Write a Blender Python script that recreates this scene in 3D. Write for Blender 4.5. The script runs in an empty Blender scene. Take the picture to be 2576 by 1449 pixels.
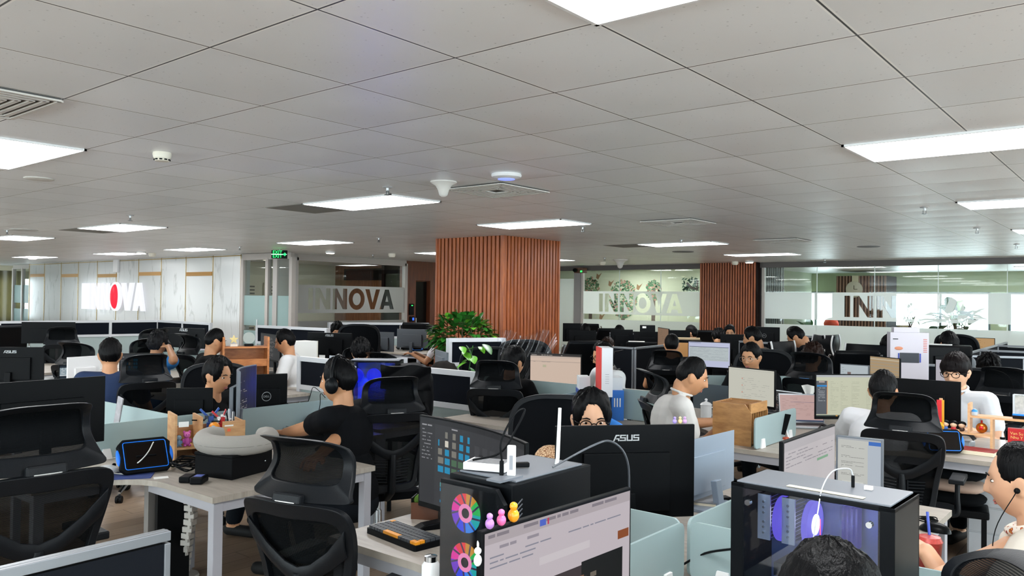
import bpy, bmesh, math, random
from mathutils import Vector, Matrix, noise
S = bpy.context.scene
COL = S.collection
PI = math.pi
RND = random.Random(7)

# ---------------------------------------------------------------- camera, world, exposure
CAM_H = 1.70
CEIL = 2.5615
YAW, PITCH, ROLL, FPX = math.radians(-39.3), math.radians(0.843), math.radians(0.743), 2020.0
_f = Vector((math.sin(YAW)*math.cos(PITCH), math.cos(YAW)*math.cos(PITCH), math.sin(PITCH)))
_r0 = Vector((math.cos(YAW), -math.sin(YAW), 0)); _u0 = _r0.cross(_f)
_r = _r0*math.cos(ROLL) + _u0*math.sin(ROLL); _u = -_r0*math.sin(ROLL) + _u0*math.cos(ROLL)
CAMP = Vector((0, 0, CAM_H))
cd = bpy.data.cameras.new('camera'); cam = bpy.data.objects.new('camera', cd); COL.objects.link(cam)
cd.sensor_width = 36.0; cd.lens = FPX/2576*36.0; cd.clip_start = 0.05; cd.clip_end = 200
m3 = Matrix((_r, _u, -_f)).transposed()
cam.matrix_world = Matrix.Translation(CAMP) @ m3.to_4x4()
S.camera = cam
w = bpy.data.worlds.new('sky'); S.world = w; w.use_nodes = True
bgn = w.node_tree.nodes['Background']; bgn.inputs[0].default_value = (0.86, 0.93, 1.0, 1); bgn.inputs[1].default_value = 11.5
S.view_settings.view_transform = 'Standard'; S.view_settings.look = 'None'
S.cycles.transparent_max_bounces = 16; S.view_settings.gamma = 1; S.view_settings.exposure = 0.22
try: S.view_settings.use_curve_mapping = False
except Exception: pass
PANEL_E = 20.0           # strength of the ceiling light panels

def ray(px, py): return _f + _r*((px-1288)/FPX) + _u*((724.5-py)/FPX)
def at(px, py, z=None, d=None):
    """world point seen at a photo pixel: on the level z, or at depth d"""
    v = ray(px, py)
    t = d if d is not None else (z-CAM_H)/v.z
    return CAMP + v*t
def bearing(p):      # direction from the camera to p on the floor, angle of that direction (0 = +x)
    return math.atan2(p[1], p[0])

# ---------------------------------------------------------------- materials
_M = {}
def hexc(h):
    h = h.lstrip('#'); c = [int(h[i:i+2], 16)/255 for i in (0, 2, 4)]
    return tuple(((x/12.92) if x <= 0.04045 else ((x+0.055)/1.055)**2.4) for x in c)
def mat(name, col='#808080', rough=0.5, metal=0.0, emis=0.0, alpha=1.0, trans=0.0, spec=0.5, coat=0.0, bump=0.0, bscale=60, noisec=0.0, nscale=8, raw=False):
    if name in _M: return _M[name]
    m = bpy.data.materials.new(name); m.use_nodes = True
    nt = m.node_tree; b = nt.nodes['Principled BSDF']
    c = hexc(col) if isinstance(col, str) else col
    if not raw and max(c) < 0.03 and metal == 0 and emis == 0: c = tuple(x*0.5 for x in c); spec = min(spec, 0.09)
    b.inputs['Base Color'].default_value = (*c, 1)
    b.inputs['Roughness'].default_value = rough; b.inputs['Metallic'].default_value = metal
    b.inputs['Specular IOR Level'].default_value = spec
    b.inputs['Coat Weight'].default_value = coat
    if emis > 0:
        b.inputs['Emission Color'].default_value = (*c, 1); b.inputs['Emission Strength'].default_value = emis
    if alpha < 1: b.inputs['Alpha'].default_value = alpha
    if trans > 0: b.inputs['Transmission Weight'].default_value = trans
    if bump > 0 or noisec > 0:
        tc = nt.nodes.new('ShaderNodeTexCoord')
        nz = nt.nodes.new('ShaderNodeTexNoise'); nz.inputs['Scale'].default_value = bscale if bump > 0 else nscale
        nz.inputs['Detail'].default_value = 4
        nt.links.new(tc.outputs['Object'], nz.inputs['Vector'])
        if bump > 0:
            bp = nt.nodes.new('ShaderNodeBump'); bp.inputs['Strength'].default_value = bump; bp.inputs['Distance'].default_value = 0.004
            nt.links.new(nz.outputs['Fac'], bp.inputs['Height']); nt.links.new(bp.outputs[0], b.inputs['Normal'])
        if noisec > 0:
            n2 = nt.nodes.new('ShaderNodeTexNoise'); n2.inputs['Scale'].default_value = nscale; n2.inputs['Detail'].default_value = 5
            nt.links.new(tc.outputs['Object'], n2.inputs['Vector'])
            mx = nt.nodes.new('ShaderNodeMix'); mx.data_type = 'RGBA'
            mx.inputs[6].default_value = (*[x*(1-noisec) for x in c], 1); mx.inputs[7].default_value = (*[min(1, x*(1+noisec)) for x in c], 1)
            nt.links.new(n2.outputs['Fac'], mx.inputs[0]); nt.links.new(mx.outputs[2], b.inputs['Base Color'])
    _M[name] = m
    return m
def lit(name, col, e=0.75, rough=0.4):
    """something that gives off light: dark body, coloured emission"""
    if name in _M: return _M[name]
    m = mat(name, (0.008, 0.008, 0.008), raw=True, rough=rough, spec=0.12); nt, b = nodes_of(m); b.inputs['Emission Color'].default_value = (*hexc(col), 1); b.inputs['Emission Strength'].default_value = e; return m
def nodes_of(m): return m.node_tree, m.node_tree.nodes['Principled BSDF']

def glass_mat(name, tint=(0.93, 0.97, 0.96), refl=0.12):
    if name in _M: return _M[name]
    m = bpy.data.materials.new(name); m.use_nodes = True; nt = m.node_tree; nt.nodes.clear()
    o = nt.nodes.new('ShaderNodeOutputMaterial'); t = nt.nodes.new('ShaderNodeBsdfTransparent'); t.inputs[0].default_value = (*tint, 1)
    g = nt.nodes.new('ShaderNodeBsdfGlossy'); g.inputs['Roughness'].default_value = 0.02; g.inputs[0].default_value = (0.9, 0.9, 0.9, 1)
    lw = nt.nodes.new('ShaderNodeLayerWeight'); pw = nt.nodes.new('ShaderNodeMath'); pw.operation = 'POWER'; pw.inputs[1].default_value = 4.0; nt.links.new(lw.outputs['Facing'], pw.inputs[0])
    ml = nt.nodes.new('ShaderNodeMath'); ml.operation = 'MULTIPLY_ADD'; ml.inputs[1].default_value = 0.6; ml.inputs[2].default_value = refl*0.3
    mx = nt.nodes.new('ShaderNodeMixShader')
    nt.links.new(pw.outputs[0], ml.inputs[0]); nt.links.new(ml.outputs[0], mx.inputs[0]); nt.links.new(t.outputs[0], mx.inputs[1]); nt.links.new(g.outputs[0], mx.inputs[2])
    nt.links.new(mx.outputs[0], o.inputs[0]); _M[name] = m; return m
def frost_mat(name, col='#d5dedb', clear=0.12, tl=0.5):
    """matt film or etched glass: part of the light passes, scattered"""
    if name in _M: return _M[name]
    m = bpy.data.materials.new(name); m.use_nodes = True; nt = m.node_tree; nt.nodes.clear()
    c = (*hexc(col), 1)
    o = nt.nodes.new('ShaderNodeOutputMaterial'); t = nt.nodes.new('ShaderNodeBsdfTransparent'); t.inputs[0].default_value = c
    d = nt.nodes.new('ShaderNodeBsdfDiffuse'); d.inputs[0].default_value = c
    l = nt.nodes.new('ShaderNodeBsdfTranslucent'); l.inputs[0].default_value = c
    g = nt.nodes.new('ShaderNodeBsdfGlossy'); g.inputs['Roughness'].default_value = 0.25
    a = nt.nodes.new('ShaderNodeMixShader'); a.inputs[0].default_value = tl
    b = nt.nodes.new('ShaderNodeMixShader'); b.inputs[0].default_value = clear
    e = nt.nodes.new('ShaderNodeMixShader'); e.inputs[0].default_value = 0.05
    nt.links.new(d.outputs[0], a.inputs[1]); nt.links.new(l.outputs[0], a.inputs[2]); nt.links.new(a.outputs[0], b.inputs[1]); nt.links.new(t.outputs[0], b.inputs[2])
    nt.links.new(b.outputs[0], e.inputs[1]); nt.links.new(g.outputs[0], e.inputs[2]); nt.links.new(e.outputs[0], o.inputs[0]); _M[name] = m; return m
def mesh_fabric(name, col='#0b0e12', see=0.22):
    if name in _M: return _M[name]
    m = bpy.data.materials.new(name); m.use_nodes = True; nt = m.node_tree; b = nt.nodes['Principled BSDF']
    b.inputs['Base Color'].default_value = (*hexc(col), 1); b.inputs['Roughness'].default_value = 0.8; b.inputs['Specular IOR Level'].default_value = 0.08
    tc = nt.nodes.new('ShaderNodeTexCoord'); wv = nt.nodes.new('ShaderNodeTexWave'); wv.inputs['Scale'].default_value = 90; wv.bands_direction = 'Z'
    nt.links.new(tc.outputs['Object'], wv.inputs['Vector'])
    mr = nt.nodes.new('ShaderNodeMapRange'); mr.inputs[3].default_value = 1-see*1.6; mr.inputs[4].default_value = 1.0
    nt.links.new(wv.outputs['Fac'], mr.inputs[0]); nt.links.new(mr.outputs[0], b.inputs['Alpha']); _M[name] = m; return m
def wood_mat(name, c1, c2, scale=(1, 12, 12), rough=0.45, w=0.6):
    if name in _M: return _M[name]
    m = bpy.data.materials.new(name); m.use_nodes = True; nt, b = nodes_of(m)
    tc = nt.nodes.new('ShaderNodeTexCoord'); mp = nt.nodes.new('ShaderNodeMapping'); mp.inputs['Scale'].default_value = scale
    n = nt.nodes.new('ShaderNodeTexNoise'); n.inputs['Scale'].default_value = 3; n.inputs['Detail'].default_value = 8; n.inputs['Roughness'].default_value = w
    cr = nt.nodes.new('ShaderNodeValToRGB'); cr.color_ramp.elements[0].position = 0.32; cr.color_ramp.elements[1].position = 0.7
    cr.color_ramp.elements[0].color = (*hexc(c1), 1); cr.color_ramp.elements[1].color = (*hexc(c2), 1)
    nt.links.new(tc.outputs['Object'], mp.inputs[0]); nt.links.new(mp.outputs[0], n.inputs['Vector']); nt.links.new(n.outputs['Fac'], cr.inputs[0]); nt.links.new(cr.outputs[0], b.inputs['Base Color'])
    b.inputs['Roughness'].default_value = rough; _M[name] = m; return m

# ---------------------------------------------------------------- mesh builder
class MB:
    def __init__(s): s.v = []; s.f = []; s.m = []; s.x = Matrix.Identity(4)
    def add(s, vs, fs, mi=0):
        o = len(s.v); s.v += [tuple(s.x @ Vector(p)) for p in vs]; s.f += [tuple(i+o for i in f) for f in fs]; s.m += [mi]*len(fs); return s
    def box(s, cx, cy, cz, sx, sy, sz, mi=0, rz=0.0, M=None):
        vs = [Vector((x*sx/2, y*sy/2, z*sz/2)) for x in (-1, 1) for y in (-1, 1) for z in (-1, 1)]
        R = (M if M is not None else Matrix.Rotation(rz, 3, 'Z'))
        vs = [R @ p + Vector((cx, cy, cz)) for p in vs]
        return s.add(vs, [(0, 1, 3, 2), (4, 6, 7, 5), (0, 4, 5, 1), (2, 3, 7, 6), (0, 2, 6, 4), (1, 5, 7, 3)], mi)
    def bar(s, p0, p1, w, h, mi=0, up=(0, 0, 1)):
        """box beam from p0 to p1, w across, h along 'up'"""
        a, b = Vector(p0), Vector(p1); d = (b-a); L = d.length
        if L < 1e-6: return s
        d /= L; u = Vector(up); u = (u - d*u.dot(d))
        if u.length < 1e-4: u = Vector((1, 0, 0)) - d*d.x
        u.normalize(); n = d.cross(u)
        vs = []
        for e in (a, b):
            for i, j in ((-1, -1), (1, -1), (1, 1), (-1, 1)): vs.append(e + n*(i*w/2) + u*(j*h/2))
        return s.add(vs, [(0, 1, 2, 3), (7, 6, 5, 4), (0, 4, 5, 1), (1, 5, 6, 2), (2, 6, 7, 3), (3, 7, 4, 0)], mi)
    def tube(s, pts, r, seg=8, mi=0, caps=True):
        P = [Vector(p) for p in pts]; n = len(P); rr = r if isinstance(r, (list, tuple)) else [r]*n
        T = []
        for i in range(n):
            t = (P[min(i+1, n-1)]-P[max(i-1, 0)]); T.append(t.normalized() if t.length > 1e-9 else Vector((0, 0, 1)))
        a = Vector((0, 0, 1)) if abs(T[0].z) < 0.9 else Vector((1, 0, 0))
        a = (a - T[0]*a.dot(T[0])).normalized(); vs = []
        for i in range(n):
            a = (a - T[i]*a.dot(T[i]))
            a = a.normalized() if a.length > 1e-6 else T[i].orthogonal().normalized()
            b = T[i].cross(a)
            for k in range(seg):
                q = 2*PI*k/seg; vs.append(P[i] + (a*math.cos(q) + b*math.sin(q))*rr[i])
        fs = [(i*seg+k, i*seg+(k+1) % seg, (i+1)*seg+(k+1) % seg, (i+1)*seg+k) for i in range(n-1) for k in range(seg)]
        if caps: fs += [tuple(range(seg-1, -1, -1)), tuple((n-1)*seg+k for k in range(seg))]
        return s.add(vs, fs, mi)
    def cyl(s, p0, p1, r0, r1=None, seg=16, mi=0): return s.tube([p0, p1], [r0, r0 if r1 is None else r1], seg, mi)
    def lathe(s, prof, c=(0, 0, 0), seg=20, mi=0, M=None):
        """prof: list of (radius, z)"""
        vs = []
        for r, z in prof:
            for k in range(seg):
                q = 2*PI*k/seg; p = Vector((r*math.cos(q), r*math.sin(q), z))
                if M is not None: p = M @ p
                vs.append(p + Vector(c))
        n = len(prof); fs = [(i*seg+k, i*seg+(k+1) % seg, (i+1)*seg+(k+1) % seg, (i+1)*seg+k) for i in range(n-1) for k in range(seg)]
        fs += [tuple(range(seg-1, -1, -1)), tuple((n-1)*seg+k for k in range(seg))]
        return s.add(vs, fs, mi)
    def ball(s, c, r, seg=14, rings=9, mi=0, M=None, fn=None):
        if not isinstance(r, (tuple, list)): r = (r, r, r)
        vs = []; c = Vector(c)
        for i in range(rings+1):
            th = PI*i/rings
            for k in range(seg):
                q = 2*PI*k/seg; d = Vector((math.sin(th)*math.cos(q), math.sin(th)*math.sin(q), math.cos(th)))
                p = Vector((d.x*r[0], d.y*r[1], d.z*r[2]))
                if fn: p = fn(d, p)
                if M is not None: p = M @ p
                vs.append(p+c)
        fs = [(i*seg+k, (i+1)*seg+k, (i+1)*seg+(k+1) % seg, i*seg+(k+1) % seg) for i in range(rings) for k in range(seg)]
        return s.add(vs, fs, mi)
    def prism(s, poly, z0, z1, mi=0, M=None):
        """poly (x,y) extruded z0..z1, optional matrix"""
        n = len(poly); vs = [Vector((p[0], p[1], z0)) for p in poly] + [Vector((p[0], p[1], z1)) for p in poly]
        if M is not None: vs = [M @ p for p in vs]
        fs = [tuple(range(n-1, -1, -1)), tuple(range(n, 2*n))] + [(i, (i+1) % n, n+(i+1) % n, n+i) for i in range(n)]
        return s.add(vs, fs, mi)
    def sheet(s, fn, nu, nv, th=0.0, mi=0):
        """surface fn(u,v)->point, u,v in 0..1; th: thickness along the normal (closed)"""
        G = [[Vector(fn(i/nu, j/nv)) for j in range(nv+1)] for i in range(nu+1)]
        def nrm(i, j):
            a = G[min(i+1, nu)][j]-G[max(i-1, 0)][j]; b = G[i][min(j+1, nv)]-G[i][max(j-1, 0)]; c = a.cross(b)
            return c.normalized() if c.length > 1e-12 else Vector((0, 0, 1))
        W = nv+1; vs = [G[i][j] for i in range(nu+1) for j in range(W)]
        fs = [(i*W+j, (i+1)*W+j, (i+1)*W+j+1, i*W+j+1) for i in range(nu) for j in range(nv)]
        if th:
            N = len(vs); vs += [G[i][j]-nrm(i, j)*th for i in range(nu+1) for j in range(W)]
            fs += [tuple(N+q for q in reversed(f)) for f in list(fs)]
            for j in range(nv): fs += [(j, j+1, N+j+1, N+j), (nu*W+j+1, nu*W+j, N+nu*W+j, N+nu*W+j+1)]
            for i in range(nu): fs += [((i+1)*W, i*W, N+i*W, N+(i+1)*W), (i*W+nv, (i+1)*W+nv, N+(i+1)*W+nv, N+i*W+nv)]
        return s.add(vs, fs, mi)
    def quad(s, a, b, c, d, mi=0): return s.add([a, b, c, d], [(0, 1, 2, 3)], mi)
    def build(s, name, mats, parent=None, smooth=None, bevel=0.0, loc=None, rz=None, weld=False):
        me = bpy.data.meshes.new(name); me.from_pydata(s.v, [], s.f)
        for mm in (mats if isinstance(mats, (list, tuple)) else [mats]): me.materials.append(mm)
        for p, i in zip(me.polygons, s.m): p.material_index = i
        if weld:
            bm = bmesh.new(); bm.from_mesh(me); bmesh.ops.remove_doubles(bm, verts=bm.verts, dist=1e-5); bm.to_mesh(me); bm.free()
        me.validate(); me.update()
        if smooth:
            me.shade_smooth(); me.set_sharp_from_angle(angle=math.radians(smooth))
        o = bpy.data.objects.new(name, me); COL.objects.link(o)
        if parent is not None: o.parent = parent
        if loc is not None: o.location = loc
        if rz is not None: o.rotation_euler = (0, 0, rz)
        if bevel:
            bv = o.modifiers.new('bevel', 'BEVEL'); bv.width = bevel; bv.segments = 2; bv.limit_method = 'ANGLE'; bv.angle_limit = math.radians(40)
        return o
def rrect(w, h, r, n=5, cx=0, cy=0):
    out = []
    for sx, sy, a0 in ((1, 1, 0), (-1, 1, 90), (-1, -1, 180), (1, -1, 270)):
        for k in range(n+1):
            a = math.radians(a0+90*k/n); out.append((cx+sx*(w/2-r)+r*math.cos(a), cy+sy*(h/2-r)+r*math.sin(a)))
    return out
def smooth_path(pts, n=8):
    P = [Vector(p) for p in pts]; P = [P[0]*2-P[1]] + P + [P[-1]*2-P[-2]]; out = []
    for i in range(1, len(P)-2):
        for k in range(n):
            t = k/n; a, b, c, d = P[i-1:i+3]
            out.append(0.5*((2*b)+(c-a)*t+(2*a-5*b+4*c-d)*t*t+(3*b-a-3*c+d)*t**3))
    out.append(P[-2]); return out
def tag(o, label=None, cat=None, group=None, kind=None):
    if label: o['label'] = label
    if cat: o['category'] = cat
    if group: o['group'] = group
    if kind: o['kind'] = kind
    return o
def thing(name, label, cat, loc=(0, 0, 0), rz=0.0, group=None):
    o = bpy.data.objects.new(name, None); o.empty_display_size = 0.05; COL.objects.link(o)
    o.location = loc; o.rotation_euler = (0, 0, rz); return tag(o, label, cat, group)
def kids(o): return list(o.children)
def dup(o, loc=None, rz=None, label=None, group=None, parent=None):
    c = o.copy(); COL.objects.link(c)
    if parent is not None: c.parent = parent
    if loc is not None: c.location = loc
    if rz is not None: c.rotation_euler = (0, 0, rz)
    if label: c['label'] = label
    if group: c['group'] = group
    for k in kids(o):
        dup(k, parent=c)
    return c
def text_mesh(name, body, size, m, parent=None, M=None, ext=0.0, off=0.0, sx=1.0, shear=0.0, align='CENTER'):
    cu = bpy.data.curves.new(name, 'FONT'); cu.body = body; cu.size = size; cu.extrude = ext; cu.offset = off; cu.align_x = align; cu.align_y = 'CENTER'; cu.shear = shear
    cu.resolution_u = 4
    t = bpy.data.objects.new(name, cu); COL.objects.link(t); bpy.context.view_layer.update()
    me = bpy.data.meshes.new_from_object(t.evaluated_get(bpy.context.evaluated_depsgraph_get()))
    COL.objects.unlink(t); bpy.data.objects.remove(t)
    me.materials.clear(); me.materials.append(m); me.name = name
    o = bpy.data.objects.new(name, me); COL.objects.link(o)
    T = Matrix.Diagonal((sx, 1, 1, 1))
    me.transform((M if M is not None else Matrix.Identity(4)) @ T)
    if parent is not None: o.parent = parent
    return o
# ---------------------------------------------------------------- the room
def atx(px, py, X):
    v = ray(px, py); return CAMP + v*(X/v.x)
def aty(px, py, Y):
    v = ray(px, py); return CAMP + v*(Y/v.y)
GX, GY = -2.574, 1.475            # ceiling grid origin, 0.6 m tiles
YB, XL, YM = 16.6, -13.45, 9.15   # back glass wall, left glass wall, marble wall
YR = 23.2                         # window wall of the room behind the glass
XE, YE, XW = 6.0, -6.0, -28.0

def ceiling_mat():
    m = mat('ceiling_tiles', '#c9c5bf', rough=0.38, spec=0.9); nt, b = nodes_of(m); L = nt.links
    tc = nt.nodes.new('ShaderNodeTexCoord'); sp = nt.nodes.new('ShaderNodeSeparateXYZ'); L.new(tc.outputs['Object'], sp.inputs[0])
    def mth(op, a, bb=None, c=None):
        n = nt.nodes.new('ShaderNodeMath'); n.operation = op
        for i, q in enumerate((a, bb, c)):
            if q is None: continue
            if hasattr(q, 'is_linked'): L.new(q, n.inputs[i])
            else: n.inputs[i].default_value = q
        return n.outputs[0]
    fx = mth('FRACT', mth('MULTIPLY', mth('SUBTRACT', sp.outputs[0], GX), 1/0.6)); fy = mth('FRACT', mth('MULTIPLY', mth('SUBTRACT', sp.outputs[1], GY), 1/0.6))
    ex = mth('MINIMUM', fx, mth('SUBTRACT', 1.0, fx)); ey = mth('MINIMUM', fy, mth('SUBTRACT', 1.0, fy)); e = mth('MINIMUM', ex, ey)
    line = mth('LESS_THAN', e, 0.0058); lite = mth('LESS_THAN', e, 0.018)
    vo = nt.nodes.new('ShaderNodeTexVoronoi'); vo.inputs['Scale'].default_value = 34; L.new(tc.outputs['Object'], vo.inputs['Vector'])
    wn = nt.nodes.new('ShaderNodeTexNoise'); wn.inputs['Scale'].default_value = 40; L.new(tc.outputs['Object'], wn.inputs['Vector'])
    pin = mth('MULTIPLY', mth('LESS_THAN', vo.outputs['Distance'], 0.13), mth('GREATER_THAN', wn.outputs['Fac'], 0.5))
    fl = mth('FLOOR', mth('MULTIPLY', mth('SUBTRACT', sp.outputs[0], GX), 1/0.6)); fl2 = mth('FLOOR', mth('MULTIPLY', mth('SUBTRACT', sp.outputs[1], GY), 1/0.6))
    rnd = mth('FRACT', mth('MULTIPLY', mth('SINE', mth('ADD', mth('MULTIPLY', fl, 12.9898), mth('MULTIPLY', fl2, 78.233))), 43758.5))
    mx = nt.nodes.new('ShaderNodeMix'); mx.data_type = 'RGBA'; c = hexc('#e6e8e9'); mx.inputs[6].default_value = (*[x*0.95 for x in c], 1); mx.inputs[7].default_value = (*[x*1.03 for x in c], 1); L.new(rnd, mx.inputs[0])
    m2 = nt.nodes.new('ShaderNodeMix'); m2.data_type = 'RGBA'; m2.inputs[7].default_value = (*[x*0.72 for x in c], 1); L.new(mx.outputs[2], m2.inputs[6]); L.new(pin, m2.inputs[0])
    m3_ = nt.nodes.new('ShaderNodeMix'); m3_.data_type = 'RGBA'; m3_.inputs[7].default_value = (0.9, 0.9, 0.88, 1); L.new(m2.outputs[2], m3_.inputs[6]); L.new(lite, m3_.inputs[0])
    m4 = nt.nodes.new('ShaderNodeMix'); m4.data_type = 'RGBA'; m4.inputs[7].default_value = (0.03, 0.032, 0.035, 1); L.new(m3_.outputs[2], m4.inputs[6]); L.new(line, m4.inputs[0]); L.new(m4.outputs[2], b.inputs['Base Color'])
    # each tile sags a little
    hs = mth('MULTIPLY', mth('SINE', mth('MULTIPLY', fx, PI)), mth('SINE', mth('MULTIPLY', fy, PI)))
    bp = nt.nodes.new('ShaderNodeBump'); bp.inputs['Strength'].default_value = 0.6; bp.inputs['Distance'].default_value = 0.008; L.new(hs, bp.inputs['Height']); L.new(bp.outputs[0], b.inputs['Normal'])
    return m
def floor_mat():
    m = mat('floor_laminate', '#7a5a40', rough=0.38); nt, b = nodes_of(m); L = nt.links
    tc = nt.nodes.new('ShaderNodeTexCoord'); br = nt.nodes.new('ShaderNodeTexBrick')
    br.inputs['Scale'].default_value = 1.0; br.inputs['Brick Width'].default_value = 1.2; br.inputs['Row Height'].default_value = 0.16; br.inputs['Mortar Size'].default_value = 0.003
    br.inputs['Color1'].default_value = (*hexc('#8d7560'), 1); br.inputs['Color2'].default_value = (*hexc('#a48c75'), 1); br.inputs['Mortar'].default_value = (*hexc('#54402f'), 1)
    mp = nt.nodes.new('ShaderNodeMapping'); mp.inputs['Rotation'].default_value = (0, 0, PI/2); L.new(tc.outputs['Object'], mp.inputs[0]); L.new(mp.outputs[0], br.inputs['Vector'])
    n = nt.nodes.new('ShaderNodeTexNoise'); n.inputs['Scale'].default_value = 4; n.inputs['Detail'].default_value = 6
    mp2 = nt.nodes.new('ShaderNodeMapping'); mp2.inputs['Scale'].default_value = (12, 1, 1); L.new(tc.outputs['Object'], mp2.inputs[0]); L.new(mp2.outputs[0], n.inputs['Vector'])
    mx = nt.nodes.new('ShaderNodeMix'); mx.data_type = 'RGBA'; mx.blend_type = 'MULTIPLY'; mx.inputs[0].default_value = 0.5; L.new(br.outputs['Color'], mx.inputs[6]); L.new(n.outputs['Fac'], mx.inputs[7]); L.new(mx.outputs[2], b.inputs['Base Color'])
    return m
def slat_mat(name, c1, c2):
    return wood_mat(name, c1, c2, scale=(10, 10, 1), rough=0.42)
M_PAINT = mat('wall_paint', '#d9d7d2', rough=0.7); M_GREEN = mat('pale_green_paint', '#b9c4a4', rough=0.7); M_CREAM = mat('cream_paint', '#d5cfbb', rough=0.7)
M_DFRAME = mat('dark_grey_frame', '#56514f', rough=0.5); M_LFRAME = mat('warm_grey_frame', '#b2aca5', rough=0.45); M_GLASS = glass_mat('pane_glass'); M_FILM = frost_mat('frosted_film', '#eef1ee', clear=0.12, tl=0.6)
M_ALU = mat('aluminium', '#c3c6c8', rough=0.35, metal=0.6); M_WHITE = mat('white_plastic', '#dedede', rough=0.4); M_BLACK = mat('black_plastic', '#101215', rough=0.45)
M_SLAT = slat_mat('walnut_slats', '#78391d', '#b0602f'); M_GROOVE = mat('dark_groove', '#241411', rough=0.7)

def st(o, kind='structure'): o['kind'] = kind; return o
# shell
c = MB().box((XE+XW)/2, (YE+YR)/2, -0.05, XE-XW, YR-YE, 0.1); o = c.build('floor', floor_mat()); st(o)
c = MB().box((XE+XW)/2, (YE+YR)/2, CEIL+0.05, XE-XW, YR-YE, 0.1); o = c.build('ceiling', ceiling_mat()); st(o)
def added_window_run(n, axis, c, s0, s1, z0, z1, k):
    """frame bars and panes for an added, unseen run of windows on the wall at c"""
    b = MB(); P = (lambda q, z: (q, c, z)) if axis == 'x' else (lambda q, z: (c, q, z))
    for i in range(k+1): q = s0+(s1-s0)*i/k; b.bar(P(q, z0), P(q, z1), 0.05, 0.06, up=(0, 1, 0))
    for z in (z0, z1): b.bar(P(s0, z), P(s1, z), 0.06, 0.05)
    o = st(b.build('window_%d' % n, M_ALU)); MB().bar(P(s0, (z0+z1)/2), P(s1, (z0+z1)/2), 0.008, z1-z0).build('pane', M_GLASS, o)
def portal(loc, rot, sx, sy):
    l = bpy.data.lights.new('window_portal', 'AREA'); l.shape = 'RECTANGLE'; l.size = sx; l.size_y = sy; l.cycles.is_portal = True
    o = bpy.data.objects.new('window_portal', l); COL.objects.link(o); o.location = loc; o.rotation_euler = rot
# right wall and the wall behind the camera, with unseen windows added to brighten the ceiling
wa, wb = 0.8, 2.3
b = MB(); b.box(XE+0.05, (YE+YR)/2, wa/2, 0.1, YR-YE, wa); b.box(XE+0.05, (YE+YR)/2, (wb+CEIL)/2, 0.1, YR-YE, CEIL-wb)
b.box(XE+0.05, (YE-5)/2, (wa+wb)/2, 0.1, -5-YE, wb-wa); b.box(XE+0.05, (16+YR)/2, (wa+wb)/2, 0.1, YR-16, wb-wa); st(b.build('wall_right', M_PAINT))
added_window_run(20, 'y', XE+0.05, -5, 16, wa, wb, 14); portal((XE+0.12, 5.5, (wa+wb)/2), (0, PI/2, 0), wb-wa, 21)
b = MB(); b.box((XE+XW)/2, YE-0.05, wa/2, XE-XW, 0.1, wa); b.box((XE+XW)/2, YE-0.05, (wb+CEIL)/2, XE-XW, 0.1, CEIL-wb)
b.box((5+XE)/2, YE-0.05, (wa+wb)/2, XE-5, 0.1, wb-wa); b.box((XW-20)/2, YE-0.05, (wa+wb)/2, -20-XW, 0.1, wb-wa); st(b.build('wall_behind', M_PAINT))
added_window_run(21, 'x', YE-0.05, -20, 5, wa, wb, 16); portal((-7.5, YE-0.12, (wa+wb)/2), (PI/2, 0, 0), 25, wb-wa)
# left end wall with a curtained window strip
wz0, wz1 = 0.9, 2.2
b = MB(); b.box(XW-0.05, (YE+YR)/2, wz0/2, 0.1, YR-YE, wz0); b.box(XW-0.05, (YE+YR)/2, (wz1+CEIL)/2, 0.1, YR-YE, CEIL-wz1)
b.box(XW-0.05, (YE+2)/2, (wz0+wz1)/2, 0.1, 2-YE, wz1-wz0); b.box(XW-0.05, (14+YR)/2, (wz0+wz1)/2, 0.1, YR-14, wz1-wz0)
st(b.build('wall_left', M_CREAM))
wf = MB()
for y in [2+1.5*i for i in range(9)]: wf.box(XW-0.05, y, (wz0+wz1)/2, 0.06, 0.05, wz1-wz0)
wf.box(XW-0.05, 8, wz0+0.02, 0.07, 12, 0.04); wf.box(XW-0.05, 8, wz1-0.02, 0.07, 12, 0.04)
wo = st(wf.build('window_1', M_WHITE)); MB().box(XW-0.05, 8, (wz0+wz1)/2, 0.01, 12, wz1-wz0).build('pane', M_GLASS, wo)
cu = frost_mat('curtain_cloth', '#8f8a70', clear=0.03, tl=0.5)
for k, yy in enumerate((3.2, 5.2, 7.4, 9.6, 11.8)):
    q = MB().sheet(lambda u, v: (XW+0.14+0.035*math.sin(u*40), yy-0.85+1.7*u, 0.0+2.4*v), 60, 2, 0.004).build('window_curtain', cu, smooth=60)
    tag(q, 'pale cream curtain hanging at the far left window strip', 'curtain', 'curtains at the far left windows')
# window wall of the room beyond the back glass
def wall_with_holes(name, x0, x1, y, th, holes, m, z1=CEIL):
    b = MB(); xs = sorted([x0, x1]+[h[0] for h in holes]+[h[1] for h in holes])
    for a, e in zip(xs[:-1], xs[1:]):
        if e-a < 1e-6: continue
        h = [q for q in holes if q[0] <= a+1e-6 and q[1] >= e-1e-6]
        if h:
            q = h[0]
            if q[2] > 0: b.box((a+e)/2, y, q[2]/2, e-a, th, q[2])
            if q[3] < z1: b.box((a+e)/2, y, (q[3]+z1)/2, e-a, th, z1-q[3])
        else: b.box((a+e)/2, y, z1/2, e-a, th, z1)
    return st(b.build(name, m))
hx = lambda px: aty(px, 750, YR).x
WH = [(hx(2008), hx(2096), 0.98, 2.02), (hx(2250), hx(2489), 0.98, 2.02), (hx(2540), hx(2540)+2.5, 0.98, 2.02), (hx(1560), hx(1700), 0.98, 2.02)]
wall_with_holes('wall_window_side', XW, XE, YR+0.05, 0.1, WH, M_GREEN)
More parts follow.
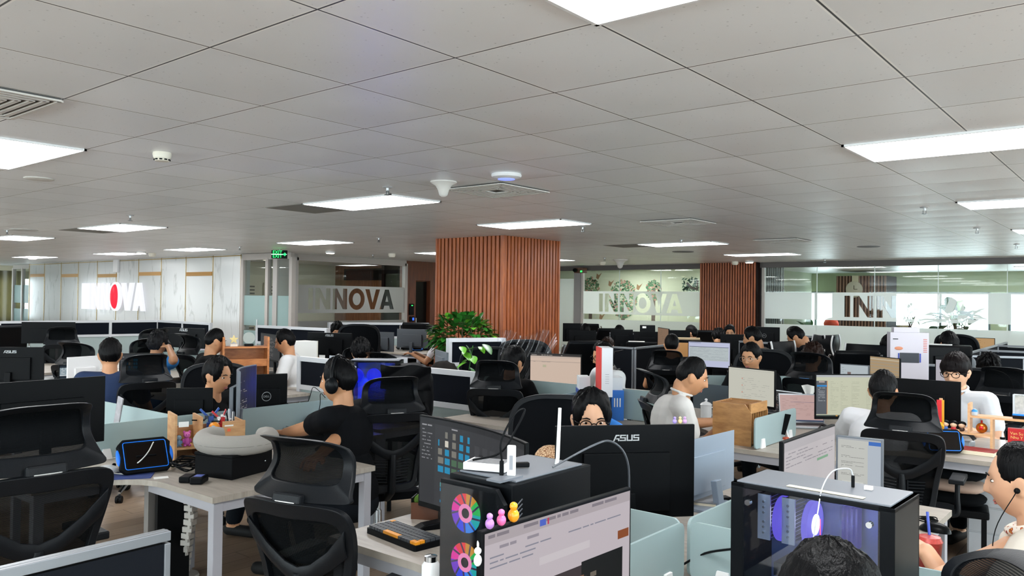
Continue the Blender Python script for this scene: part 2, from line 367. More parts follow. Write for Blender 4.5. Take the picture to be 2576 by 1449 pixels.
for i, h in enumerate(WH):
    b = MB(); x0, x1, z0, z1 = h
    for x in (x0, (x0+x1)/2, x1): b.box(x, YR+0.03, (z0+z1)/2, 0.05, 0.06, z1-z0)
    for z in (z0, z1): b.box((x0+x1)/2, YR+0.03, z, x1-x0+0.05, 0.07, 0.05)
    portal(((x0+x1)/2, YR+0.13, (z0+z1)/2), (-PI/2, 0, 0), x1-x0, z1-z0)
    o = st(b.build('window_%d' % (i+2), mat('window_frame_slate', '#6d7f86', rough=0.5))); MB().box((x0+x1)/2, YR+0.05, (z0+z1)/2, x1-x0, 0.008, z1-z0).build('pane', M_GLASS, o)

# back glass wall -------------------------------------------------------------
bx = lambda px: aty(px, 750, YB).x
bz = lambda px, py: aty(px, py, YB).z
HZ = 2.45
G1, G2 = (bx(1466), bx(1771)), (bx(1921), bx(1921)+9.6)
st(MB().box((XL+XE)/2, YB, (HZ+CEIL)/2, XE-XL, 0.12, CEIL-HZ).build('trim_1', M_DFRAME))
st(MB().box((bx(1448)+bx(1463))/2, YB, HZ/2, bx(1463)-bx(1448), 0.14, HZ).build('wall_back_left', mat('grey_panel', '#8e8a88', rough=0.6)))
def glass_wall(n, x0, x1, seams, y, frame=M_LFRAME):
    b = MB()
    for x in (x0, x1): b.box(x, y, HZ/2, 0.06, 0.08, HZ)
    b.box((x0+x1)/2, y, 0.04, x1-x0, 0.08, 0.08)
    o = st(b.build('window_%d' % n, frame))
    xs = [x0+0.03]+seams+[x1-0.03]
    for a, e in zip(xs[:-1], xs[1:]):
        MB().box((a+e)/2, y, (0.08+HZ)/2, e-a-0.012, 0.012, HZ-0.08).build('pane', M_GLASS, o)
        MB().box(e, y, (0.08+HZ)/2, 0.012, 0.014, HZ-0.08).build('joint', mat('glass_joint', '#dfe8e4', rough=0.3), o)
    return o
g1 = glass_wall(6, G1[0], G1[1], [bx(1558), bx(1662)], YB)
g2 = glass_wall(7, G2[0], G2[1], [bx(2055), bx(2200), bx(2360), bx(2534), bx(2534)+1.45, bx(2534)+2.9], YB)
g3 = glass_wall(8, bx(1448)-1.3, bx(1448), [], YB)
def glyph(ch):
    """bold capital as closed outlines in a box 1 high, and its width"""
    el = lambda rx, ry, cx: [(cx+rx*math.cos(2*PI*k/32), 0.5+ry*math.sin(2*PI*k/32)) for k in range(32)]
    return {'I': ([[(0, 0), (.25, 0), (.25, 1), (0, 1)]], .25), 'N': ([[(0, 0), (0, 1), (.25, 1), (.61, .40), (.61, 1), (.86, 1), (.86, 0), (.61, 0), (.25, .60), (.25, 0)]], .86),
            'O': ([el(.50, .53, .5), el(.25, .30, .5)], 1.0), 'V': ([[(0, 1), (.27, 1), (.48, .32), (.69, 1), (.96, 1), (.61, 0), (.35, 0)]], .96),
            'A': ([[(0, 0), (.35, 1), (.61, 1), (.96, 0), (.70, 0), (.64, .18), (.32, .18), (.26, 0)], [(.38, .38), (.58, .38), (.48, .70)]], .96)}[ch]
def fill_outlines(name, polys, m, ext=0.0):
    c3 = bpy.data.curves.new(name, 'CURVE'); c3.dimensions = '2D'; c3.fill_mode = 'BOTH'; c3.extrude = ext
    for P in polys:
        n = c3.splines.new('POLY'); n.points.add(len(P)-1); n.use_cyclic_u = True
        for p, (X, Z) in zip(n.points, P): p.co = (X, Z, 0, 1)
    f = bpy.data.objects.new(name, c3); COL.objects.link(f); bpy.context.view_layer.update()
    me = bpy.data.meshes.new_from_object(f.evaluated_get(bpy.context.evaluated_depsgraph_get())); bpy.data.objects.remove(f); me.materials.clear(); me.materials.append(m); me.name = name; return me
def film_with_text(name, parent, x0, x1, z0, z1, y, body, tx0, tx1, tz0, tz1, axis='y', m=M_FILM):
    """one sheet of film with the letters cut out of it"""
    G_ = [glyph(c) for c in body]; gaps = [.14, .14, .10, .03, -.02, 0]; W_ = sum(g[1] for g in G_)+sum(gaps); k = (tx1-tx0)/W_; X = tx0; P = [[(x0, z0), (x1, z0), (x1, z1), (x0, z1)]]
    for g, gap in zip(G_, gaps):
        P += [[(X+u*k, tz0+v*(tz1-tz0)) for u, v in q] for q in g[0]]; X += (g[1]+gap)*k
    me = fill_outlines(name, P, m)
    for v in me.vertices:
        X, Z = v.co.x, v.co.y; v.co = (X, y, Z) if axis == 'y' else (y, X, Z)
    o = bpy.data.objects.new(name, me); COL.objects.link(o); o.parent = parent; return o
zf0, zf1 = bz(1600, 792), bz(1600, 733)
film_with_text('frosted_band', g1, G1[0]+0.03, G1[1]-0.03, zf0, zf1, YB-0.012, 'INNOVA', bx(1508), bx(1718), bz(1610, 786), bz(1610, 739))
MB().box((G1[0]+G1[1])/2, YB-0.012, (0.08+bz(1600, 806))/2, G1[1]-G1[0]-0.06, 0.003, bz(1600, 806)-0.08).build('lower_film', M_FILM, g1)
zf0, zf1 = bz(2200, 808), bz(2200, 736)
film_with_text('frosted_band', g2, G2[0]+0.03, G2[1]-0.03, zf0, zf1, YB-0.012, 'INNOVA', bx(2125), bx(2455), bz(2290, 801), bz(2290, 745))
MB().box((G2[0]+G2[1])/2, YB-0.012, (0.08+bz(2200, 822))/2, G2[1]-G2[0]-0.06, 0.003, bz(2200, 822)-0.08).build('lower_film', M_FILM, g2)
MB().box(bx(1448)-0.65, YB-0.012, 1.2, 1.2, 0.003, 2.1).build('lower_film', M_FILM, g3)

def slatted(b, x0, x1, y, z0, z1, pitch=0.055, w=0.036, d=0.02, face='y', s=-1):
    """vertical slats on a face; s: side they stand out to"""
    L = x1-x0; n = max(1, int(round(L/pitch))); p = L/n
    for k in range(n):
        c0 = x0+p*(k+0.5)
        if face == 'y': b.box(c0, y+s*d/2, (z0+z1)/2, w, d, z1-z0, 0)
        else: b.box(y+s*d/2, c0, (z0+z1)/2, d, w, z1-z0, 0)
# wood pillar between the two glazed bays
b = MB(); px0, px1 = bx(1773), bx(1914); b.box((px0+px1)/2, YB+0.0, CEIL/2, px1-px0, 0.5, CEIL-0.002, 1); slatted(b, px0, px1, YB-0.25, 0, CEIL-0.002, 0.058)
tag(b.build('wood_pillar', [M_SLAT, M_GROOVE]), 'wide wood slatted pillar between the two glazed office bays', 'pillar')
# free standing column
b = MB(); cx0, cx1, cy0, cy1 = -8.1, -6.86, 8.2, 9.44
b.box((cx0+cx1)/2, (cy0+cy1)/2, CEIL/2, cx1-cx0-0.05, cy1-cy0-0.05, CEIL-0.002, 1)
for (fa, y, s_, a, e) in (('y', cy0+0.025, -1, cx0, cx1), ('x', cx1-0.025, 1, cy0, cy1), ('y', cy1-0.025, 1, cx0, cx1), ('x', cx0+0.025, -1, cy0, cy1)):
    slatted(b, a, e, y, 0, CEIL-0.002, 0.072, 0.047, 0.028, fa, s_)
for x, y in ((cx0, cy0), (cx1, cy0), (cx1, cy1), (cx0, cy1)): b.box(x, y, CEIL/2, 0.035, 0.035, CEIL-0.004, 0)
tag(b.build('wood_column', [M_SLAT, M_GROOVE]), 'big square column clad in vertical brown wood slats behind the potted plant', 'column')

# left side: marble wall, glass door, glazed room, wood wall -------------------
mx_ = lambda px: aty(px, 750, YM).x
mz = lambda px, py: aty(px, py, YM).z
def marble_mat():
    m = mat('white_marble', '#c8cac9', rough=0.24, spec=0.5); nt, b = nodes_of(m); L = nt.links
    tc = nt.nodes.new('ShaderNodeTexCoord'); mp = nt.nodes.new('ShaderNodeMapping'); mp.inputs['Rotation'].default_value = (0, 0.38, 0); mp.inputs['Scale'].default_value = (1.5, 1, 0.3)
    n = nt.nodes.new('ShaderNodeTexNoise'); n.inputs['Scale'].default_value = 1.4; n.inputs['Detail'].default_value = 7; n.inputs['Distortion'].default_value = 0.4
    cr = nt.nodes.new('ShaderNodeValToRGB'); e = cr.color_ramp.elements; e[0].position = 0.485; e[0].color = (*hexc('#cbcdcc'), 1); e[1].position = 0.515; e[1].color = (*hexc('#cbcdcc'), 1)
    q = cr.color_ramp.elements.new(0.5); q.color = (*hexc('#b2b3b2'), 1)
    L.new(tc.outputs['Object'], mp.inputs[0]); L.new(mp.outputs[0], n.inputs['Vector']); L.new(n.outputs['Fac'], cr.inputs[0]); L.new(cr.outputs[0], b.inputs['Base Color']); return m
M_MARBLE = marble_mat(); M_GOLD = mat('brass_trim', '#b29a6a', rough=0.25, metal=0.9); M_BRONZE = mat('bronze_inlay', '#a5793f', rough=0.3, metal=0.8)
X0, X1 = mx_(72), mx_(606)
wm = st(MB().box((X0+X1)/2, YM+0.1, CEIL/2, X1-X0, 0.2, CEIL-0.002).build('wall_marble', M_MARBLE))
b = MB()
for p in (73, 111, 153, 196, 244, 292, 348, 405, 467, 535, 605): b.box(mx_(p), YM-0.004, CEIL/2, 0.018, 0.012, CEIL-0.01)
b.box((X0+X1)/2, YM-0.004, CEIL-0.03, X1-X0, 0.012, 0.02)
b.build('trim_strips', M_GOLD, wm)
for a, e in ((76, 111), (155, 196), (246, 293), (349, 404), (468, 533)):
    z1 = mz((a+e)/2, 684.5+(0 if a > 340 else 5)); MB().box((mx_(a)+mx_(e))/2, YM-0.006, z1-0.04, mx_(e)-mx_(a), 0.014, 0.085).build('inlay', M_BRONZE, wm)
# illuminated sign: white letters, red oval in the O
sg = thing('wall_sign', 'glowing white INNOVA letters with a red oval on the marble wall', 'sign', (0, 0, 0))
letters = [('I', 215, 238), ('N', 240, 263), ('N', 264, 284), ('O', 284, 317), ('V', 314, 348), ('A', 344, 376)]
M_LIT = lit('lit_letter', '#f4f6ff', 0.9)
zt, zb = mz(295, 712), mz(295, 780)
for ch, a, e in letters:
    xa, xe = mx_(a), mx_(e); hgt = zt-zb
    g, gw = glyph(ch); k = (xe-xa)*0.87/gw; o = bpy.data.objects.new('letter', fill_outlines('letter', [[(xa+u*k, zb+v*hgt) for u, v in q] for q in (g[:1] if ch == 'O' else g)], M_LIT, 0.03)); COL.objects.link(o); o.parent = sg
    o.data.transform(Matrix.Translation((0, YM-0.07, 0)) @ Matrix.Rotation(PI/2, 4, 'X'))
    if ch == 'O':
        MB().ball(((xa+xe)/2-0.02, YM-0.10, (zt+zb)/2), (0.15, 0.10, 0.30), 24, 14).build('red_oval', lit('red_lit_oval', '#ff3048', 0.85), sg, smooth=60)
# left of the marble wall: framed glass
def framed_glass(n, pts, m, frost=None):
    """pts: list of (x,y) corners along the wall; panes between frame posts"""
    b = MB()
    for x, y in pts: b.box(x, y, CEIL/2-0.05, 0.09, 0.09, CEIL-0.1)
    o = None
    for (a, e) in zip(pts[:-1], pts[1:]):
        b.bar((*a, CEIL-0.07), (*e, CEIL-0.07), 0.08, 0.12); b.bar((*a, 0.05), (*e, 0.05), 0.08, 0.1)
    o = st(b.build('window_%d' % n, m))
    for (a, e) in zip(pts[:-1], pts[1:]):
        MB().bar((*a, CEIL/2), (*e, CEIL/2), 0.01, CEIL-0.2).build('pane', M_GLASS, o)
        if frost:
            for z0, z1 in frost: MB().bar((*a, (z0+z1)/2), (*e, (z0+z1)/2), 0.016, z1-z0).build('frosted_band', frost_mat('aqua_film', '#b5cbc9', clear=0.12), o)
    return o
framed_glass(9, [(mx_(25), YM+0.1), (mx_(48), YM+0.1), (mx_(70), YM+0.1)], M_LFRAME, [(0.1, 1.25), (1.42, 1.95)])
# glass door and side light, right of the marble
D = [(mx_(612), YM), (mx_(672), YM+0.02), (mx_(729), YM+0.05)]
dr = framed_glass(10, D, mat('door_frame_taupe', '#a39c96', rough=0.45), [(0.1, 1.02), (1.12, 1.72)])
MB().cyl((D[0][0]+0.62, YM-0.08, 0.85), (D[0][0]+0.62, YM-0.08, 1.25), 0.014).build('handle', M_ALU, dr)
# big grey post, then glazed room along XL
lw = lambda px: atx(px, 750, XL).y
lz = lambda px, py: atx(px, py, XL).z
st(MB().box(XL+0.0, (YM+lw(741))/2, CEIL/2, 0.14, lw(741)-YM, CEIL-0.002).build('trim_2', mat('post_grey', '#9a9692', rough=0.5)))
Y0, Y1 = lw(742), lw(1018)
b = MB()
for y in (Y0, Y1): b.box(XL, y, HZ/2+0.02, 0.1, 0.08, HZ+0.04)
b.box(XL, (Y0+Y1)/2, (2.43+CEIL)/2, 0.1, Y1-Y0, CEIL-2.43-0.002); b.box(XL, (Y0+Y1)/2, 0.04, 0.08, Y1-Y0, 0.08)
g4 = st(b.build('window_11', mat('door_frame_taupe')))
ys = [Y0+0.04, lw(840), lw(932), Y1-0.04]
for a, e in zip(ys[:-1], ys[1:]):
    MB().box(XL, (a+e)/2, 1.25, 0.012, e-a-0.012, 2.36).build('pane', M_GLASS, g4)
zf0, zf1 = lz(900, 787), lz(900, 720)
film_with_text('frosted_band', g4, Y0+0.04, Y1-0.04, zf0, zf1, XL+0.012, 'INNOVA', lw(775), lw(990), lz(900, 778), lz(900, 727), axis='x', m=frost_mat('smoke_film', '#a8a6a3', clear=0.14))
MB().box(XL+0.012, (Y0+Y1)/2, (0.08+lz(900, 806))/2, 0.003, Y1-Y0-0.08, lz(900, 806)-0.08).build('lower_film', frost_mat('smoke_film'), g4)
# room behind it
st(MB().box(-17.6, (YM+14.22)/2, CEIL/2, 0.1, 13.78-YM, CEIL-0.002).build('wall_meeting_far', M_CREAM))
st(MB().box(-15.5, 13.9, CEIL/2, 4.1, 0.1, CEIL-0.002).build('wall_meeting_side', slat_mat('copper_wood', '#6a3c22', '#8e5a35')))
b = MB().box(-15.4, 13.75, CEIL-0.25, 3.2, 0.1, 0.3); st(b.build('trim_3', mat('dark_pelmet', '#2c2523', rough=0.6)))
for k in range(2):
    yy = lw(925+k*45)*1.25; q = MB(); q.box(-17.5, 11.0+k*0.9, 1.25, 0.05, 0.62, 1.6)
    for i in range(18): q.box(-17.46, 11.0+k*0.9, 0.5+i*0.085, 0.03, 0.6, 0.035, 1)
    tag(q.build('window_blind', [M_CREAM, mat('blind_slat_grey', '#5f5c58')]), 'grey slatted blind on the far wall of the left meeting room', 'blind', 'blinds in the left meeting room')
# wood wall with dark doorway
Y2, Y3 = lw(1020), YB
b = MB(); d0, d1 = lw(1046), lw(1082)
b.box(XL-0.1, (Y2+d0)/2, CEIL/2, 0.2, d0-Y2, CEIL-0.002); b.box(XL-0.1, (d1+Y3)/2, CEIL/2, 0.2, Y3-d1, CEIL-0.002); b.box(XL-0.1, (d0+d1)/2, (2.12+CEIL)/2, 0.2, d1-d0, CEIL-2.12-0.002)
st(b.build('wall_wood', wood_mat('red_brown_veneer', '#4a2517', '#69371f', scale=(6, 6, 1))))
b = MB().box(XL-0.14, (d0+d1)/2, 1.05, 0.05, d1-d0-0.02, 2.1); dd = st(b.build('door_1', mat('door_dark', '#18120f', rough=0.3))); MB().box(XL-0.1, d0+0.1, 1.05, 0.04, 0.02, 0.4).build('handle', M_ALU, dd)
st(MB().box(XL-1.5, Y3-0.7, CEIL/2, 0.1, 5.3, CEIL).build('wall_lift_lobby', M_GROOVE))
rd = thing('access_reader', 'black fingerprint reader above a small blue lit keypad on the wood wall', 'door reader', (XL, lw(1034), 1.3))
MB().box(0.02, 0, 0.15, 0.04, 0.13, 0.26).build('reader_body', M_BLACK, rd, bevel=0.008); MB().box(0.042, 0, 0.24, 0.004, 0.04, 0.02).build('green_light', mat('green_led', '#30ff60', emis=2), rd)
MB().box(0.02, 0.02, -0.07, 0.04, 0.14, 0.12).build('keypad', M_BLACK, rd, bevel=0.006); MB().box(0.042, 0.04, -0.07, 0.004, 0.05, 0.06).build('blue_light', mat('blue_led', '#3060ff', emis=1.2), rd)

# things beyond the back glass -------------------------------------------------
# mural wall behind bay one
YQ = 19.0
st(MB().box((XL-1+bx(1771)+0.35)/2, YQ+0.05, CEIL/2, bx(1771)+0.35-XL+1, 0.1, CEIL-0.002).build('wall_mural', mat('mural_cream', '#dfe0c4', rough=0.7)))
st(MB().box(bx(1790), (YB+YQ)/2+2.1, CEIL/2, 0.1, YR-YB-0.6, CEIL-0.002).build('wall_office_divider', M_GREEN))
qx = lambda px: aty(px, 750, YQ).x
qz = lambda px, py: aty(px, py, YQ).z
def mural_tree(px, py, r, n, seed, trunk=True):
    R = random.Random(seed); t = thing('painted_tree', 'flat %s painted on the cream mural wall' % px[1], 'mural', (0, 0, 0)); p = px[0]
    b = MB(); cx, cz = qx(p), qz(p, py)
    for k in range(n):
        a = R.uniform(0, 2*PI); q = r*math.sqrt(R.random()); x, z = cx+q*math.cos(a)*1.05, cz+q*math.sin(a)*1.25; s_ = R.uniform(0.02, 0.036)
        mi = 0 if R.random() < 0.55 else (1 if R.random() < 0.6 else 2)
        pts = [(s_*math.cos(w_), s_*0.8*math.sin(w_)) for w_ in [i*PI/3+a for i in range(6)]]
        b.prism([(x+u, z+v) for u, v in pts], 0, 0.002+0.0004*(k % 9), mi, M=Matrix.Translation((0, YQ-0.004, 0)) @ Matrix.Rotation(PI/2, 4, 'X'))
    b.build('leaves', [mat('mural_leaf', '#5d8862'), mat('mural_pink', '#cf9d8a'), mat('mural_leaf_light', '#86a877')], t)
    MB().box(cx, YQ-0.0055, cz-r*1.4-0.3, 0.11, 0.003, 1.3).build('trunk', mat('mural_trunk', '#7b6a60'), t)
mural_tree((1486, 'flowering tree with pink blossom left of centre'), 727, 0.27, 260, 1)
mural_tree((1568, 'flowering tree with pink blossom at the middle'), 752, 0.42, 560, 2)
mural_tree((1644, 'flowering tree with pink blossom right of centre'), 730, 0.22, 190, 3)
br = thing('painted_branch', 'dark leafy branch painted at the right of the mural', 'mural')
b = MB(); b.tube([(qx(1756), YQ-0.01, qz(1756, 728)), (qx(1740), YQ-0.01, qz(1740, 724)), (qx(1728), YQ-0.01, qz(1728, 712))], 0.03, 6); b.tube([(qx(1754), YQ-0.01, qz(1754, 726)), (qx(1755), YQ-0.01, qz(1755, 705))], 0.02, 6); b.build('branch', mat('mural_branch', '#4c4038'), br)
b = MB(); R = random.Random(5)
for k in range(60):
    x, z = qx(R.uniform(1718, 1756)), qz(1736, R.uniform(700, 730)); a = R.uniform(0, PI)
    b.prism([(x+0.06*math.cos(a), z+0.06*math.sin(a)), (x+0.02*math.cos(a+1.6), z+0.02*math.sin(a+1.6)), (x-0.06*math.cos(a), z-0.06*math.sin(a)), (x-0.02*math.cos(a+1.6), z-0.02*math.sin(a+1.6))], 0, 0.003, 0, M=Matrix.Translation((0, YQ, 0)) @ Matrix.Rotation(PI/2, 4, 'X'))
b.build('leaves', mat('mural_leaf_dark', '#3f6a4e'), br)
for p, q, l in ((1506, 695, 'small brown bird painted above the left mural tree'), (1537, 713, 'small grey bird painted left of the middle mural tree'), (1608, 722, 'brown bird painted between two mural trees'), (1515, 797, 'brown bird painted low on the mural')):
    x, z = qx(p), qz(p, q); tag(MB().prism([(x-0.09, z-0.05), (x-0.02, z-0.09), (x+0.02, z-0.02), (x+0.1, z+0.1), (x+0.0, z+0.03), (x-0.07, z+0.08)], 0, 0.004, 0, M=Matrix.Translation((0, YQ, 0)) @ Matrix.Rotation(PI/2, 4, 'X')).build('painted_bird', mat('mural_bird', '#a9835f')), l, 'mural')
# column with clock, seen through bay two
YC = 21.6; kx = lambda px: aty(px, 750, YC).x; kz = lambda px, py: aty(px, py, YC).z
b = MB(); a0, a1 = kx(2103), kx(2231); b.box((a0+a1)/2, YC+0.5, (kz(2165, 694))/2, a1-a0-0.04, 1.0, kz(2165, 694), 1); slatted(b, a0, a1, YC, 0, kz(2165, 694), 0.08, 0.05, 0.02)
tag(b.build('wood_column', [slat_mat('walnut_slats_far', '#77574a', '#93705e'), M_GROOVE]), 'wood slatted column with a round clock seen through the right glass', 'column')
ck = thing('wall_clock', 'round pale wall clock hanging on the column behind the right glass', 'clock', ((kx(2150)), YC-0.03, kz(2150, 728)))
Rx = Matrix.Rotation(PI/2, 3, 'X'); MB().lathe([(0.001, 0), (0.2, 0), (0.21, 0.02), (0.19, 0.03), (0.001, 0.03)], seg=28, M=Rx).build('clock_case', mat('clock_cream', '#cfc6b5'), ck, smooth=40)
b = MB(); b.box(0, -0.034, 0.05, 0.012, 0.004, 0.1); b.box(0.04, -0.034, 0, 0.09, 0.004, 0.012); b.build('clock_hands', M_BLACK, ck)
tag(MB().box(kx(2152), YC-0.03, kz(2152, 703), 0.16, 0.03, 0.2).build('wall_notice', mat('notice_beige', '#d8cdb2')), 'small beige plate above the clock on the far column', 'plate')
# slatted screen at the left of bay two
b = MB(); sxa, sxb = aty(1925, 750, 17.6).x, aty(1969, 750, 17.6).x; b.box((sxa+sxb)/2, 17.65, CEIL/2, sxb-sxa, 0.04, CEIL-0.01, 1); slatted(b, sxa, sxb, 17.62, 0, CEIL-0.01, 0.05, 0.02, 0.05)
tag(b.build('slat_screen', [mat('slat_light', '#a9a8a4'), mat('slat_gap', '#6b6a66')]), 'narrow grey slatted screen just behind the right glass', 'screen')
# window counter with pots
b = MB(); b.box(hx(2330), YR-0.35, 0.88, 9.0, 0.5, 0.05); b.box(hx(2330), YR-0.35, 0.44, 8.8, 0.04, 0.86); tag(b.build('window_counter', wood_mat('counter_wood', '#7c614c', '#94765d')), 'long brown counter under the far windows behind the right glass', 'counter')
def cup(px, col, h, r, l):
    x = aty(px, 750, YR-0.4).x; tag(MB().lathe([(r*0.7, 0), (r, h*0.5), (r*0.9, h), (r*0.8, h), (r*0.6, 0.02)], (x, YR-0.4, 0.905), 14).build('jar', mat('jar_'+col, col)), l, 'jar')
cup(2271, '#b9a37a', 0.26, 0.17, 'wide tan bowl on the far window counter, left end'); cup(2291, '#d04a3a', 0.22, 0.04, 'small red bottle on the far window counter'); cup(2305, '#86b58b', 0.2, 0.09, 'green jar on the far window counter'); cup(2326, '#a8a060', 0.18, 0.07, 'olive jar on the far window counter'); cup(2436, '#c99a63', 0.16, 0.09, 'orange tan pot on the far window counter, right end')
tag(MB().ball((aty(2091, 818, 18.4).x, 18.4, aty(2091, 815, 18.4).z), (0.17, 0.1, 0.14)).box(aty(2091, 818, 18.4).x, 18.4, 0.6, 0.1, 0.1, 1.2).build('red_helmet_stand', mat('red_cloth_far', '#d9492c'), smooth=60), 'red orange bundle on a post behind the right glass', 'bundle')

# ---------------------------------------------------------------- ceiling fittings
M_PANEL = mat('light_diffuser', '#ffffff', rough=0.5, emis=PANEL_E); nt, b_ = nodes_of(M_PANEL); b_.inputs['Emission Color'].default_value = (0.97, 0.985, 1.0, 1)
def light_panel(x0, y0, label, wx=1.2, wy=0.6):
    t = thing('ceiling_light', label, 'ceiling light', (x0+wx/2, y0+wy/2, CEIL), 0, 'rectangular ceiling light panels')
    b = MB(); f = 0.014
    for sx, sy, w_, h_ in ((0, wy/2-f/2, wx, f), (0, -wy/2+f/2, wx, f), (wx/2-f/2, 0, f, wy), (-wx/2+f/2, 0, f, wy)): b.box(sx, sy, -0.006, w_, h_, 0.012)
    b.build('frame', M_WHITE, t); MB().box(0, 0, -0.004, wx-2*f, wy-2*f, 0.006).build('diffuser', M_PANEL, t)
    return t
LP = [(-1.374, 1.475, 'lit ceiling panel cut by the top edge of the view'), (-6.174, 1.475, 'lit ceiling panel at the left edge, nearest the camera'),
      (-1.374, 4.475, 'large lit ceiling panel at the upper right'), (-6.174, 4.475, 'lit ceiling panel with a dark tile at its left, centre left'), (-10.974, 4.475, 'lit ceiling panel with a grey tile beside it, left'), (-14.4, 4.475, 'lit ceiling panel at the left edge below the round speaker'),
      (-1.374, 7.475, 'lit ceiling panel at the right edge, second row'), (-6.174, 6.875, 'lit ceiling panel just before the wood column'), (-10.974, 7.475, 'lit ceiling panel above the green exit sign'), (-14.574, 7.475, 'lit ceiling panel near the right end of the marble wall'), (-17.574, 7.475, 'lit ceiling panel above the glowing wall sign'), (-21.2, 7.175, 'lit ceiling panel at the far left end of the marble wall'),
      (-1.374, 10.475, 'small lit ceiling panel end at the right edge, third row'), (-6.174, 10.475, 'lit ceiling panel right of the wood column'), (-10.974, 10.475, 'lit ceiling panel cut off by the left face of the column'),
      (-6.174, 13.475, 'lit ceiling panel above the wood pillar'), (-10.974, 13.475, 'lit ceiling panel peeking out right of the column')]
for x, y, l in LP: light_panel(x, y, l)
for x, y in ((-1.374, -1.525), (-1.374, -4.525), (-6.174, -1.525), (-6.174, -4.5), (3.426, -1.525), (3.426, 1.475), (3.426, 4.475), (3.426, 7.475), (3.426, 10.475), (3.426, 13.475), (-1.374, 13.475), (-10.974, 1.475), (-10.974, -1.525), (-15.774, 1.475), (-20.574, 3.875)):
    light_panel(x, y, 'lit ceiling panel outside the view of the photo')
for x, y, l in ((-8.4, 18.2, 'lit ceiling panel behind the mural glass'), (-4.8, 18.2, 'lit ceiling panel behind the right glass, nearer row'), (-2.6, 20.3, 'lit ceiling panel behind the right glass, farther row'), (-11.5, 17.6, 'second lit ceiling panel behind the mural glass'), (0.8, 18.2, 'lit ceiling panel behind the right end of the glass'), (-15.4, 11.3, 'lit ceiling panel in the left meeting room')):
    light_panel(x, y, l)
def vent(x0, y0, label):
    t = thing('air_vent', label, 'air vent', (x0+0.3, y0+0.3, CEIL), 0, 'square ceiling air vents')
    MB().box(0, 0, -0.003, 0.58, 0.58, 0.004).build('backing', mat('vent_dark', '#3a3836'), t)
    b = MB()
    for k in range(6):
        r = 0.29-k*0.042
        for a in range(4):
            q = a*PI/2; p0 = Vector((r*math.cos(q)-r*math.sin(q), r*math.sin(q)+r*math.cos(q), 0)); q2 = q+PI/2; p1 = Vector((r*math.cos(q2)-r*math.sin(q2), r*math.sin(q2)+r*math.cos(q2), 0))
            b.bar(p0+Vector((0, 0, -0.012)), p1+Vector((0, 0, -0.012)), 0.022, 0.008, 0, up=(0, 0, 1))
    b.build('louvres', mat('vent_white', '#c4c0ba', rough=0.5), t)
vent(-4.374, 0.875, 'square louvred ceiling vent cut by the left edge'); vent(-4.374, 4.475, 'square louvred ceiling vent beside the white dome router'); vent(-4.374, 7.475, 'faint square ceiling vent above the right half of the room'); vent(-4.374, 10.475, 'distant square ceiling vent at the right'); 
for x, y, l in ((-6.774, 4.475, 'dark grey ceiling tile left of a lit panel, centre left'), (-11.574, 4.475, 'dark grey ceiling tile left of a lit panel, far left'), (-6.774, 10.475, 'dark grey ceiling tile left of the panel right of the column')):
    tag(MB().box(x+0.3, y+0.3, CEIL-0.003, 0.585, 0.585, 0.004).build('ceiling_tile', mat('tile_dark', '#7d7b76', rough=0.8)), l, 'ceiling tile')
def ceil_at(px, py): p = at(px, py, CEIL); return (p.x, p.y, CEIL)
def sprinkler(px, py, l):
    t = thing('sprinkler', l, 'sprinkler', ceil_at(px, py), 0, 'ceiling sprinklers')
    MB().lathe([(0.001, 0), (0.04, 0), (0.035, -0.008), (0.012, -0.01), (0.012, -0.03), (0.001, -0.03)], seg=14).build('rosette', M_ALU, t, smooth=40)
    b = MB(); b.box(0.012, 0, -0.045, 0.004, 0.006, 0.03); b.box(-0.012, 0, -0.045, 0.004, 0.006, 0.03); b.lathe([(0.001, -0.06), (0.025, -0.06), (0.025, -0.063), (0.001, -0.063)], seg=14); b.build('deflector', mat('dark_chrome', '#55585a', metal=0.8, rough=0.3), t)
for px, py, l in ((975, 470, 'small sprinkler head above the centre left light'), (328, 541, 'small sprinkler head above the far left light'), (2326, 521, 'small sprinkler head at the right of the ceiling'), (2458, 573, 'small sprinkler head at the far right of the ceiling'), (953, 598, 'small sprinkler head left of the wood column'), (1466, 570, 'small sprinkler head right of the light before the column'), (18, 578, 'small sprinkler head at the left edge'), (1521, 648, 'distant sprinkler head before the mural glass'), (603, 620, 'distant sprinkler head above the marble wall end'), (1714, 602, 'sprinkler head just before the lit panel right of the column'), (938, 640, 'distant sprinkler head above the left glazed room'), (2075, 652, 'distant sprinkler head above the right glass'), (2557, 614, 'small sprinkler head close to the right edge')):
    sprinkler(px, py, l)
t = thing('smoke_detector', 'round cream smoke detector hanging at the upper left', 'smoke detector', ceil_at(408, 384))
MB().lathe([(0.001, 0), (0.052, 0), (0.054, -0.012), (0.05, -0.03), (0.05, -0.034), (0.001, -0.034)], seg=24).build('base', mat('detector_cream', '#d9d3c4', rough=0.4), t, smooth=40)
MB().lathe([(0.001, -0.034), (0.047, -0.034), (0.04, -0.052), (0.001, -0.052)], seg=24).build('chamber', mat('detector_cream'), t, smooth=40)
b = MB()
for k in range(10): a = k*PI/5; b.box(0.041*math.cos(a), 0.041*math.sin(a), -0.044, 0.012, 0.016, 0.008, 0, rz=a)
b.build('smoke_slots', M_BLACK, t)
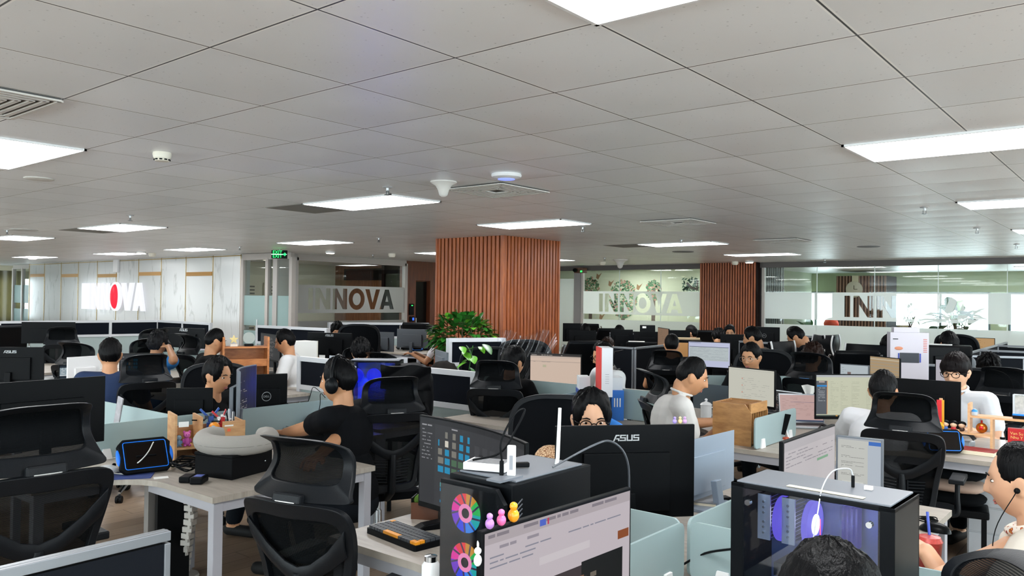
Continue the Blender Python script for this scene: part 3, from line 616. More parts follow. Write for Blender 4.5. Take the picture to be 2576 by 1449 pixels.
for px, py, l in ((383, 640, 'tiny cream smoke detector above the marble wall'), (986, 641, 'tiny white smoke detector above the left glazed room'), (1516, 662, 'tiny grey dome camera before the mural glass'), (1849, 661, 'small white detector above the wood pillar')):
    t = thing('smoke_detector' if 'camera' not in l else 'dome_camera', l, 'smoke detector' if 'camera' not in l else 'camera', ceil_at(px, py-3)); MB().lathe([(0.001, 0), (0.07, 0), (0.07, -0.04), (0.05, -0.07), (0.001, -0.075)], seg=18).build('housing', mat('detector_cream'), t, smooth=40)
t = thing('wifi_router', 'white dome router with a blue light ring by the vent', 'router', ceil_at(1274, 438)); MB().lathe([(0.001, 0), (0.1, 0), (0.105, -0.01), (0.1, -0.022), (0.07, -0.034), (0.001, -0.036)], seg=32).build('shell', M_WHITE, t, smooth=40); MB().lathe([(0.05, -0.0345), (0.058, -0.0345), (0.058, -0.037), (0.05, -0.037)], seg=28).build('light_ring', mat('blue_ring', '#7080ff', emis=1.5), t)
def horn(px, py, l, s=1.0):
    t = thing('ceiling_horn', l, 'ceiling antenna', ceil_at(px, py)); MB().lathe([(0.001, 0), (0.097*s, 0), (0.098*s, -0.008*s), (0.06*s, -0.03*s), (0.042*s, -0.06*s), (0.03*s, -0.1*s), (0.015*s, -0.112*s), (0.001, -0.114*s)], seg=28).build('cone', mat('horn_white', '#cfccc6', rough=0.35), t, smooth=50)
horn(1116, 457, 'white funnel shaped ceiling antenna beside the centre left light'); horn(1560, 653, 'distant funnel shaped ceiling antenna before the mural glass', 1.6)
def disc(px, py, l, r=0.1, col='#c9c6c0', name='ceiling_speaker'):
    t = thing(name, l, 'ceiling speaker', ceil_at(px, py)); MB().lathe([(0.001, 0), (r, 0), (r*1.02, -0.006), (r*0.9, -0.01), (0.001, -0.012)], seg=28).build('grille', mat('grille_'+col, col, rough=0.5), t, smooth=50)
disc(98, 449, 'flat round white ceiling speaker at the left', 0.1); disc(2185, 620, 'round dark grey ceiling speaker at the right', 0.16, '#6f6f72'); disc(60, 578, 'round white ceiling speaker near the left edge', 0.17, '#bdbcba'); disc(1718, 633, 'dark round ceiling speaker behind the lit panel', 0.18, '#66666a')
def downlight(px, py, l):
    t = thing('downlight', l, 'downlight', ceil_at(px, py), 0, 'round ceiling downlights'); MB().lathe([(0.001, 0), (0.09, 0), (0.09, -0.03), (0.001, -0.03)], seg=20).build('rim', M_WHITE, t, smooth=40); MB().lathe([(0.001, -0.031), (0.075, -0.031), (0.07, -0.04), (0.001, -0.04)], seg=20).build('lens', mat('downlight_lens', '#fff4e2', emis=9), t)
for px, py, l in ((355, 633, 'round lit downlight above the wall sign'), (831, 633, 'round lit downlight above the left glazed room'), (82, 648, 'round lit downlight at the far left'), (1885, 657, 'round lit downlight above the wood pillar')): downlight(px, py, l)
# exit sign hanging from the ceiling
p = at(703, 640, d=14.6); t = thing('exit_sign', 'green lit exit sign with an arrow hanging before the glass door', 'exit sign', (p.x, p.y, p.z), YAW*-1*0+math.radians(39.3))
MB().box(0, 0.0, 0, 0.28, 0.05, 0.15).build('sign_box', mat('sign_green_dark', '#08201a'), t, bevel=0.004); MB().cyl((0, 0, 0.075), (0, 0, CEIL-p.z), 0.008).build('hanger', M_ALU, t)
RM = Matrix.Translation((0, -0.027, 0)) @ Matrix.Rotation(PI/2, 4, 'X'); ge = mat('sign_green_lit', '#20ff70', emis=1.6)
text_mesh('lettering', 'EXIT', 0.085, ge, t, Matrix.Translation((-0.03, -0.027, 0.035)) @ Matrix.Rotation(PI/2, 4, 'X')); text_mesh('lettering', 'EXIT', 0.085, ge, t, Matrix.Translation((-0.03, -0.027, -0.035)) @ Matrix.Rotation(PI/2, 4, 'X'))
MB().prism([(0.07, -0.012), (0.1, -0.012), (0.1, -0.035), (0.135, 0), (0.1, 0.035), (0.1, 0.012), (0.07, 0.012)], 0, 0.002, 0, M=RM).build('arrow', ge, t); MB().box(0, -0.027, 0, 0.28, 0.003, 0.01).build('light_bar', mat('sign_bar', '#e8ffe8', emis=1.5), t)
# box on the marble wall
tag(MB().box(mx_(294), YM-0.03, mz(294, 667), 0.24, 0.06, 0.36).build('wall_box', M_WHITE, bevel=0.01), 'small white box high on the marble wall above the sign', 'wall box')
# camera box above the mural glass
t = thing('wall_camera', 'brown boxed camera with a green light at the mural glass corner', 'camera', (bx(1471), YB-0.2, bz(1471, 681))); MB().box(0, 0, 0, 0.26, 0.2, 0.13).build('housing', mat('cam_brown', '#5a3a2c'), t, bevel=0.01); MB().lathe([(0.001, 0), (0.05, 0), (0.045, 0.05), (0.001, 0.05)], (-0.05, -0.15, 0), 14, M=Matrix.Rotation(PI/2, 3, 'X')).build('lens', M_BLACK, t); MB().box(0.09, -0.102, -0.03, 0.05, 0.004, 0.04).build('green_light', mat('green_led'), t)
# ---------------------------------------------------------------- furniture builders
DZ = 0.75
M_TOP = wood_mat('desk_laminate', '#8b8379', '#a39b91', scale=(2, 16, 2), rough=0.42); M_LEG = mat('desk_leg_grey', '#9c9ca2', rough=0.45)
M_DIV = frost_mat('divider_glass', '#adbfc0', clear=0.12, tl=0.35); M_EDGE = mat('glass_edge', '#dce8e6', rough=0.2)
M_CF = mat('chair_frame', (0.006, 0.0072, 0.009), rough=0.42, bump=0.15, bscale=300, spec=0.16, raw=True); M_CFG = mat('chair_frame_grey', '#3a3f46', rough=0.45); M_CM = mesh_fabric('chair_mesh', '#06080a', 0.055); M_CS = mat('seat_fabric', '#101216', rough=0.9)
M_CHR = mat('chrome', '#c8ccd0', rough=0.15, metal=1.0); M_LEA = mat('black_leather', '#15181c', rough=0.34, bump=0.25, bscale=40); M_PLATE = mat('silver_plate', '#8f8c88', rough=0.25, metal=0.7); M_PLB = mat('blue_plate', '#2f7fc0', rough=0.3)
M_WP = mat('partition_frame_white', '#bfc1c5', rough=0.4); M_NAVY = mat('partition_navy', '#0a1220', rough=0.6); M_FRO = frost_mat('partition_frost', '#b4c2c1', clear=0.08, tl=0.3); M_DKF = mat('dark_fabric_panel', '#1a1e25', rough=0.85, bump=0.2, bscale=500)

def ring(b, outer, inner, surf, th, mi=0):
    """closed band between two outlines (same count), laid on surf(x,z)->y, thickness th towards -y"""
    n = len(outer); vs = []
    for o_, i_ in zip(outer, inner):
        for (x, z) in (o_, i_):
            y = surf(x, z); vs += [(x, y, z), (x, y-th, z)]
    fs = []
    for k in range(n):
        a, c = 4*k, 4*((k+1) % n)
        fs += [(a, c, c+2, a+2), (a+1, a+3, c+3, c+1), (a, a+1, c+1, c), (a+2, c+2, c+3, a+3)]
    b.add(vs, fs, mi)
def fill(b, outline, surf, dy=0.0, rings=5, mi=0):
    n = len(outline); cx = sum(p[0] for p in outline)/n; cz = sum(p[1] for p in outline)/n; vs = []; fs = []
    for r in range(rings):
        t = 1-r/rings
        for x, z in outline:
            X, Z = cx+(x-cx)*t, cz+(z-cz)*t; vs.append((X, surf(X, Z)+dy, Z))
    vs.append((cx, surf(cx, cz)+dy, cz))
    for r in range(rings-1):
        for k in range(n): fs.append((r*n+k, r*n+(k+1) % n, (r+1)*n+(k+1) % n, (r+1)*n+k))
    for k in range(n): fs.append(((rings-1)*n+k, (rings-1)*n+(k+1) % n, rings*n))
    b.add(vs, fs, mi)
def loop(pts, n=8):
    P = [Vector((p[0], 0, p[1])) for p in pts]; N = len(P); out = []
    for i in range(N):
        a, b_, c, d = P[(i-1) % N], P[i], P[(i+1) % N], P[(i+2) % N]
        for k in range(n):
            t = k/n; v = 0.5*((2*b_)+(c-a)*t+(2*a-5*b_+4*c-d)*t*t+(3*b_-a-3*c+d)*t**3); out.append((v.x, v.z))
    return out
def sym(right):  # right half from top centre to bottom centre -> closed outline
    return right + [(-x, z) for x, z in reversed(right) if abs(x) > 1e-6]
def star_base(t, chrome=True, z=0.0):
    m = M_CHR if chrome else M_CF
    MB().cyl((0, 0, 0.1), (0, 0, 0.30), 0.03, 0.025).cyl((0, 0, 0.3), (0, 0, 0.42), 0.016).build('gas_lift', M_CHR, t, smooth=40)
    b = MB()
    for k in range(5):
        a = 2*PI*k/5+0.3; b.tube([(0.03*math.cos(a), 0.03*math.sin(a), 0.14), (0.17*math.cos(a), 0.17*math.sin(a), 0.115), (0.31*math.cos(a), 0.31*math.sin(a), 0.078)], [0.024, 0.02, 0.015], 8)
    b.build('base', m, t, smooth=40)
    for k in range(5):
        a = 2*PI*k/5+0.3; x, y = 0.31*math.cos(a), 0.31*math.sin(a); b = MB(); n = Vector((-math.sin(a), math.cos(a), 0))
        for s_ in (-1, 1): c = Vector((x, y, 0.029))+n*0.015*s_; b.cyl(c-n*0.009, c+n*0.009, 0.029, seg=14)
        b.ball((x, y, 0.045), (0.026, 0.026, 0.022), 10, 6); b.build('caster', M_BLACK, t, smooth=40)
def seat_pad(t, w=0.49, d=0.46, z=0.47, m=None, name='seat'):
    def f(u, v):
        x, y = (u-0.5)*w, (v-0.5)*d; q = max(abs(u-0.5), abs(v-0.5))*2
        return (x*(1-0.06*v), y+0.02, z-0.03*q**6-0.012*math.sin(PI*v)+0.012)
    MB().sheet(f, 14, 14, 0.06).build(name, m or M_CS, t, smooth=60)
def arms(t, w=0.27, z=0.68, m=None):
    for s_ in (-1, 1):
        b = MB(); b.tube(smooth_path([(s_*0.2, -0.02, 0.44), (s_*w, -0.02, 0.46), (s_*w, -0.02, 0.56), (s_*w, -0.01, z-0.03)], 5), 0.016, 8); b.box(s_*w, 0.03, z-0.015, 0.085, 0.25, 0.03)
        b.build('armrest', m or M_CF, t, smooth=40, bevel=0.008)
def make_ergo(label, plate='silver', frame=None):
    t = thing('office_chair', label, 'chair'); fr = frame or M_CF
    def hs(x, z): q = (z-1.0)/0.22; return -0.335+0.095*math.sin(PI*min(1, max(0, q*0.92)))-0.03*q+1.3*x*x-0.25*max(0, q-0.75)
    def bs(x, z): q = (z-0.5)/0.48; return -0.23-0.11*q+0.035*math.sin(PI*q)-0.02+0.75*x*x
    ho = loop(sym([(0, 1.215), (0.09, 1.212), (0.15, 1.195), (0.176, 1.15), (0.186, 1.08), (0.205, 1.02), (0.215, 0.985), (0.15, 0.982), (0, 0.982)]), 4)
    hi = loop(sym([(0, 1.19), (0.08, 1.188), (0.125, 1.176), (0.146, 1.14), (0.15, 1.09), (0.153, 1.055), (0.13, 1.04), (0.08, 1.038), (0, 1.038)]), 4)
    b = MB(); ring(b, ho, hi, hs, 0.022); b.build('headrest_frame', fr, t, smooth=50, bevel=0.004)
    b = MB(); fill(b, hi, hs, -0.008); b.build('headrest_mesh', M_CM, t, smooth=80)
    bo = loop(sym([(0, 0.985), (0.12, 0.985), (0.205, 0.97), (0.232, 0.92), (0.225, 0.82), (0.195, 0.68), (0.178, 0.56), (0.16, 0.50), (0.1, 0.48), (0, 0.478)]), 4)
    bi = loop(sym([(0, 0.925), (0.11, 0.928), (0.175, 0.918), (0.195, 0.885), (0.192, 0.81), (0.165, 0.68), (0.15, 0.57), (0.135, 0.53), (0.09, 0.52), (0, 0.52)]), 4)
    b = MB(); ring(b, bo, bi, bs, 0.03)
    # V shaped brace
    vo = [(-0.215, 0.90), (-0.14, 0.815), (-0.06, 0.755), (0, 0.738), (0.06, 0.755), (0.14, 0.815), (0.215, 0.90)]; vi = [(-0.20, 0.80), (-0.13, 0.745), (-0.055, 0.70), (0, 0.682), (0.055, 0.70), (0.13, 0.745), (0.20, 0.80)]
    b.sheet(lambda u, v: (lambda q, f, w: (lambda X, Z: (X, bs(X, Z)-0.026-0.01*math.sin(PI*v), Z))((vo[q][0]*(1-f)+vo[q+1][0]*f)*(1-w)+(vi[q][0]*(1-f)+vi[q+1][0]*f)*w, (vo[q][1]*(1-f)+vo[q+1][1]*f)*(1-w)+(vi[q][1]*(1-f)+vi[q+1][1]*f)*w))(min(5, int(u*6)), u*6-min(5, int(u*6)), v), 24, 4, 0.012)
    b.tube([(0, bs(0, 0.72)-0.035, 0.72), (0, bs(0, 0.6)-0.04, 0.6), (0, bs(0, 0.48)-0.03, 0.48), (0, -0.18, 0.42)], [0.02, 0.024, 0.028, 0.03], 8)
    b.build('back_frame', fr, t, smooth=50, bevel=0.003)
    b = MB(); fill(b, bi, bs, -0.008, 7); b.build('back_mesh', M_CM, t, smooth=80)
    for s_ in (-1, 1):
        b = MB(); b.tube([(s_*0.028, bs(0.02, z)-0.02, z) for z in (0.68, 0.6, 0.53)], 0.006, 6)
        for k in range(8):
            z = 0.67-k*0.019; w_ = 0.125-0.003*k; b.tube([(s_*0.025, bs(0.02, z)-0.022, z), (s_*w_, bs(w_, z)-0.02, z+0.006)], 0.0065, 6)
        b.build('lumbar_rib', fr, t, smooth=50)
    b = MB(); b.box(0, -0.362, 0.985, 0.125, 0.03, 0.06, M=Matrix.Rotation(-0.15, 3, 'X')); b.build('headrest_bracket', fr, t, bevel=0.008)
    MB().box(0, -0.3785, 0.978, 0.085, 0.006, 0.02, M=Matrix.Rotation(-0.15, 3, 'X')).build('maker_plate', M_PLB if plate == 'blue' else M_PLATE, t)
    seat_pad(t); MB().box(0, 0, 0.425, 0.2, 0.22, 0.045).build('mechanism', M_CF, t, bevel=0.01); arms(t); star_base(t)
    return t
def make_visitor(label):
    """low leather back on a chrome side frame"""
    t = thing('leather_chair', label, 'chair')
    def back(u, v):
        x, z = (u-0.5)*0.46*(1-0.12*v*v), 0.5+0.50*v; return (x, -0.20-0.14*v+0.05*math.sin(PI*v*1.3)+0.25*x*x-0.01, z)
    MB().sheet(lambda u, v: back(u, v), 10, 14, 0.055).build('backrest', M_LEA, t, smooth=60, bevel=0.012)
    for s_ in (-1, 1):
        MB().tube(smooth_path([(s_*0.235, -0.31, 0.98), (s_*0.245, -0.29, 0.93), (s_*0.245, -0.22, 0.75), (s_*0.25, -0.2, 0.55), (s_*0.25, 0.16, 0.42)], 6), 0.012, 8).build('side_rail', M_CHR, t, smooth=50)
        MB().box(s_*0.27, 0.0, 0.68, 0.05, 0.26, 0.03).tube([(s_*0.27, 0.1, 0.67), (s_*0.255, 0.12, 0.45)], 0.01).build('armrest', M_BLACK, t, smooth=40, bevel=0.008)
    seat_pad(t, m=M_LEA); star_base(t); return t
def make_wave(label):
    """high wavy executive back with pale piping"""
    t = thing('executive_chair', label, 'chair')
    P = lambda v: -0.2-0.13*v+0.05*math.sin(2*PI*v)
    MB().sheet(lambda u, v: ((u-0.5)*0.48, P(v)+0.04*(2*u-1)**2, 0.48+0.68*v), 10, 20, 0.05).build('backrest', M_LEA, t, smooth=60, bevel=0.01)
    for s_ in (-1, 1): MB().tube([(s_*0.242, P(v)+0.03, 0.48+0.68*v) for v in [i/16 for i in range(17)]], 0.011, 8).build('piping', mat('pale_piping', '#cfcfcf', rough=0.3), t, smooth=50)
    seat_pad(t, m=M_LEA); arms(t, m=M_CHR); star_base(t); return t
def make_task(label, wrapped=False):
    """wide rounded mesh back without headrest"""
    t = thing('task_chair', label, 'chair')
    s_ = lambda x, z: -0.25-0.12*(z-0.5)+0.9*x*x
    o_ = loop(sym([(0, 1.05), (0.12, 1.045), (0.21, 1.01), (0.25, 0.92), (0.245, 0.75), (0.2, 0.6), (0.1, 0.54), (0, 0.53)]), 4); i_ = [(x*0.9, 0.79+(z-0.79)*0.9) for x, z in o_]
    b = MB(); ring(b, o_, i_, s_, 0.025); b.build('back_frame', M_CF, t, smooth=50, bevel=0.004); b = MB(); fill(b, i_, s_, -0.008, 6); b.build('back_mesh', mat('solid_back_mesh', '#0d1015', rough=0.85), t, smooth=80)
    if wrapped:
        R = random.Random(3)
        b = MB(); b.sheet(lambda u, v: ((u-0.5)*0.58*(1-0.15*v), -0.31-0.05*math.sin(PI*v)-0.006*math.sin(u*37+v*11)-0.005*math.sin(u*23-v*29)+0.9*((u-0.5)*0.5)**2, 0.55+0.56*v+0.03*math.sin(u*9)), 50, 30)
        b.sheet(lambda u, v: ((u-0.5)*0.58*(1-0.15*v), -0.20+0.012*math.sin(u*31+v*17)+0.9*((u-0.5)*0.5)**2, 0.55+0.56*v+0.03*math.sin(u*9)), 50, 30)
        b.build('plastic_cover', glass_mat('cling_film', (0.90, 0.91, 0.93), 0.12), t, smooth=60)
    b = MB(); b.tube([(0, -0.33, 0.8), (0, -0.3, 0.55), (0, -0.16, 0.43)], 0.022, 8); b.build('spine', M_CF, t, smooth=40)
    seat_pad(t); arms(t); star_base(t, False); return t

def text_lines(L, x0, x1, z0, z1, rows, col, R, fill_=0.7, hh=0.35):
    for k in range(rows):
        z = z1-(z1-z0)*(k+0.5)/rows; h = (z1-z0)/rows*hh; x = x0
        while x < x1-0.01:
            w_ = R.uniform(0.02, 0.12)*(x1-x0); e = min(x1, x+w_)
            if R.random() < fill_: L.append((x, z, e, z+h, col))
            x = e+0.012*(x1-x0)
            if R.random() > 0.94: break
def ui_rects(kind, R):
    """rectangles (x0,z0,x1,z1,colour) in 0..1 for what a screen shows"""
    L = []
    if kind == 'browser':
        L += [(0, 0, 1, 1, '#c6bcc2'), (0, .93, 1, 1, '#b3a9ad')]; text_lines(L, .02, .9, .94, .99, 1, '#857d85', R, .8, .4); text_lines(L, .05, .7, .86, .92, 1, '#97909a', R, .9, .3); text_lines(L, .03, .95, .77, .86, 3, '#8a8a98', R, .85, .28)
        L += [(.33, .945, .37, .985, '#4a63c9'), (.38, .945, .39, .985, '#c02c55'), (.9, .68, .99, .74, '#8c4a23'), (.33, .70, .68, .75, '#d0c8cc')]; text_lines(L, .06, .5, .62, .68, 1, '#8f8790', R, .6, .3)
        L += [(.0, 0, .94, .60, '#3a3033'), (.62, .0, .94, .62, '#050709'), (.27, 0, .62, .50, '#2b2824'), (.27, .30, .40, .50, '#94694a'), (.33, .34, .66, .52, '#23262a')]
        for k in range(60): x, z = R.uniform(.27, .72), R.uniform(0, .55); L.append((x, z, x+R.uniform(.01, .05), z+R.uniform(.01, .05), R.choice(['#6e655a', '#8d887e', '#191b1e', '#b9b4a8', '#3c4046', '#7f5b44', '#4e5257'])))
        L += [(.47, .10, .60, .40, '#9b968d'), (.44, .16, .47, .34, '#8d887f'), (.52, .40, .60, .46, '#a19c94'), (.585, .22, .60, .30, '#2a2a2c')]
    elif kind == 'folders':
        L += [(0, 0, 1, 1, '#35363a'), (0, .94, 1, 1, '#26272b'), (0, 0, .13, .94, '#2e2f33'), (.44, 0, .46, .94, '#28292c'), (.46, .1, 1, .8, '#3f4044'), (.5, .1, .58, .72, '#24252a')]
        for r in range(5):
            for c in range(5):
                x, z = .15+c*.058, .80-r*.10; q = R.random(); L.append((x, z, x+.046, z+.072, '#1b8cb8' if q < .55 else ('#d8d2c4' if q < .7 else ('#7c7a72' if q < .85 else '#4a6a50'))))
        L += [(.17, .23, .30, .28, '#4aa0a0'), (.17, .18, .24, .22, '#1b8cb8'), (.17, .05, .24, .08, '#1b8cb8'), (.62, .66, .635, .69, '#d83a34')]
        text_lines(L, .64, .9, .3, .7, 14, '#b5a79d', R, .6, .3); text_lines(L, .52, .57, .15, .7, 14, '#9a9a9a', R, .8, .35); text_lines(L, .02, .11, .5, .88, 9, '#8a8a8e', R, .7, .3); text_lines(L, .02, .6, .89, .93, 1, '#9a9a9e', R, .7, .4)
    elif kind == 'code':
        L += [(0, 0, 1, 1, '#252629'), (0, 0, .1, 1, '#2f3034')]; text_lines(L, .15, .75, .05, .92, 22, R.choice(['#8f8a86', '#9aa0a6']), R, .5, .35); text_lines(L, .15, .5, .3, .6, 6, '#8a5a4a', R, .4, .35)
    elif kind == 'codeblue':
        L += [(0, 0, 1, 1, '#16232f'), (0, .6, .35, .9, '#8fa0a8'), (.0, .55, .8, .6, '#c0c8cc'), (0, .40, .7, .44, '#3a8ce0')]; text_lines(L, .05, .6, .62, .9, 5, '#d9dde0', R, .7, .4)
    elif kind == 'sheet':
        L += [(0, 0, 1, 1, '#c3c8e2'), (.02, .25, .97, .80, '#bcc6c8'), (.02, .8, .97, .82, '#4a4f66'), (.02, .96, .3, .98, '#8088a8')]; text_lines(L, .03, .96, .27, .78, 18, '#a4acb2', R, .8, .4)
    elif kind == 'mail':
        L += [(0, 0, 1, 1, '#cdccbf')]; text_lines(L, .3, .9, .1, .75, 12, '#aeada4', R, .5, .2)
        for z in (.7, .5, .3): L.append((.3, z, .32, z+.02, '#d8502a'))
        L += [(0, .95, 1, .955, '#a8a8a0')]
    elif kind == 'admin':
        L += [(0, 0, 1, 1, '#cbcdb4'), (0, .95, 1, 1, '#b9bcc0'), (0, .05, .17, .86, '#565b62'), (.01, .72, .17, .755, '#1d8fe0'), (.04, .82, .13, .85, '#c9b8b0'), (0, 0, 1, .03, '#3d4a44'), (.165, .05, .175, .86, '#d08a4a')]
        text_lines(L, .03, .14, .35, .70, 9, '#b8bcc0', R, .9, .3)
        for c in (.22, .38, .55, .78): text_lines(L, c, c+.13, .12, .85, 20, '#a9aa98', R, .9, .22)
        for k in range(8): L.append((.3+.06*k, .005, .33+.06*k, .027, R.choice(['#d8d8c8', '#e0a040', '#40a0e0', '#c04040'])))
    elif kind == 'doc':
        L += [(0, 0, 1, 1, '#c5bfc2'), (0, .9, 1, 1, '#b9b4b8'), (.62, .66, .85, .69, '#7da989'), (.28, .18, .34, .32, '#c4302b'), (.36, .22, .48, .36, '#7d7a76')]; text_lines(L, .03, .95, .70, .88, 5, '#8d8890', R, .8, .25); text_lines(L, .5, .75, .2, .3, 3, '#a39ea4', R, .8, .3)
    elif kind == 'chat':
        L += [(0, 0, 1, 1, '#c9cac4'), (.72, .90, 1, .97, '#3a6fc4'), (.70, 0, 1, .90, '#b9c2cd'), (0, .97, 1, 1, '#b0b4b8')]
        for z in (.86, .68, .57, .50, .35): text_lines(L, .08, .62, z-.05, z, 2, '#7f7f7c', R, .9, .3)
        L.append((.1, .14, .6, .2, '#d9dad4'))
    elif kind == 'peach':
        L += [(0, 0, 1, 1, '#d6bfae'), (0, .945, 1, 1, '#3a3634'), (0, .78, 1, .79, '#9c8f85'), (0, .89, 1, .945, '#cbb8aa'), (.25, .66, .32, .68, '#a5b18a'), (.25, .62, .32, .64, '#a5b18a')]; text_lines(L, .02, .9, .75, .78, 1, '#a59890', R, .7, .4); text_lines(L, .02, .98, .95, .98, 1, '#b0a8a0', R, .5, .5); text_lines(L, .02, .5, .02, .06, 1, '#a59890', R, .7, .3)
    elif kind == 'pink':
        L += [(0, 0, 1, 1, '#c7a7a2'), (0, 0, 1, .05, '#3c4a66')]; text_lines(L, .05, .9, .1, .9, 16, '#a98c88', R, .4, .25); L.append((.25, .72, .95, .73, '#6f6a86'))
    elif kind == 'list':
        L += [(0, 0, 1, 1, '#d2d2c6'), (.02, .8, .16, .92, '#3f51a8')]; text_lines(L, .2, .9, .08, .9, 16, '#b5b5aa', R, .5, .2)
    elif kind == 'waves':
        L += [(0, 0, 1, 1, '#b39a76')]
        for k in range(9): L.append((0, k*.11+.02, 1, k*.11+.06, R.choice(['#8f8474', '#c9bba2', '#7c7264', '#a99b86'])))
    elif kind == 'chart': L += [(0, 0, 1, 1, '#b9c3c8'), (.25, .5, .38, .68, '#7d6a68'), (.7, .2, .9, .26, '#5f7d78')]; text_lines(L, .05, .2, .1, .9, 8, '#9aa4aa', R, .9, .3)
    elif kind == 'photo': L += [(0, 0, 1, 1, '#d6d9d6'), (.45, .2, .8, .85, '#b9c4cc'), (.55, .5, .7, .8, '#4a4038'), (.82, .1, 1, .55, '#3f7a40'), (0, 0, .8, .15, '#b8b8b4')]
    elif kind == 'brown': L += [(0, 0, 1, 1, '#8a6f5a')]; text_lines(L, .1, .9, .1, .9, 10, '#70604f', R, .5, .3)
    elif kind == 'tan': L += [(0, 0, 1, 1, '#bf9a6c')]; text_lines(L, .05, .9, .2, .9, 6, '#a58458', R, .5, .3)
    elif kind == 'plain': L += [(0, 0, 1, 1, '#bab6c0')]
    return L
def screen_mesh(parent, w_, h_, y, kind, zc, seed=1, e=0.74, surf=None, name='screen'):
    R = random.Random(seed); L = ui_rects(kind, R); cols = []; b = MB(); s_ = surf or (lambda x: y)
    for n, (x0, z0, x1, z1, c) in enumerate(L):
        if c not in cols: cols.append(c)
        x1 = min(x1, 1); z1 = min(z1, 1); k = max(1, int(abs(x1-x0)*14)) if surf else 1
        for i in range(k):
            a, d = x0+(x1-x0)*i/k, x0+(x1-x0)*(i+1)/k; X0, X1 = (a-0.5)*w_, (d-0.5)*w_; Z0, Z1 = zc+(z0-0.5)*h_, zc+(z1-0.5)*h_; o_ = -0.0004-0.00001*n
            b.quad((X0, s_(X0)+o_, Z0), (X1, s_(X1)+o_, Z0), (X1, s_(X1)+o_, Z1), (X0, s_(X0)+o_, Z1), cols.index(c))
    return b.build(name, [lit('lit_'+c[1:], c, e) for c in cols], parent)
ASUS_P = [[(0, 0), (.42, 1), (.95, 1), (.95, .8), (.56, .8), (.36, .35), (.3, .2), (.22, 0)], [(.5, .45), (.95, .45), (.95, 0), (.75, 0), (.75, .27), (.42, .27)],
          [(1.05, 1), (1.95, 1), (1.95, .82), (1.25, .82), (1.25, .6), (1.95, .6), (1.95, 0), (1.0, 0), (1.0, .18), (1.75, .18), (1.75, .42), (1.05, .42)],
          [(2.05, 1), (2.25, 1), (2.25, .18), (2.75, .18), (2.75, 1), (2.95, 1), (2.95, 0), (2.05, 0)], [(3.05, 1), (3.95, 1), (3.95, .82), (3.25, .82), (3.25, .6), (3.95, .6), (3.95, 0), (3.0, 0), (3.0, .18), (3.75, .18), (3.75, .42), (3.05, .42)]]
M_LOGO = mat('logo_silver', '#a4a6a8', rough=0.4, metal=0.3)
def asus_logo(parent, x, y, z, w_):
    b = MB(); s_ = w_/4
    for k, p in enumerate(ASUS_P): b.prism([(u*s_*1.0-w_/2, v*s_*0.9) for u, v in p], 0, 0.0015, 0, M=Matrix.Translation((x, y, z)) @ Matrix.Rotation(PI/2, 4, 'X'))
    b.build('maker_logo', M_LOGO, parent)
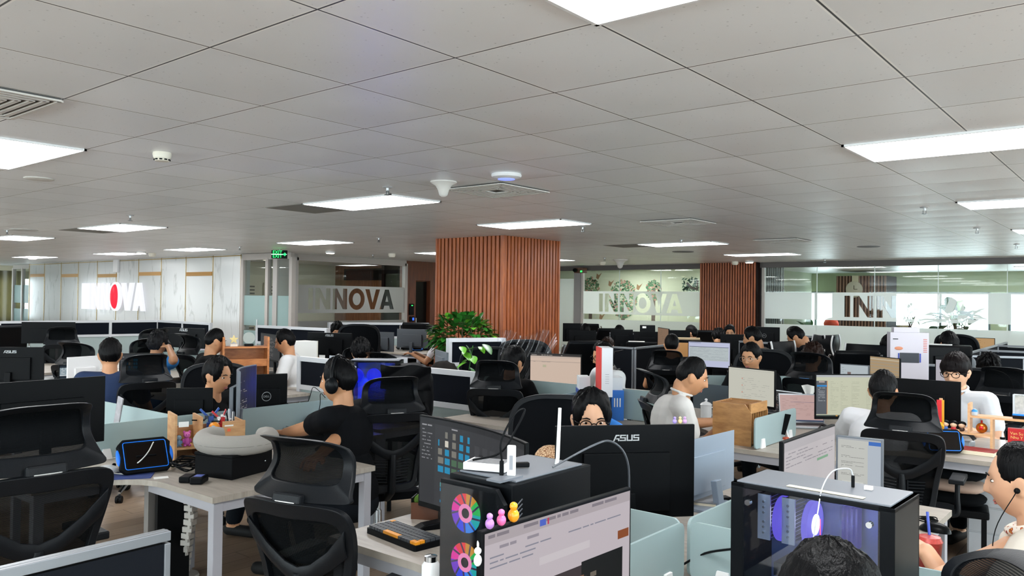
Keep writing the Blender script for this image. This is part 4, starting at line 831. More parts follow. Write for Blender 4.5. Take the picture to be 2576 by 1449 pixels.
def monitor_at(A, B, label, face='back', ui='plain', h=None, curve=0.0, logo=None, shell=None, stand=True, base_z=DZ, group=None, seed=1, thick=0.035, lift=True, tilt=0.0, name='monitor'):
    """A, B: world points of the panel's upper corners as seen left and right from the camera side; local -y looks to the camera side"""
    A, B = Vector(A), Vector(B); d = B-A; w_ = math.hypot(d.x, d.y); yaw = math.atan2(d.y, d.x); zt = (A.z+B.z)/2; h = h or w_*0.58; c = (A+B)/2
    t = thing(name, label, 'monitor', (c.x, c.y, base_z), yaw, group); zt -= base_z; zc = zt-h/2; sg_ = -1 if face == 'front' else 1   # side the screen looks to
    sh = shell or M_BLACK; cv = lambda x: curve*sg_*(1-(2*x/w_)**2)*-1*-1
    sf = (lambda x: -sg_*curve*(1-(2*x/w_)**2)) if curve else (lambda x: 0.0)
    # the panel: sheet of depth 'thick' away from the screen side
    b = MB(); N = 14 if curve else 1
    for i in range(N):
        x0, x1 = -w_/2+w_*i/N, -w_/2+w_*(i+1)/N; y0, y1 = sf(x0), sf(x1); q = -sg_*thick*0.45
        vs = [(x0, y0, zc-h/2), (x1, y1, zc-h/2), (x1, y1, zt), (x0, y0, zt), (x0, y0+q, zc-h/2), (x1, y1+q, zc-h/2), (x1, y1+q, zt), (x0, y0+q, zt)]
        fs = [(0, 3, 2, 1), (4, 5, 6, 7), (0, 1, 5, 4), (3, 7, 6, 2)]+([(0, 4, 7, 3)] if i == 0 else [])+([(1, 2, 6, 5)] if i == N-1 else [])
        b.add(vs, fs)
    b.box(0, -sg_*(thick*0.75)+sf(0), zc-h*0.1, w_*0.62, thick*0.7, h*0.62); b.build('casing', sh, t, bevel=0.002)
    bz_ = 0.008; hb = h-0.03
    surf = (lambda x: sf(x)) if curve else None
    if face == 'front': screen_mesh(t, w_-2*bz_, hb, -0.001, ui, zc+0.008, seed, surf=(lambda x: sf(x)-0.001) if curve else None)
    else: MB().box(0, 0.0015, zc+0.008, w_-2*bz_, 0.002, hb).build('screen', mat('dim_screen', '#8a96a6', rough=0.2, emis=0.25), t) if not curve else None
    if logo == 'asus': asus_logo(t, 0, -thick*0.46 if face == 'back' else 0, zt-0.055*h/0.33, w_*0.19)
    if logo == 'dell':
        MB().tube([(0.031*math.cos(2*PI*k/28), -thick*1.12, zc+0.02+0.031*math.sin(2*PI*k/28)) for k in range(29)], 0.0018, 6).build('maker_logo', M_LOGO, t); text_mesh('maker_letters', 'DELL', 0.02, M_LOGO, t, Matrix.Translation((0, -thick*1.12-0.001, zc+0.02)) @ Matrix.Rotation(PI/2, 4, 'X'))
    if stand:
        yb = -sg_*0.07; zb = zc-h*0.2
        MB().bar((0, yb*0.75, zb), (0, yb, 0.012), 0.05, 0.03, up=(0, 1, 0)).build('stand_neck', sh, t, bevel=0.003); MB().prism(rrect(min(0.26, w_*0.5), 0.19, 0.03, cx=0, cy=yb*0.9), 0, 0.012).build('stand_base', sh, t)
    return t
def mon(xL, yL, xR, yR, label, z=1.2, d=None, **k):
    if d is None: A, B = at(xL, yL, z), at(xR, yR, z)
    else: A, B = at(xL, yL, d=d[0]), at(xR, yR, d=d[1]); q = (A.z+B.z)/2; A.z = B.z = q
    if k.get('h') is None: k['h'] = 0.35 if (A-B).length > 0.45 else 0.32
    return monitor_at(A, B, label, **k)
def laptop_at(c, yaw, label, ui='code', w_=0.34, dp=0.24, open_=1.92, base_z=DZ, col=None, away=False, group=None, seed=1, lid=None):
    """c: hinge centre; the screen looks to local -y; away: we see the lid"""
    t = thing('laptop', label, 'laptop', (c[0], c[1], base_z), yaw+(PI if away else 0), group); m = col or mat('laptop_silver', '#9ea3a8', rough=0.35, metal=0.5)
    MB().box(0, -dp/2, 0.009, w_, dp, 0.016).build('base', m, t, bevel=0.003)
    MB().box(0, -dp*0.4, 0.0178, w_*0.88, dp*0.48, 0.0015).build('keyboard', mat('laptop_keys', '#2a2c30', rough=0.5), t)
    R = Matrix.Rotation(-(open_-PI/2), 4, 'X'); b = MB(); b.x = Matrix.Translation((0, 0, 0.014)) @ R; b.box(0, 0.004, dp/2, w_, 0.007, dp); l_ = b.build('lid', lid or m, t, bevel=0.003)
    s_ = screen_mesh(l_, w_*0.95, dp*0.9, 0, ui, dp/2, seed); s_.data.transform(Matrix.Translation((0, 0, 0.014)) @ R)
    return t
# ---- desks
def table(label, poly, legs, z=DZ, th=0.028, rails=True, rail_pairs=None):
    """poly: outline of the top in world metres; legs: (x, y) of square steel legs"""
    cx, cy = sum(p[0] for p in poly)/len(poly), sum(p[1] for p in poly)/len(poly); t = thing('desk', label, 'desk', (cx, cy, 0))
    MB().prism([(x-cx, y-cy) for x, y in poly], z-th, z).build('tabletop', M_TOP, t)
    for x, y in legs: MB().box(x-cx, y-cy, (z-th)/2+0.01, 0.05, 0.05, z-th-0.02).box(x-cx, y-cy, 0.01, 0.03, 0.03, 0.02).build('leg', M_LEG, t, bevel=0.003)
    b = MB(); n = 0
    for i, j in (rail_pairs or []):
        b.bar((legs[i][0]-cx, legs[i][1]-cy, z-th-0.026), (legs[j][0]-cx, legs[j][1]-cy, z-th-0.026), 0.04, 0.05); n += 1
    if n: b.build('frame_rail', M_LEG, t)
    return t
def arc(cx, cy, r, a0, a1, n=8): return [(cx+r*math.cos(math.radians(a0+(a1-a0)*i/n)), cy+r*math.sin(math.radians(a0+(a1-a0)*i/n))) for i in range(n+1)]
def cross_desk(label, cx, cy, L, W=0.5, r=0.32):
    """plus-shaped four-seat desk, arms (+x, +y, -x, -y) of length L, concave inner corners"""
    px, py, nx, ny = L; P = []
    def fil(qx, qy):  # concave corner in quadrant (qx, qy)
        c = (cx+qx*(W+r), cy+qy*(W+r)); pts = [(c[0]-qx*r*math.cos(t), c[1]-qy*r*math.sin(t)) for t in [i*PI/2/8 for i in range(9)]]   # from side wall (x=W) down to y=W
        return pts
    P += [(cx+px, cy-W), (cx+px, cy+W)]; P += list(reversed(fil(1, 1))) ; P += [(cx+W, cy+py), (cx-W, cy+py)]; P += fil(-1, 1); P += [(cx-nx, cy+W), (cx-nx, cy-W)]; P += list(reversed(fil(-1, -1))); P += [(cx-W, cy-ny), (cx+W, cy-ny)]; P += fil(1, -1)
    e = 0.04; legs = [(cx+px-e, cy-W+e), (cx+px-e, cy+W-e), (cx+W-e, cy+py-e), (cx-W+e, cy+py-e), (cx-nx+e, cy+W-e), (cx-nx+e, cy-W+e), (cx-W+e, cy-ny+e), (cx+W-e, cy-ny+e), (cx+0.06, cy+0.06), (cx-0.06, cy-0.06)]
    t = table(label, P, legs); ox, oy = t.location.x, t.location.y; b = MB(); z = DZ-0.028-0.026
    for i, j in ((0, 1), (2, 3), (4, 5), (6, 7)): b.bar((legs[i][0]-ox, legs[i][1]-oy, z), (legs[j][0]-ox, legs[j][1]-oy, z), 0.04, 0.05)
    k = W+r*0.35
    for i, (dx, dy) in enumerate(((1, 0), (1, 0), (0, 1), (0, 1), (-1, 0), (-1, 0), (0, -1), (0, -1))):
        x, y = legs[i]; q = (cx+dx*k, y) if dx else (x, cy+dy*k); b.bar((x-ox, y-oy, z), (q[0]-ox, q[1]-oy, z), 0.04, 0.05)
    b.build('frame_rail', M_LEG, t); return t
def divider(label, a, b_, z0=DZ, h=0.20, clips=True, m=None, group=None):
    """frosted glass desk screen from a to b on the desk"""
    a, b_ = Vector((*a, 0)), Vector((*b_, 0)); c = (a+b_)/2; d = b_-a; L = d.length; t = thing('desk_divider', label, 'divider', (c.x, c.y, z0), math.atan2(d.y, d.x), group)
    MB().prism(rrect(L, h, 0.03, cx=0, cy=h/2+0.004), -0.005, 0.005, M=Matrix.Rotation(PI/2, 4, 'X')).build('glass', m or M_DIV, t)
    if clips:
        for s_ in (-1, 1): MB().prism([(s_*(L/2-0.12)-0.035, 0), (s_*(L/2-0.12)+0.035, 0), (s_*(L/2-0.12)+0.02, 0.06), (s_*(L/2-0.12)-0.02, 0.06)], -0.014, 0.014, M=Matrix.Rotation(PI/2, 4, 'X')).build('clip', M_WHITE, t)
    return t
def partition(label, pts, z=1.1, band=(0.30, 0.07), dark=M_NAVY, low=None, frame=None, posts=None, group=None, th=0.05):
    """framed office screen along pts: white frame, dark upper band, pale lower panel"""
    c = Vector((*pts[0], 0)); t = thing('office_partition', label, 'partition', (c.x, c.y, 0), 0, group); fr = frame or M_WP; P = [Vector((*p, 0))-c for p in pts]
    b = MB(); zb = z-band[0]
    for p in P: b.box(p.x, p.y, z/2, th, th, z)
    for a, e in zip(P[:-1], P[1:]):
        L = (e-a).length; n = max(1, int(round(L/1.1)))
        for q in (z-0.02, zb, 0.06): b.bar(a+Vector((0, 0, q)), e+Vector((0, 0, q)), th*0.96, 0.045)
        for k in range(1, n): m_ = a.lerp(e, k/n); b.box(m_.x, m_.y, z/2, th*0.9, th*0.9, z-0.02)
    b.build('frame', fr, t)
    for a, e in zip(P[:-1], P[1:]):
        L = (e-a).length; n = max(1, int(round(L/1.1)))
        for k in range(n):
            p0, p1 = a.lerp(e, k/n), a.lerp(e, (k+1)/n); d = (p1-p0).normalized()*0.024
            MB().bar(p0+d+Vector((0, 0, (z-0.04+zb+0.02)/2)), p1-d+Vector((0, 0, (z-0.04+zb+0.02)/2)), 0.02, z-0.04-zb-0.02-0.002).build('dark_panel', dark, t)
            MB().bar(p0+d+Vector((0, 0, (zb-0.02+0.085)/2)), p1-d+Vector((0, 0, (zb-0.02+0.085)/2)), 0.02, zb-0.02-0.085-0.002).build('frosted_panel', low or M_FRO, t)
    return t
def dark_screen(label, a, b_, z=1.12, z0=0.0, th=0.035, group=None):
    a, b_ = Vector((*a, 0)), Vector((*b_, 0)); c = (a+b_)/2; d = b_-a; L = d.length; t = thing('fabric_partition', label, 'partition', (c.x, c.y, z0), math.atan2(d.y, d.x), group); h = z-z0
    MB().box(0, 0, (h-0.03)/2, L-0.02, th*0.8, h-0.03).build('fabric_panel', M_DKF, t)
    b = MB(); b.box(0, 0, h-0.012, L, th, 0.024); b.box(0, 0, h-0.0005, L, th*0.3, 0.003)
    for s_ in (-1, 1): b.box(s_*(L/2-0.008), 0, (h-0.03)/2, 0.016, th, h-0.03)
    b.build('metal_trim', mat('trim_rail', '#85898e', rough=0.4, metal=0.6), t, bevel=0.004); return t
# ---------------------------------------------------------------- desks, dividers, partitions
cross_desk('plus-shaped grey oak desk with white legs at the left front', -4.75, 2.55, (1.27, 1.25, 1.28, 1.0))
cross_desk('plus-shaped grey oak desk with the two tower computers, nearest the camera', -1.28, 2.53, (1.1, 1.67, 1.31, 1.0))
cross_desk('plus-shaped grey oak desk under the wooden file rack on the right', -2.07, 6.15, (1.75, 1.3, 1.28, 1.15))
divider_dummy = None
_R = lambda x0, x1, y0, y1: [(x0, y0), (x1, y0), (x1, y1), (x0, y1)]
def bench(label, x0, x1, y0, y1):
    e = 0.05; return table(label, _R(x0, x1, y0, y1), [(x0+e, y0+e), (x1-e, y0+e), (x1-e, y1-e), (x0+e, y1-e)], rail_pairs=[(0, 1), (1, 2), (2, 3), (3, 0)])
bench('grey oak desk behind the man with neck pillow, below the red and white box', -4.5, -2.85, 4.62, 5.58)
bench('grey oak desk under the peach coloured screen, centre', -5.6, -4.15, 5.66, 7.6)
bench('grey oak desk behind the navy partition with the cream list screen', -8.3, -6.6, 3.9, 5.6)
bench('grey oak desk on the left carrying the monitor marked ASUS', -8.9, -7.3, 1.6, 3.4)
bench('grey oak desk with wooden bookshelf behind the man in the black tee', -10.4, -8.9, 4.4, 6.1)
bench('far grey oak desk by the white partition at the left edge', -12.2, -10.45, 2.4, 6.6)
bench('grey oak desk carrying plain monitor backs left of the potted plant', -9.75, -7.0, 6.15, 7.9)
bench('dark far desk with a row of black monitors right of the column', -9.0, -5.9, 10.1, 12.2)
bench('far oak desk heaped with cables and a laptop left of the column', -12.1, -9.9, 9.6, 11.6)
bench('far desk with the bluish spreadsheet screen', -4.6, -2.9, 8.3, 9.7)
bench('far desk below the large wooden pillar', -5.3, -3.4, 11.6, 13.0)
bench('grey oak desk on the right with the striped and chart screens', -2.3, -0.9, 7.6, 8.9)
bench('far desk on the right with printers and the white box', -1.9, 0.4, 9.3, 10.9)
divider('frosted glass desk divider crossing the left front desk', (-5.95, 2.55), (-4.78, 2.55))
divider('long frosted glass desk divider behind the wooden pen rack', (-4.75, 2.0), (-4.75, 3.78))
divider('frosted glass divider in front of the big monitor marked ASUS', (-2.35, 2.52), (-1.30, 2.52))
divider('frosted glass divider running back beside the tower with glass side', (-1.28, 2.54), (-1.28, 4.0))
divider('frosted glass divider at the bottom of the view, nearest the camera', (-1.28, 1.62), (-1.28, 2.50))
divider('frosted glass divider behind the tower with a glass side', (-1.26, 2.52), (-0.35, 2.52))
divider('small frosted divider with a white clip beside the wooden file rack', (-2.07, 5.02), (-2.07, 5.75))
divider('frosted glass divider below the red and white box', (-3.74, 4.75), (-3.74, 5.55))
divider('grey glass divider behind the hanging red and white box', (-4.9, 5.6), (-3.0, 5.6), h=0.24)
divider('frosted rounded divider right of the red and white box, farther back', (-3.5, 7.2), (-2.7, 7.9), h=0.24)
divider('rounded frosted divider beside the cream list screen', (-7.35, 4.0), (-7.35, 4.75), h=0.24)
divider('clear rounded divider before the white partition on the left', (-11.3, 3.3), (-10.5, 3.3), h=0.24)
divider('frosted divider under the pinkish laptop at the left', (-9.7, 4.5), (-9.7, 5.6), h=0.24)
divider('dark frosted divider behind the white mug', (-3.3, 6.62), (-2.62, 6.62), h=0.22, m=frost_mat('smoke_divider', '#6f7b82', clear=0.15))
# white framed partitions
PX = lambda px, py, z: tuple(at(px, py, z)[:2])
partition('white framed partition with a navy band left of the man with headphones', [(-6.78, 4.93), (-6.02, 4.93)], 1.1)
partition('white framed partition behind the blue lit computer', [(-5.98, 4.95), (-5.98, 5.6)], 1.1)
partition('white framed partition with a navy band right of the black backpack', [(-5.3, 4.95), (-4.44, 4.95)], 1.1)
a, b_ = at(1130, 851, 1.25), at(1265, 850, 1.25); partition('white framed partition with pothos leaves before the wood column', [tuple(a[:2]), tuple(b_[:2])], 1.25)
partition('long white framed partition with a navy band below the marble wall', [(-16.5, 3.0), (-16.15, 5.3), (-15.9, 7.13), (-15.8, 8.03), (-13.8, 8.02)], 1.2, band=(0.29, 0))
partition('white framed partition before the glass door', [PX(648, 818, 1.2), PX(822, 826, 1.2)], 1.2)
partition('white framed partition in front of the left glazed room', [PX(828, 811, 1.2), PX(1017, 812, 1.2)], 1.2)
# dark partitions
dark_screen('dark fabric partition with silver top rail, cut by the lower left corner', (-1.96, 0.1), (-1.985, 1.045), 1.1)
G_ = 'dark fabric partitions of the far desks'
def dks(x0, y0, x1, y1, label, z=1.12, d=None):
    if d: a, b_ = at(x0, y0, d=d[0]), at(x1, y1, d=d[1]); z = (a.z+b_.z)/2
    else: a, b_ = at(x0, y0, z), at(x1, y1, z)
    return dark_screen(label, tuple(a[:2]), tuple(b_[:2]), z, group=G_)
dks(1490, 868, 1594, 874, 'dark fabric partition behind the red and white box'); dks(1597, 874, 1680, 866, 'dark fabric partition right of the thin seam, behind the divider glass')
dks(1418, 868, 1486, 866, 'dark fabric partition at the right foot of the column'); dks(1430, 834, 1530, 836, 'dark far partition right of the column', d=(15.6, 15.4)); dks(1534, 838, 1600, 836, 'dark far partition under the black scanner', d=(13.0, 12.8))
dks(1825, 842, 1900, 846, 'dark far partition below the wood pillar', d=(12.6, 12.3)); dks(1985, 842, 2055, 846, 'dark far partition behind the man in the dark suit', d=(14.0, 13.6)); dks(1860, 857, 1950, 862, 'dark partition behind the man in the olive jacket', d=(11.0, 10.6))
dks(2410, 894, 2532, 860, 'dark partition with a bright diagonal rail at the right', z=1.12); dks(2424, 893, 2576, 897, 'dark partition right of the diagonal rail, front row'); dks(2465, 880, 2620, 884, 'dark partition right of the diagonal rail, middle row', d=(10.0, 9.6)); dks(2510, 868, 2640, 872, 'dark partition right of the diagonal rail, back row', d=(11.2, 10.8))
dks(2270, 913, 2395, 918, 'dark blue partition behind the man with glasses', z=1.08); dks(1962, 917, 2050, 915, 'pale partition behind the mesh chair with blue plate', z=1.0)
bench('far dark topped desk left of the bright diagonal rail', -3.4, -2.02, 12.6, 14.9)
# ---------------------------------------------------------------- people
M_SKIN = mat('skin', '#b3825f', rough=0.5, spec=0.35); nt, b_ = nodes_of(M_SKIN); b_.inputs['Subsurface Weight'].default_value = 0.08; b_.inputs['Subsurface Radius'].default_value = (0.012, 0.005, 0.003)
M_SKINF = mat('skin_fair', '#cd9f80', rough=0.5, spec=0.35)
def hair_mat(name, col):
    m = mat(name, col, rough=0.42, spec=0.35); nt, b = nodes_of(m)
    if m.get('done'): return m
    tc = nt.nodes.new('ShaderNodeTexCoord'); mp = nt.nodes.new('ShaderNodeMapping'); mp.inputs['Scale'].default_value = (60, 60, 5); n = nt.nodes.new('ShaderNodeTexNoise'); n.inputs['Scale'].default_value = 3; n.inputs['Detail'].default_value = 3
    bp = nt.nodes.new('ShaderNodeBump'); bp.inputs['Strength'].default_value = 0.7; bp.inputs['Distance'].default_value = 0.006
    nt.links.new(tc.outputs['Object'], mp.inputs[0]); nt.links.new(mp.outputs[0], n.inputs['Vector']); nt.links.new(n.outputs['Fac'], bp.inputs['Height']); nt.links.new(bp.outputs[0], b.inputs['Normal']); m['done'] = 1; return m
M_HAIR = hair_mat('hair_black', '#0c0c0e'); M_HAIRB = hair_mat('hair_brown', '#2a1a14'); M_HAIRG = hair_mat('hair_grey', '#2b2b2e')
M_EYE = mat('eye_dark', '#15100d', rough=0.15); M_EYEW = mat('eye_white', '#d8d0c8', rough=0.3); M_LIP = mat('lips', '#a5625a', rough=0.45); M_PANTS = mat('dark_trousers', '#1d2229', rough=0.85); M_SHOE = mat('shoe', '#2b2b2b', rough=0.6)
sm = lambda a, b, x: 0 if x <= a else (1 if x >= b else ((x-a)/(b-a))**2*(3-2*(x-a)/(b-a)))
G = lambda x, s: math.exp(-(x/s)**2)
def head_pt(d):
    """point of the head for direction d (x side, y front, z up), head centre at the ears"""
    x, y, z = d.x*0.073, d.y*0.091, d.z*0.112
    if d.z < 0:
        k = -d.z; x *= 1-0.34*k**1.6*(0.5+0.5*max(0, d.y)); 
        if d.y < 0: y *= 1-0.25*k
    if d.y > 0:
        y = min(y, 0.083) if False else y
        f = max(0, d.y); zz = z; 
        y += f**2*0.004*G(zz-0.024, 0.012)                                # brow
        for s in (-1, 1): y -= 0.011*G(x-s*0.031, 0.015)*G(zz-0.008, 0.013)  # sockets
        for s in (-1, 1): y += 0.004*G(x-s*0.042, 0.02)*G(zz+0.025, 0.018)   # cheek bones
        ns = max(0, min(1, (0.012-zz)/0.045)) if zz > -0.036 else 0
        y += (0.008+0.020*ns)*G(x, 0.010+0.004*ns)*(1 if -0.036 < zz < 0.012 else G(min(abs(zz-0.012), abs(zz+0.036)), 0.006))
        y += 0.006*G(x, 0.022)*G(zz+0.056, 0.007)+0.005*G(x, 0.02)*G(zz+0.068, 0.007)-0.003*G(zz+0.062, 0.003)*G(x, 0.022)
        y += 0.008*G(x, 0.022)*G(zz+0.096, 0.015)
    return Vector((x, y, z))
def cap(b, p0, r0, p1, r1, seg=12):
    """round-ended tapered limb piece"""
    p0, p1 = Vector(p0), Vector(p1); d = p1-p0; L = d.length
    if L < 1e-5: b.ball(p0, r0, seg, 8); return
    d /= L; pts = []; rr = []
    for k in range(4): a = PI/2*(1-k/4)*1.0; pts.append(p0-d*r0*math.sin(a)*0.999); rr.append(max(0.0006, r0*math.cos(a)))
    for k in range(5): t = k/4; pts.append(p0.lerp(p1, t)); rr.append(r0+(r1-r0)*t)
    for k in range(1, 5): a = PI/2*k/4; pts.append(p1+d*r1*math.sin(a)*0.999); rr.append(max(0.0006, r1*math.cos(a)))
    b.tube(pts, rr, seg)
def ik(s, h, l1, l2, pole):
    s, h = Vector(s), Vector(h); d = h-s; L = min(d.length, (l1+l2)*0.999); u = d.normalized(); a = (l1*l1-l2*l2+L*L)/(2*L); q = math.sqrt(max(0, l1*l1-a*a)); p = Vector(pole); p = (p-u*p.dot(u)).normalized()
    return s+u*a+p*q, s+u*L
def hand(b, w, fwd, up, side, curl=0.35, spread=0.08):
    """palm and five bent fingers from wrist w; fwd = pointing dir, up = back of the hand, side = +1 thumb to the left"""
    w, f, u = Vector(w), Vector(fwd).normalized(), Vector(up); u = (u-f*u.dot(f)).normalized(); l = f.cross(u)*-side
    for k in (-1, -0.3, 0.4, 1): cap(b, w+l*0.016*k, 0.014, w+f*0.075+l*0.030*k, 0.0115, 8)
    for k, L in ((-1, 0.062), (-0.34, 0.074), (0.33, 0.078), (1, 0.070)):
        p = w+f*0.08+l*0.031*k; dd = (f+l*k*spread).normalized(); a = 0
        for seg_, c in ((0.45, 0.7), (0.32, 1.2), (0.23, 1.0)):
            a += curl*c; dir_ = dd*math.cos(a)-u*math.sin(a); q = p+dir_*L*seg_; cap(b, p, 0.0085, q, 0.0078, 8); p = q
    p = w+f*0.022+l*0.022; dir_ = (f*0.75+l*0.65-u*0.2).normalized(); q = p+dir_*0.042; cap(b, p, 0.012, q, 0.010, 8); q2 = q+(f*0.95+l*0.12-u*0.25).normalized()*0.032; cap(b, q, 0.010, q2, 0.0085, 8)
def remesh(o, vox, it=3):
    r = o.modifiers.new('merge', 'REMESH'); r.mode = 'VOXEL'; r.voxel_size = vox; r.use_smooth_shade = True
    s = o.modifiers.new('soften', 'SMOOTH'); s.factor = 0.5; s.iterations = it; return o
def person(label, top, face, shirt=('#14161a', 0.85), lean=0.12, htilt=0.1, hturn=0.0, hands=None, sleeve='short', hair='short', hcol=None, glasses=None, vox=0.008, seat=None, female=False, collar=False, group=None, skin=None, extra=None, curl=0.35, up=None, sc=1.1):
    """top: world point of the top of the head; face: world angle the body faces. hands: (left, right) targets in body axes (x right, y forward, z up from the floor)"""
    sk = skin or M_SKIN; top = Vector(top); TH = 0.80 # hips to crown
    # skeleton in body axes (y forward), hips at origin
    hip = Vector((0, 0, 0)); rot = lambda v, a: Vector((v[0], v[1]*math.cos(a)+v[2]*math.sin(a), -v[1]*math.sin(a)+v[2]*math.cos(a)))
    waist = rot((0, 0, 0.16), lean*0.6); chest = waist+rot((0, 0, 0.20), lean*1.1); neck = chest+rot((0, 0, 0.17), lean*1.5); hc0 = neck+rot((0, 0.012, 0.125), lean*1.2+htilt*0.5)
    hb = Matrix.Rotation(hturn, 3, 'Z') @ Matrix.Rotation(-htilt, 3, 'X'); crown = hc0+Vector((0, 0, 0.118))
    zs = top.z/sc-crown.z; R = Matrix.Rotation(face-PI/2, 3, 'Z'); off = R @ Vector((crown.x, crown.y, 0))*sc
    root = Vector((top.x-off.x, top.y-off.y, 0)); t = thing('person', label, 'person', root, face-PI/2, group); t.scale = (sc, sc, sc); hands = [((R.inverted() @ (h_-root))/sc if isinstance(h_, Vector) else Vector((h_[0], h_[1], h_[2]/sc))) for h_ in (hands or ((-0.17, 0.34, 0.80), (0.17, 0.34, 0.80)))]
    if not 0.3 < zs*sc < 0.72: print('SEAT', round(zs*sc, 2), label)
    Z = Vector((0, 0, zs))
    hip, waist, chest, neck, hc = hip+Z, waist+Z, chest+Z, neck+Z, hc0+Z; w_ = 0.88 if female else 1.0
    sh = [neck+rot((s*0.175*w_, 0.0, -0.055), lean) for s in (-1, 1)]
    el = []; wr = []
    for i, s in enumerate((-1, 1)):
        e, h_ = ik(sh[i], hands[i], 0.29, 0.255, (s*0.55, -0.35, -1.0)); el.append(e); wr.append(h_)
    hipj = [hip+Vector((s*0.09, 0.02, 0.0)) for s in (-1, 1)]; kn = [Vector((s*0.13, 0.42, hip.z-0.02)) for s in (-1, 1)]; an = [Vector((s*0.12, 0.36, 0.085)) for s in (-1, 1)]
    # body: one continuous skin
    b = MB()
    b.ball(hip+Vector((0, 0, 0.04)), (0.155*w_, 0.11, 0.12), 16, 10); b.ball(waist, (0.135*w_, 0.095, 0.13), 16, 10); b.ball(chest, (0.160*w_, 0.105, 0.16), 16, 10); cap(b, neck-Vector((0, 0.0, 0.05)), 0.06, neck+Vector((0, 0.005, 0.06)), 0.05); cap(b, neck+Vector((0, 0, 0.03)), 0.052, hc-Vector((0, 0.01, 0.05)), 0.052)
    for i in (0, 1):
        cap(b, neck+rot((0, 0, -0.06), lean), 0.06, sh[i], 0.052); cap(b, sh[i], 0.052, el[i], 0.040); cap(b, el[i], 0.040, wr[i], 0.026); d = (wr[i]-el[i]).normalized(); fd = Vector((d.x, d.y, d.z*0.2)) if not up else d
        hand(b, wr[i], fd, (0, 0, 1) if not up else up, -1 if i == 0 else 1, curl)
        cap(b, hipj[i], 0.085, kn[i], 0.058); cap(b, kn[i], 0.056, an[i], 0.038); cap(b, an[i]-Vector((0, 0.03, 0.04)), 0.035, an[i]+Vector((0, 0.13, -0.055)), 0.028)
    q = MB(); q.ball((0, 0, 0), (1, 1, 1), 44, 34, fn=lambda d, p: head_pt(d))
    for s in (-1, 1): q.ball((s*0.073, -0.006, -0.004), (0.010, 0.019, 0.031), 10, 8, M=Matrix.Rotation(s*0.3, 3, 'Z')); q.ball((s*0.077, -0.012, 0.004), (0.007, 0.020, 0.022), 10, 8, M=Matrix.Rotation(s*0.5, 3, 'Z'))
    b.add([hb @ Vector(v)+hc for v in q.v], q.f)
    body = remesh(b.build('body', sk, t, smooth=180), vox, 2)
    HX = Matrix.Translation(hc) @ hb.to_4x4()
    # shirt
    m = mat('shirt_'+shirt[0][1:], shirt[0], rough=shirt[1], bump=0.35, bscale=9) if isinstance(shirt[0], str) else shirt[0]
    b = MB(); g = 0.012
    b.ball(hip+Vector((0, 0, 0.06)), (0.155*w_+g, 0.11+g, 0.13), 16, 10); b.ball(waist, (0.14*w_+g, 0.10+g, 0.14), 16, 10); b.ball(chest, (0.165*w_+g, 0.11+g, 0.165), 16, 10)
    for i in (0, 1):
        cap(b, neck+rot((0, -0.005, -0.07), lean), 0.065+g*0.6, sh[i], 0.055+g); f = {'short': 0.55, 'long': 1, 'none': 0.25}[sleeve]; cap(b, sh[i], 0.055+g, sh[i].lerp(el[i], f), 0.048+g)
        if sleeve == 'short': cap(b, sh[i].lerp(el[i], f*0.6), 0.055+g, sh[i].lerp(el[i], f), 0.052+g)
        if sleeve == 'long': cap(b, el[i], 0.044+g, el[i].lerp(wr[i], 0.93), 0.029+g*0.8)
    if collar: b.tube([neck+Vector((0.062*math.cos(a), 0.062*math.sin(a)+0.005, 0.018-0.02*math.sin(a))) for a in [2*PI*k/16 for k in range(17)]], 0.009, 8)
    remesh(b.build('shirt', m, t, smooth=180), vox*1.15, 3)
    b = MB()
    b.ball(hip+Vector((0, 0, 0.0)), (0.165*w_, 0.125, 0.10), 16, 10)
    for i in (0, 1): cap(b, hipj[i], 0.096, kn[i], 0.07); cap(b, kn[i], 0.068, an[i]+Vector((0, 0, 0.03)), 0.055)
    remesh(b.build('trousers', M_PANTS, t, smooth=180), 0.014, 3)
    for i in (0, 1): cb = MB(); cap(cb, an[i]+Vector((0, -0.04, -0.048)), 0.038, an[i]+Vector((0, 0.15, -0.052)), 0.033); cb.build('shoe', M_SHOE, t, smooth=60)
    # hair: a shell over the skull that dives into it below the hairline
    hm = hcol or M_HAIR; sd = RND.random()*50
    P = {'short': (40, -2, -22, 0.020, 0.75), 'bangs': (13, -8, -30, 0.026, 0.6), 'curtain': (42, -10, -32, 0.026, 0.7), 'crop': (44, 4, -18, 0.013, 0.8), 'pony': (50, 8, -30, 0.012, 0.6), 'messy': (30, -6, -26, 0.030, 0.7), 'long': (38, -40, -60, 0.024, 0.6)}[hair]
    def hf(d, p):
        az = abs(math.degrees(math.atan2(d.x, d.y))); e_ = math.degrees(math.asin(max(-1, min(1, d.z))))
        fr, sd_, bk, th, gl = P
        if hair == 'curtain': fr = 50-36*sm(20, 52, az)
        line = fr+(sd_-fr)*sm(28, 74, az) if az < 95 else sd_+(bk-sd_)*sm(95, 140, az)
        if 78 < az < 108 and hair != 'long': line = max(line, 8)
        line += 3.5*noise.noise(Vector((d.x*22+sd, d.y*22, 1)))
        k = sm(line-4, line+3, e_); base = head_pt(d); th = th*(0.35+0.65*sm(line, line+28, e_))
        n = noise.noise(Vector((d.x*9+sd, d.y*9, d.z*3)))*0.35+noise.noise(Vector((math.atan2(d.x, d.y)*9+sd, d.z*2, 3)))*0.35
        if hair == 'messy': n = n*2.2+0.4*noise.noise(d*14)
        tt = th*(0.75+0.5*max(0, d.z)+n*0.7); return base*(1+k*tt/base.length) if k > 0.02 else base*0.90
    def hf2(d, p):
        q_ = hf(d, p); return q_
    b = MB(); b.x = HX; b.ball((0, 0, 0), (1, 1, 1), 64, 44, fn=hf2)
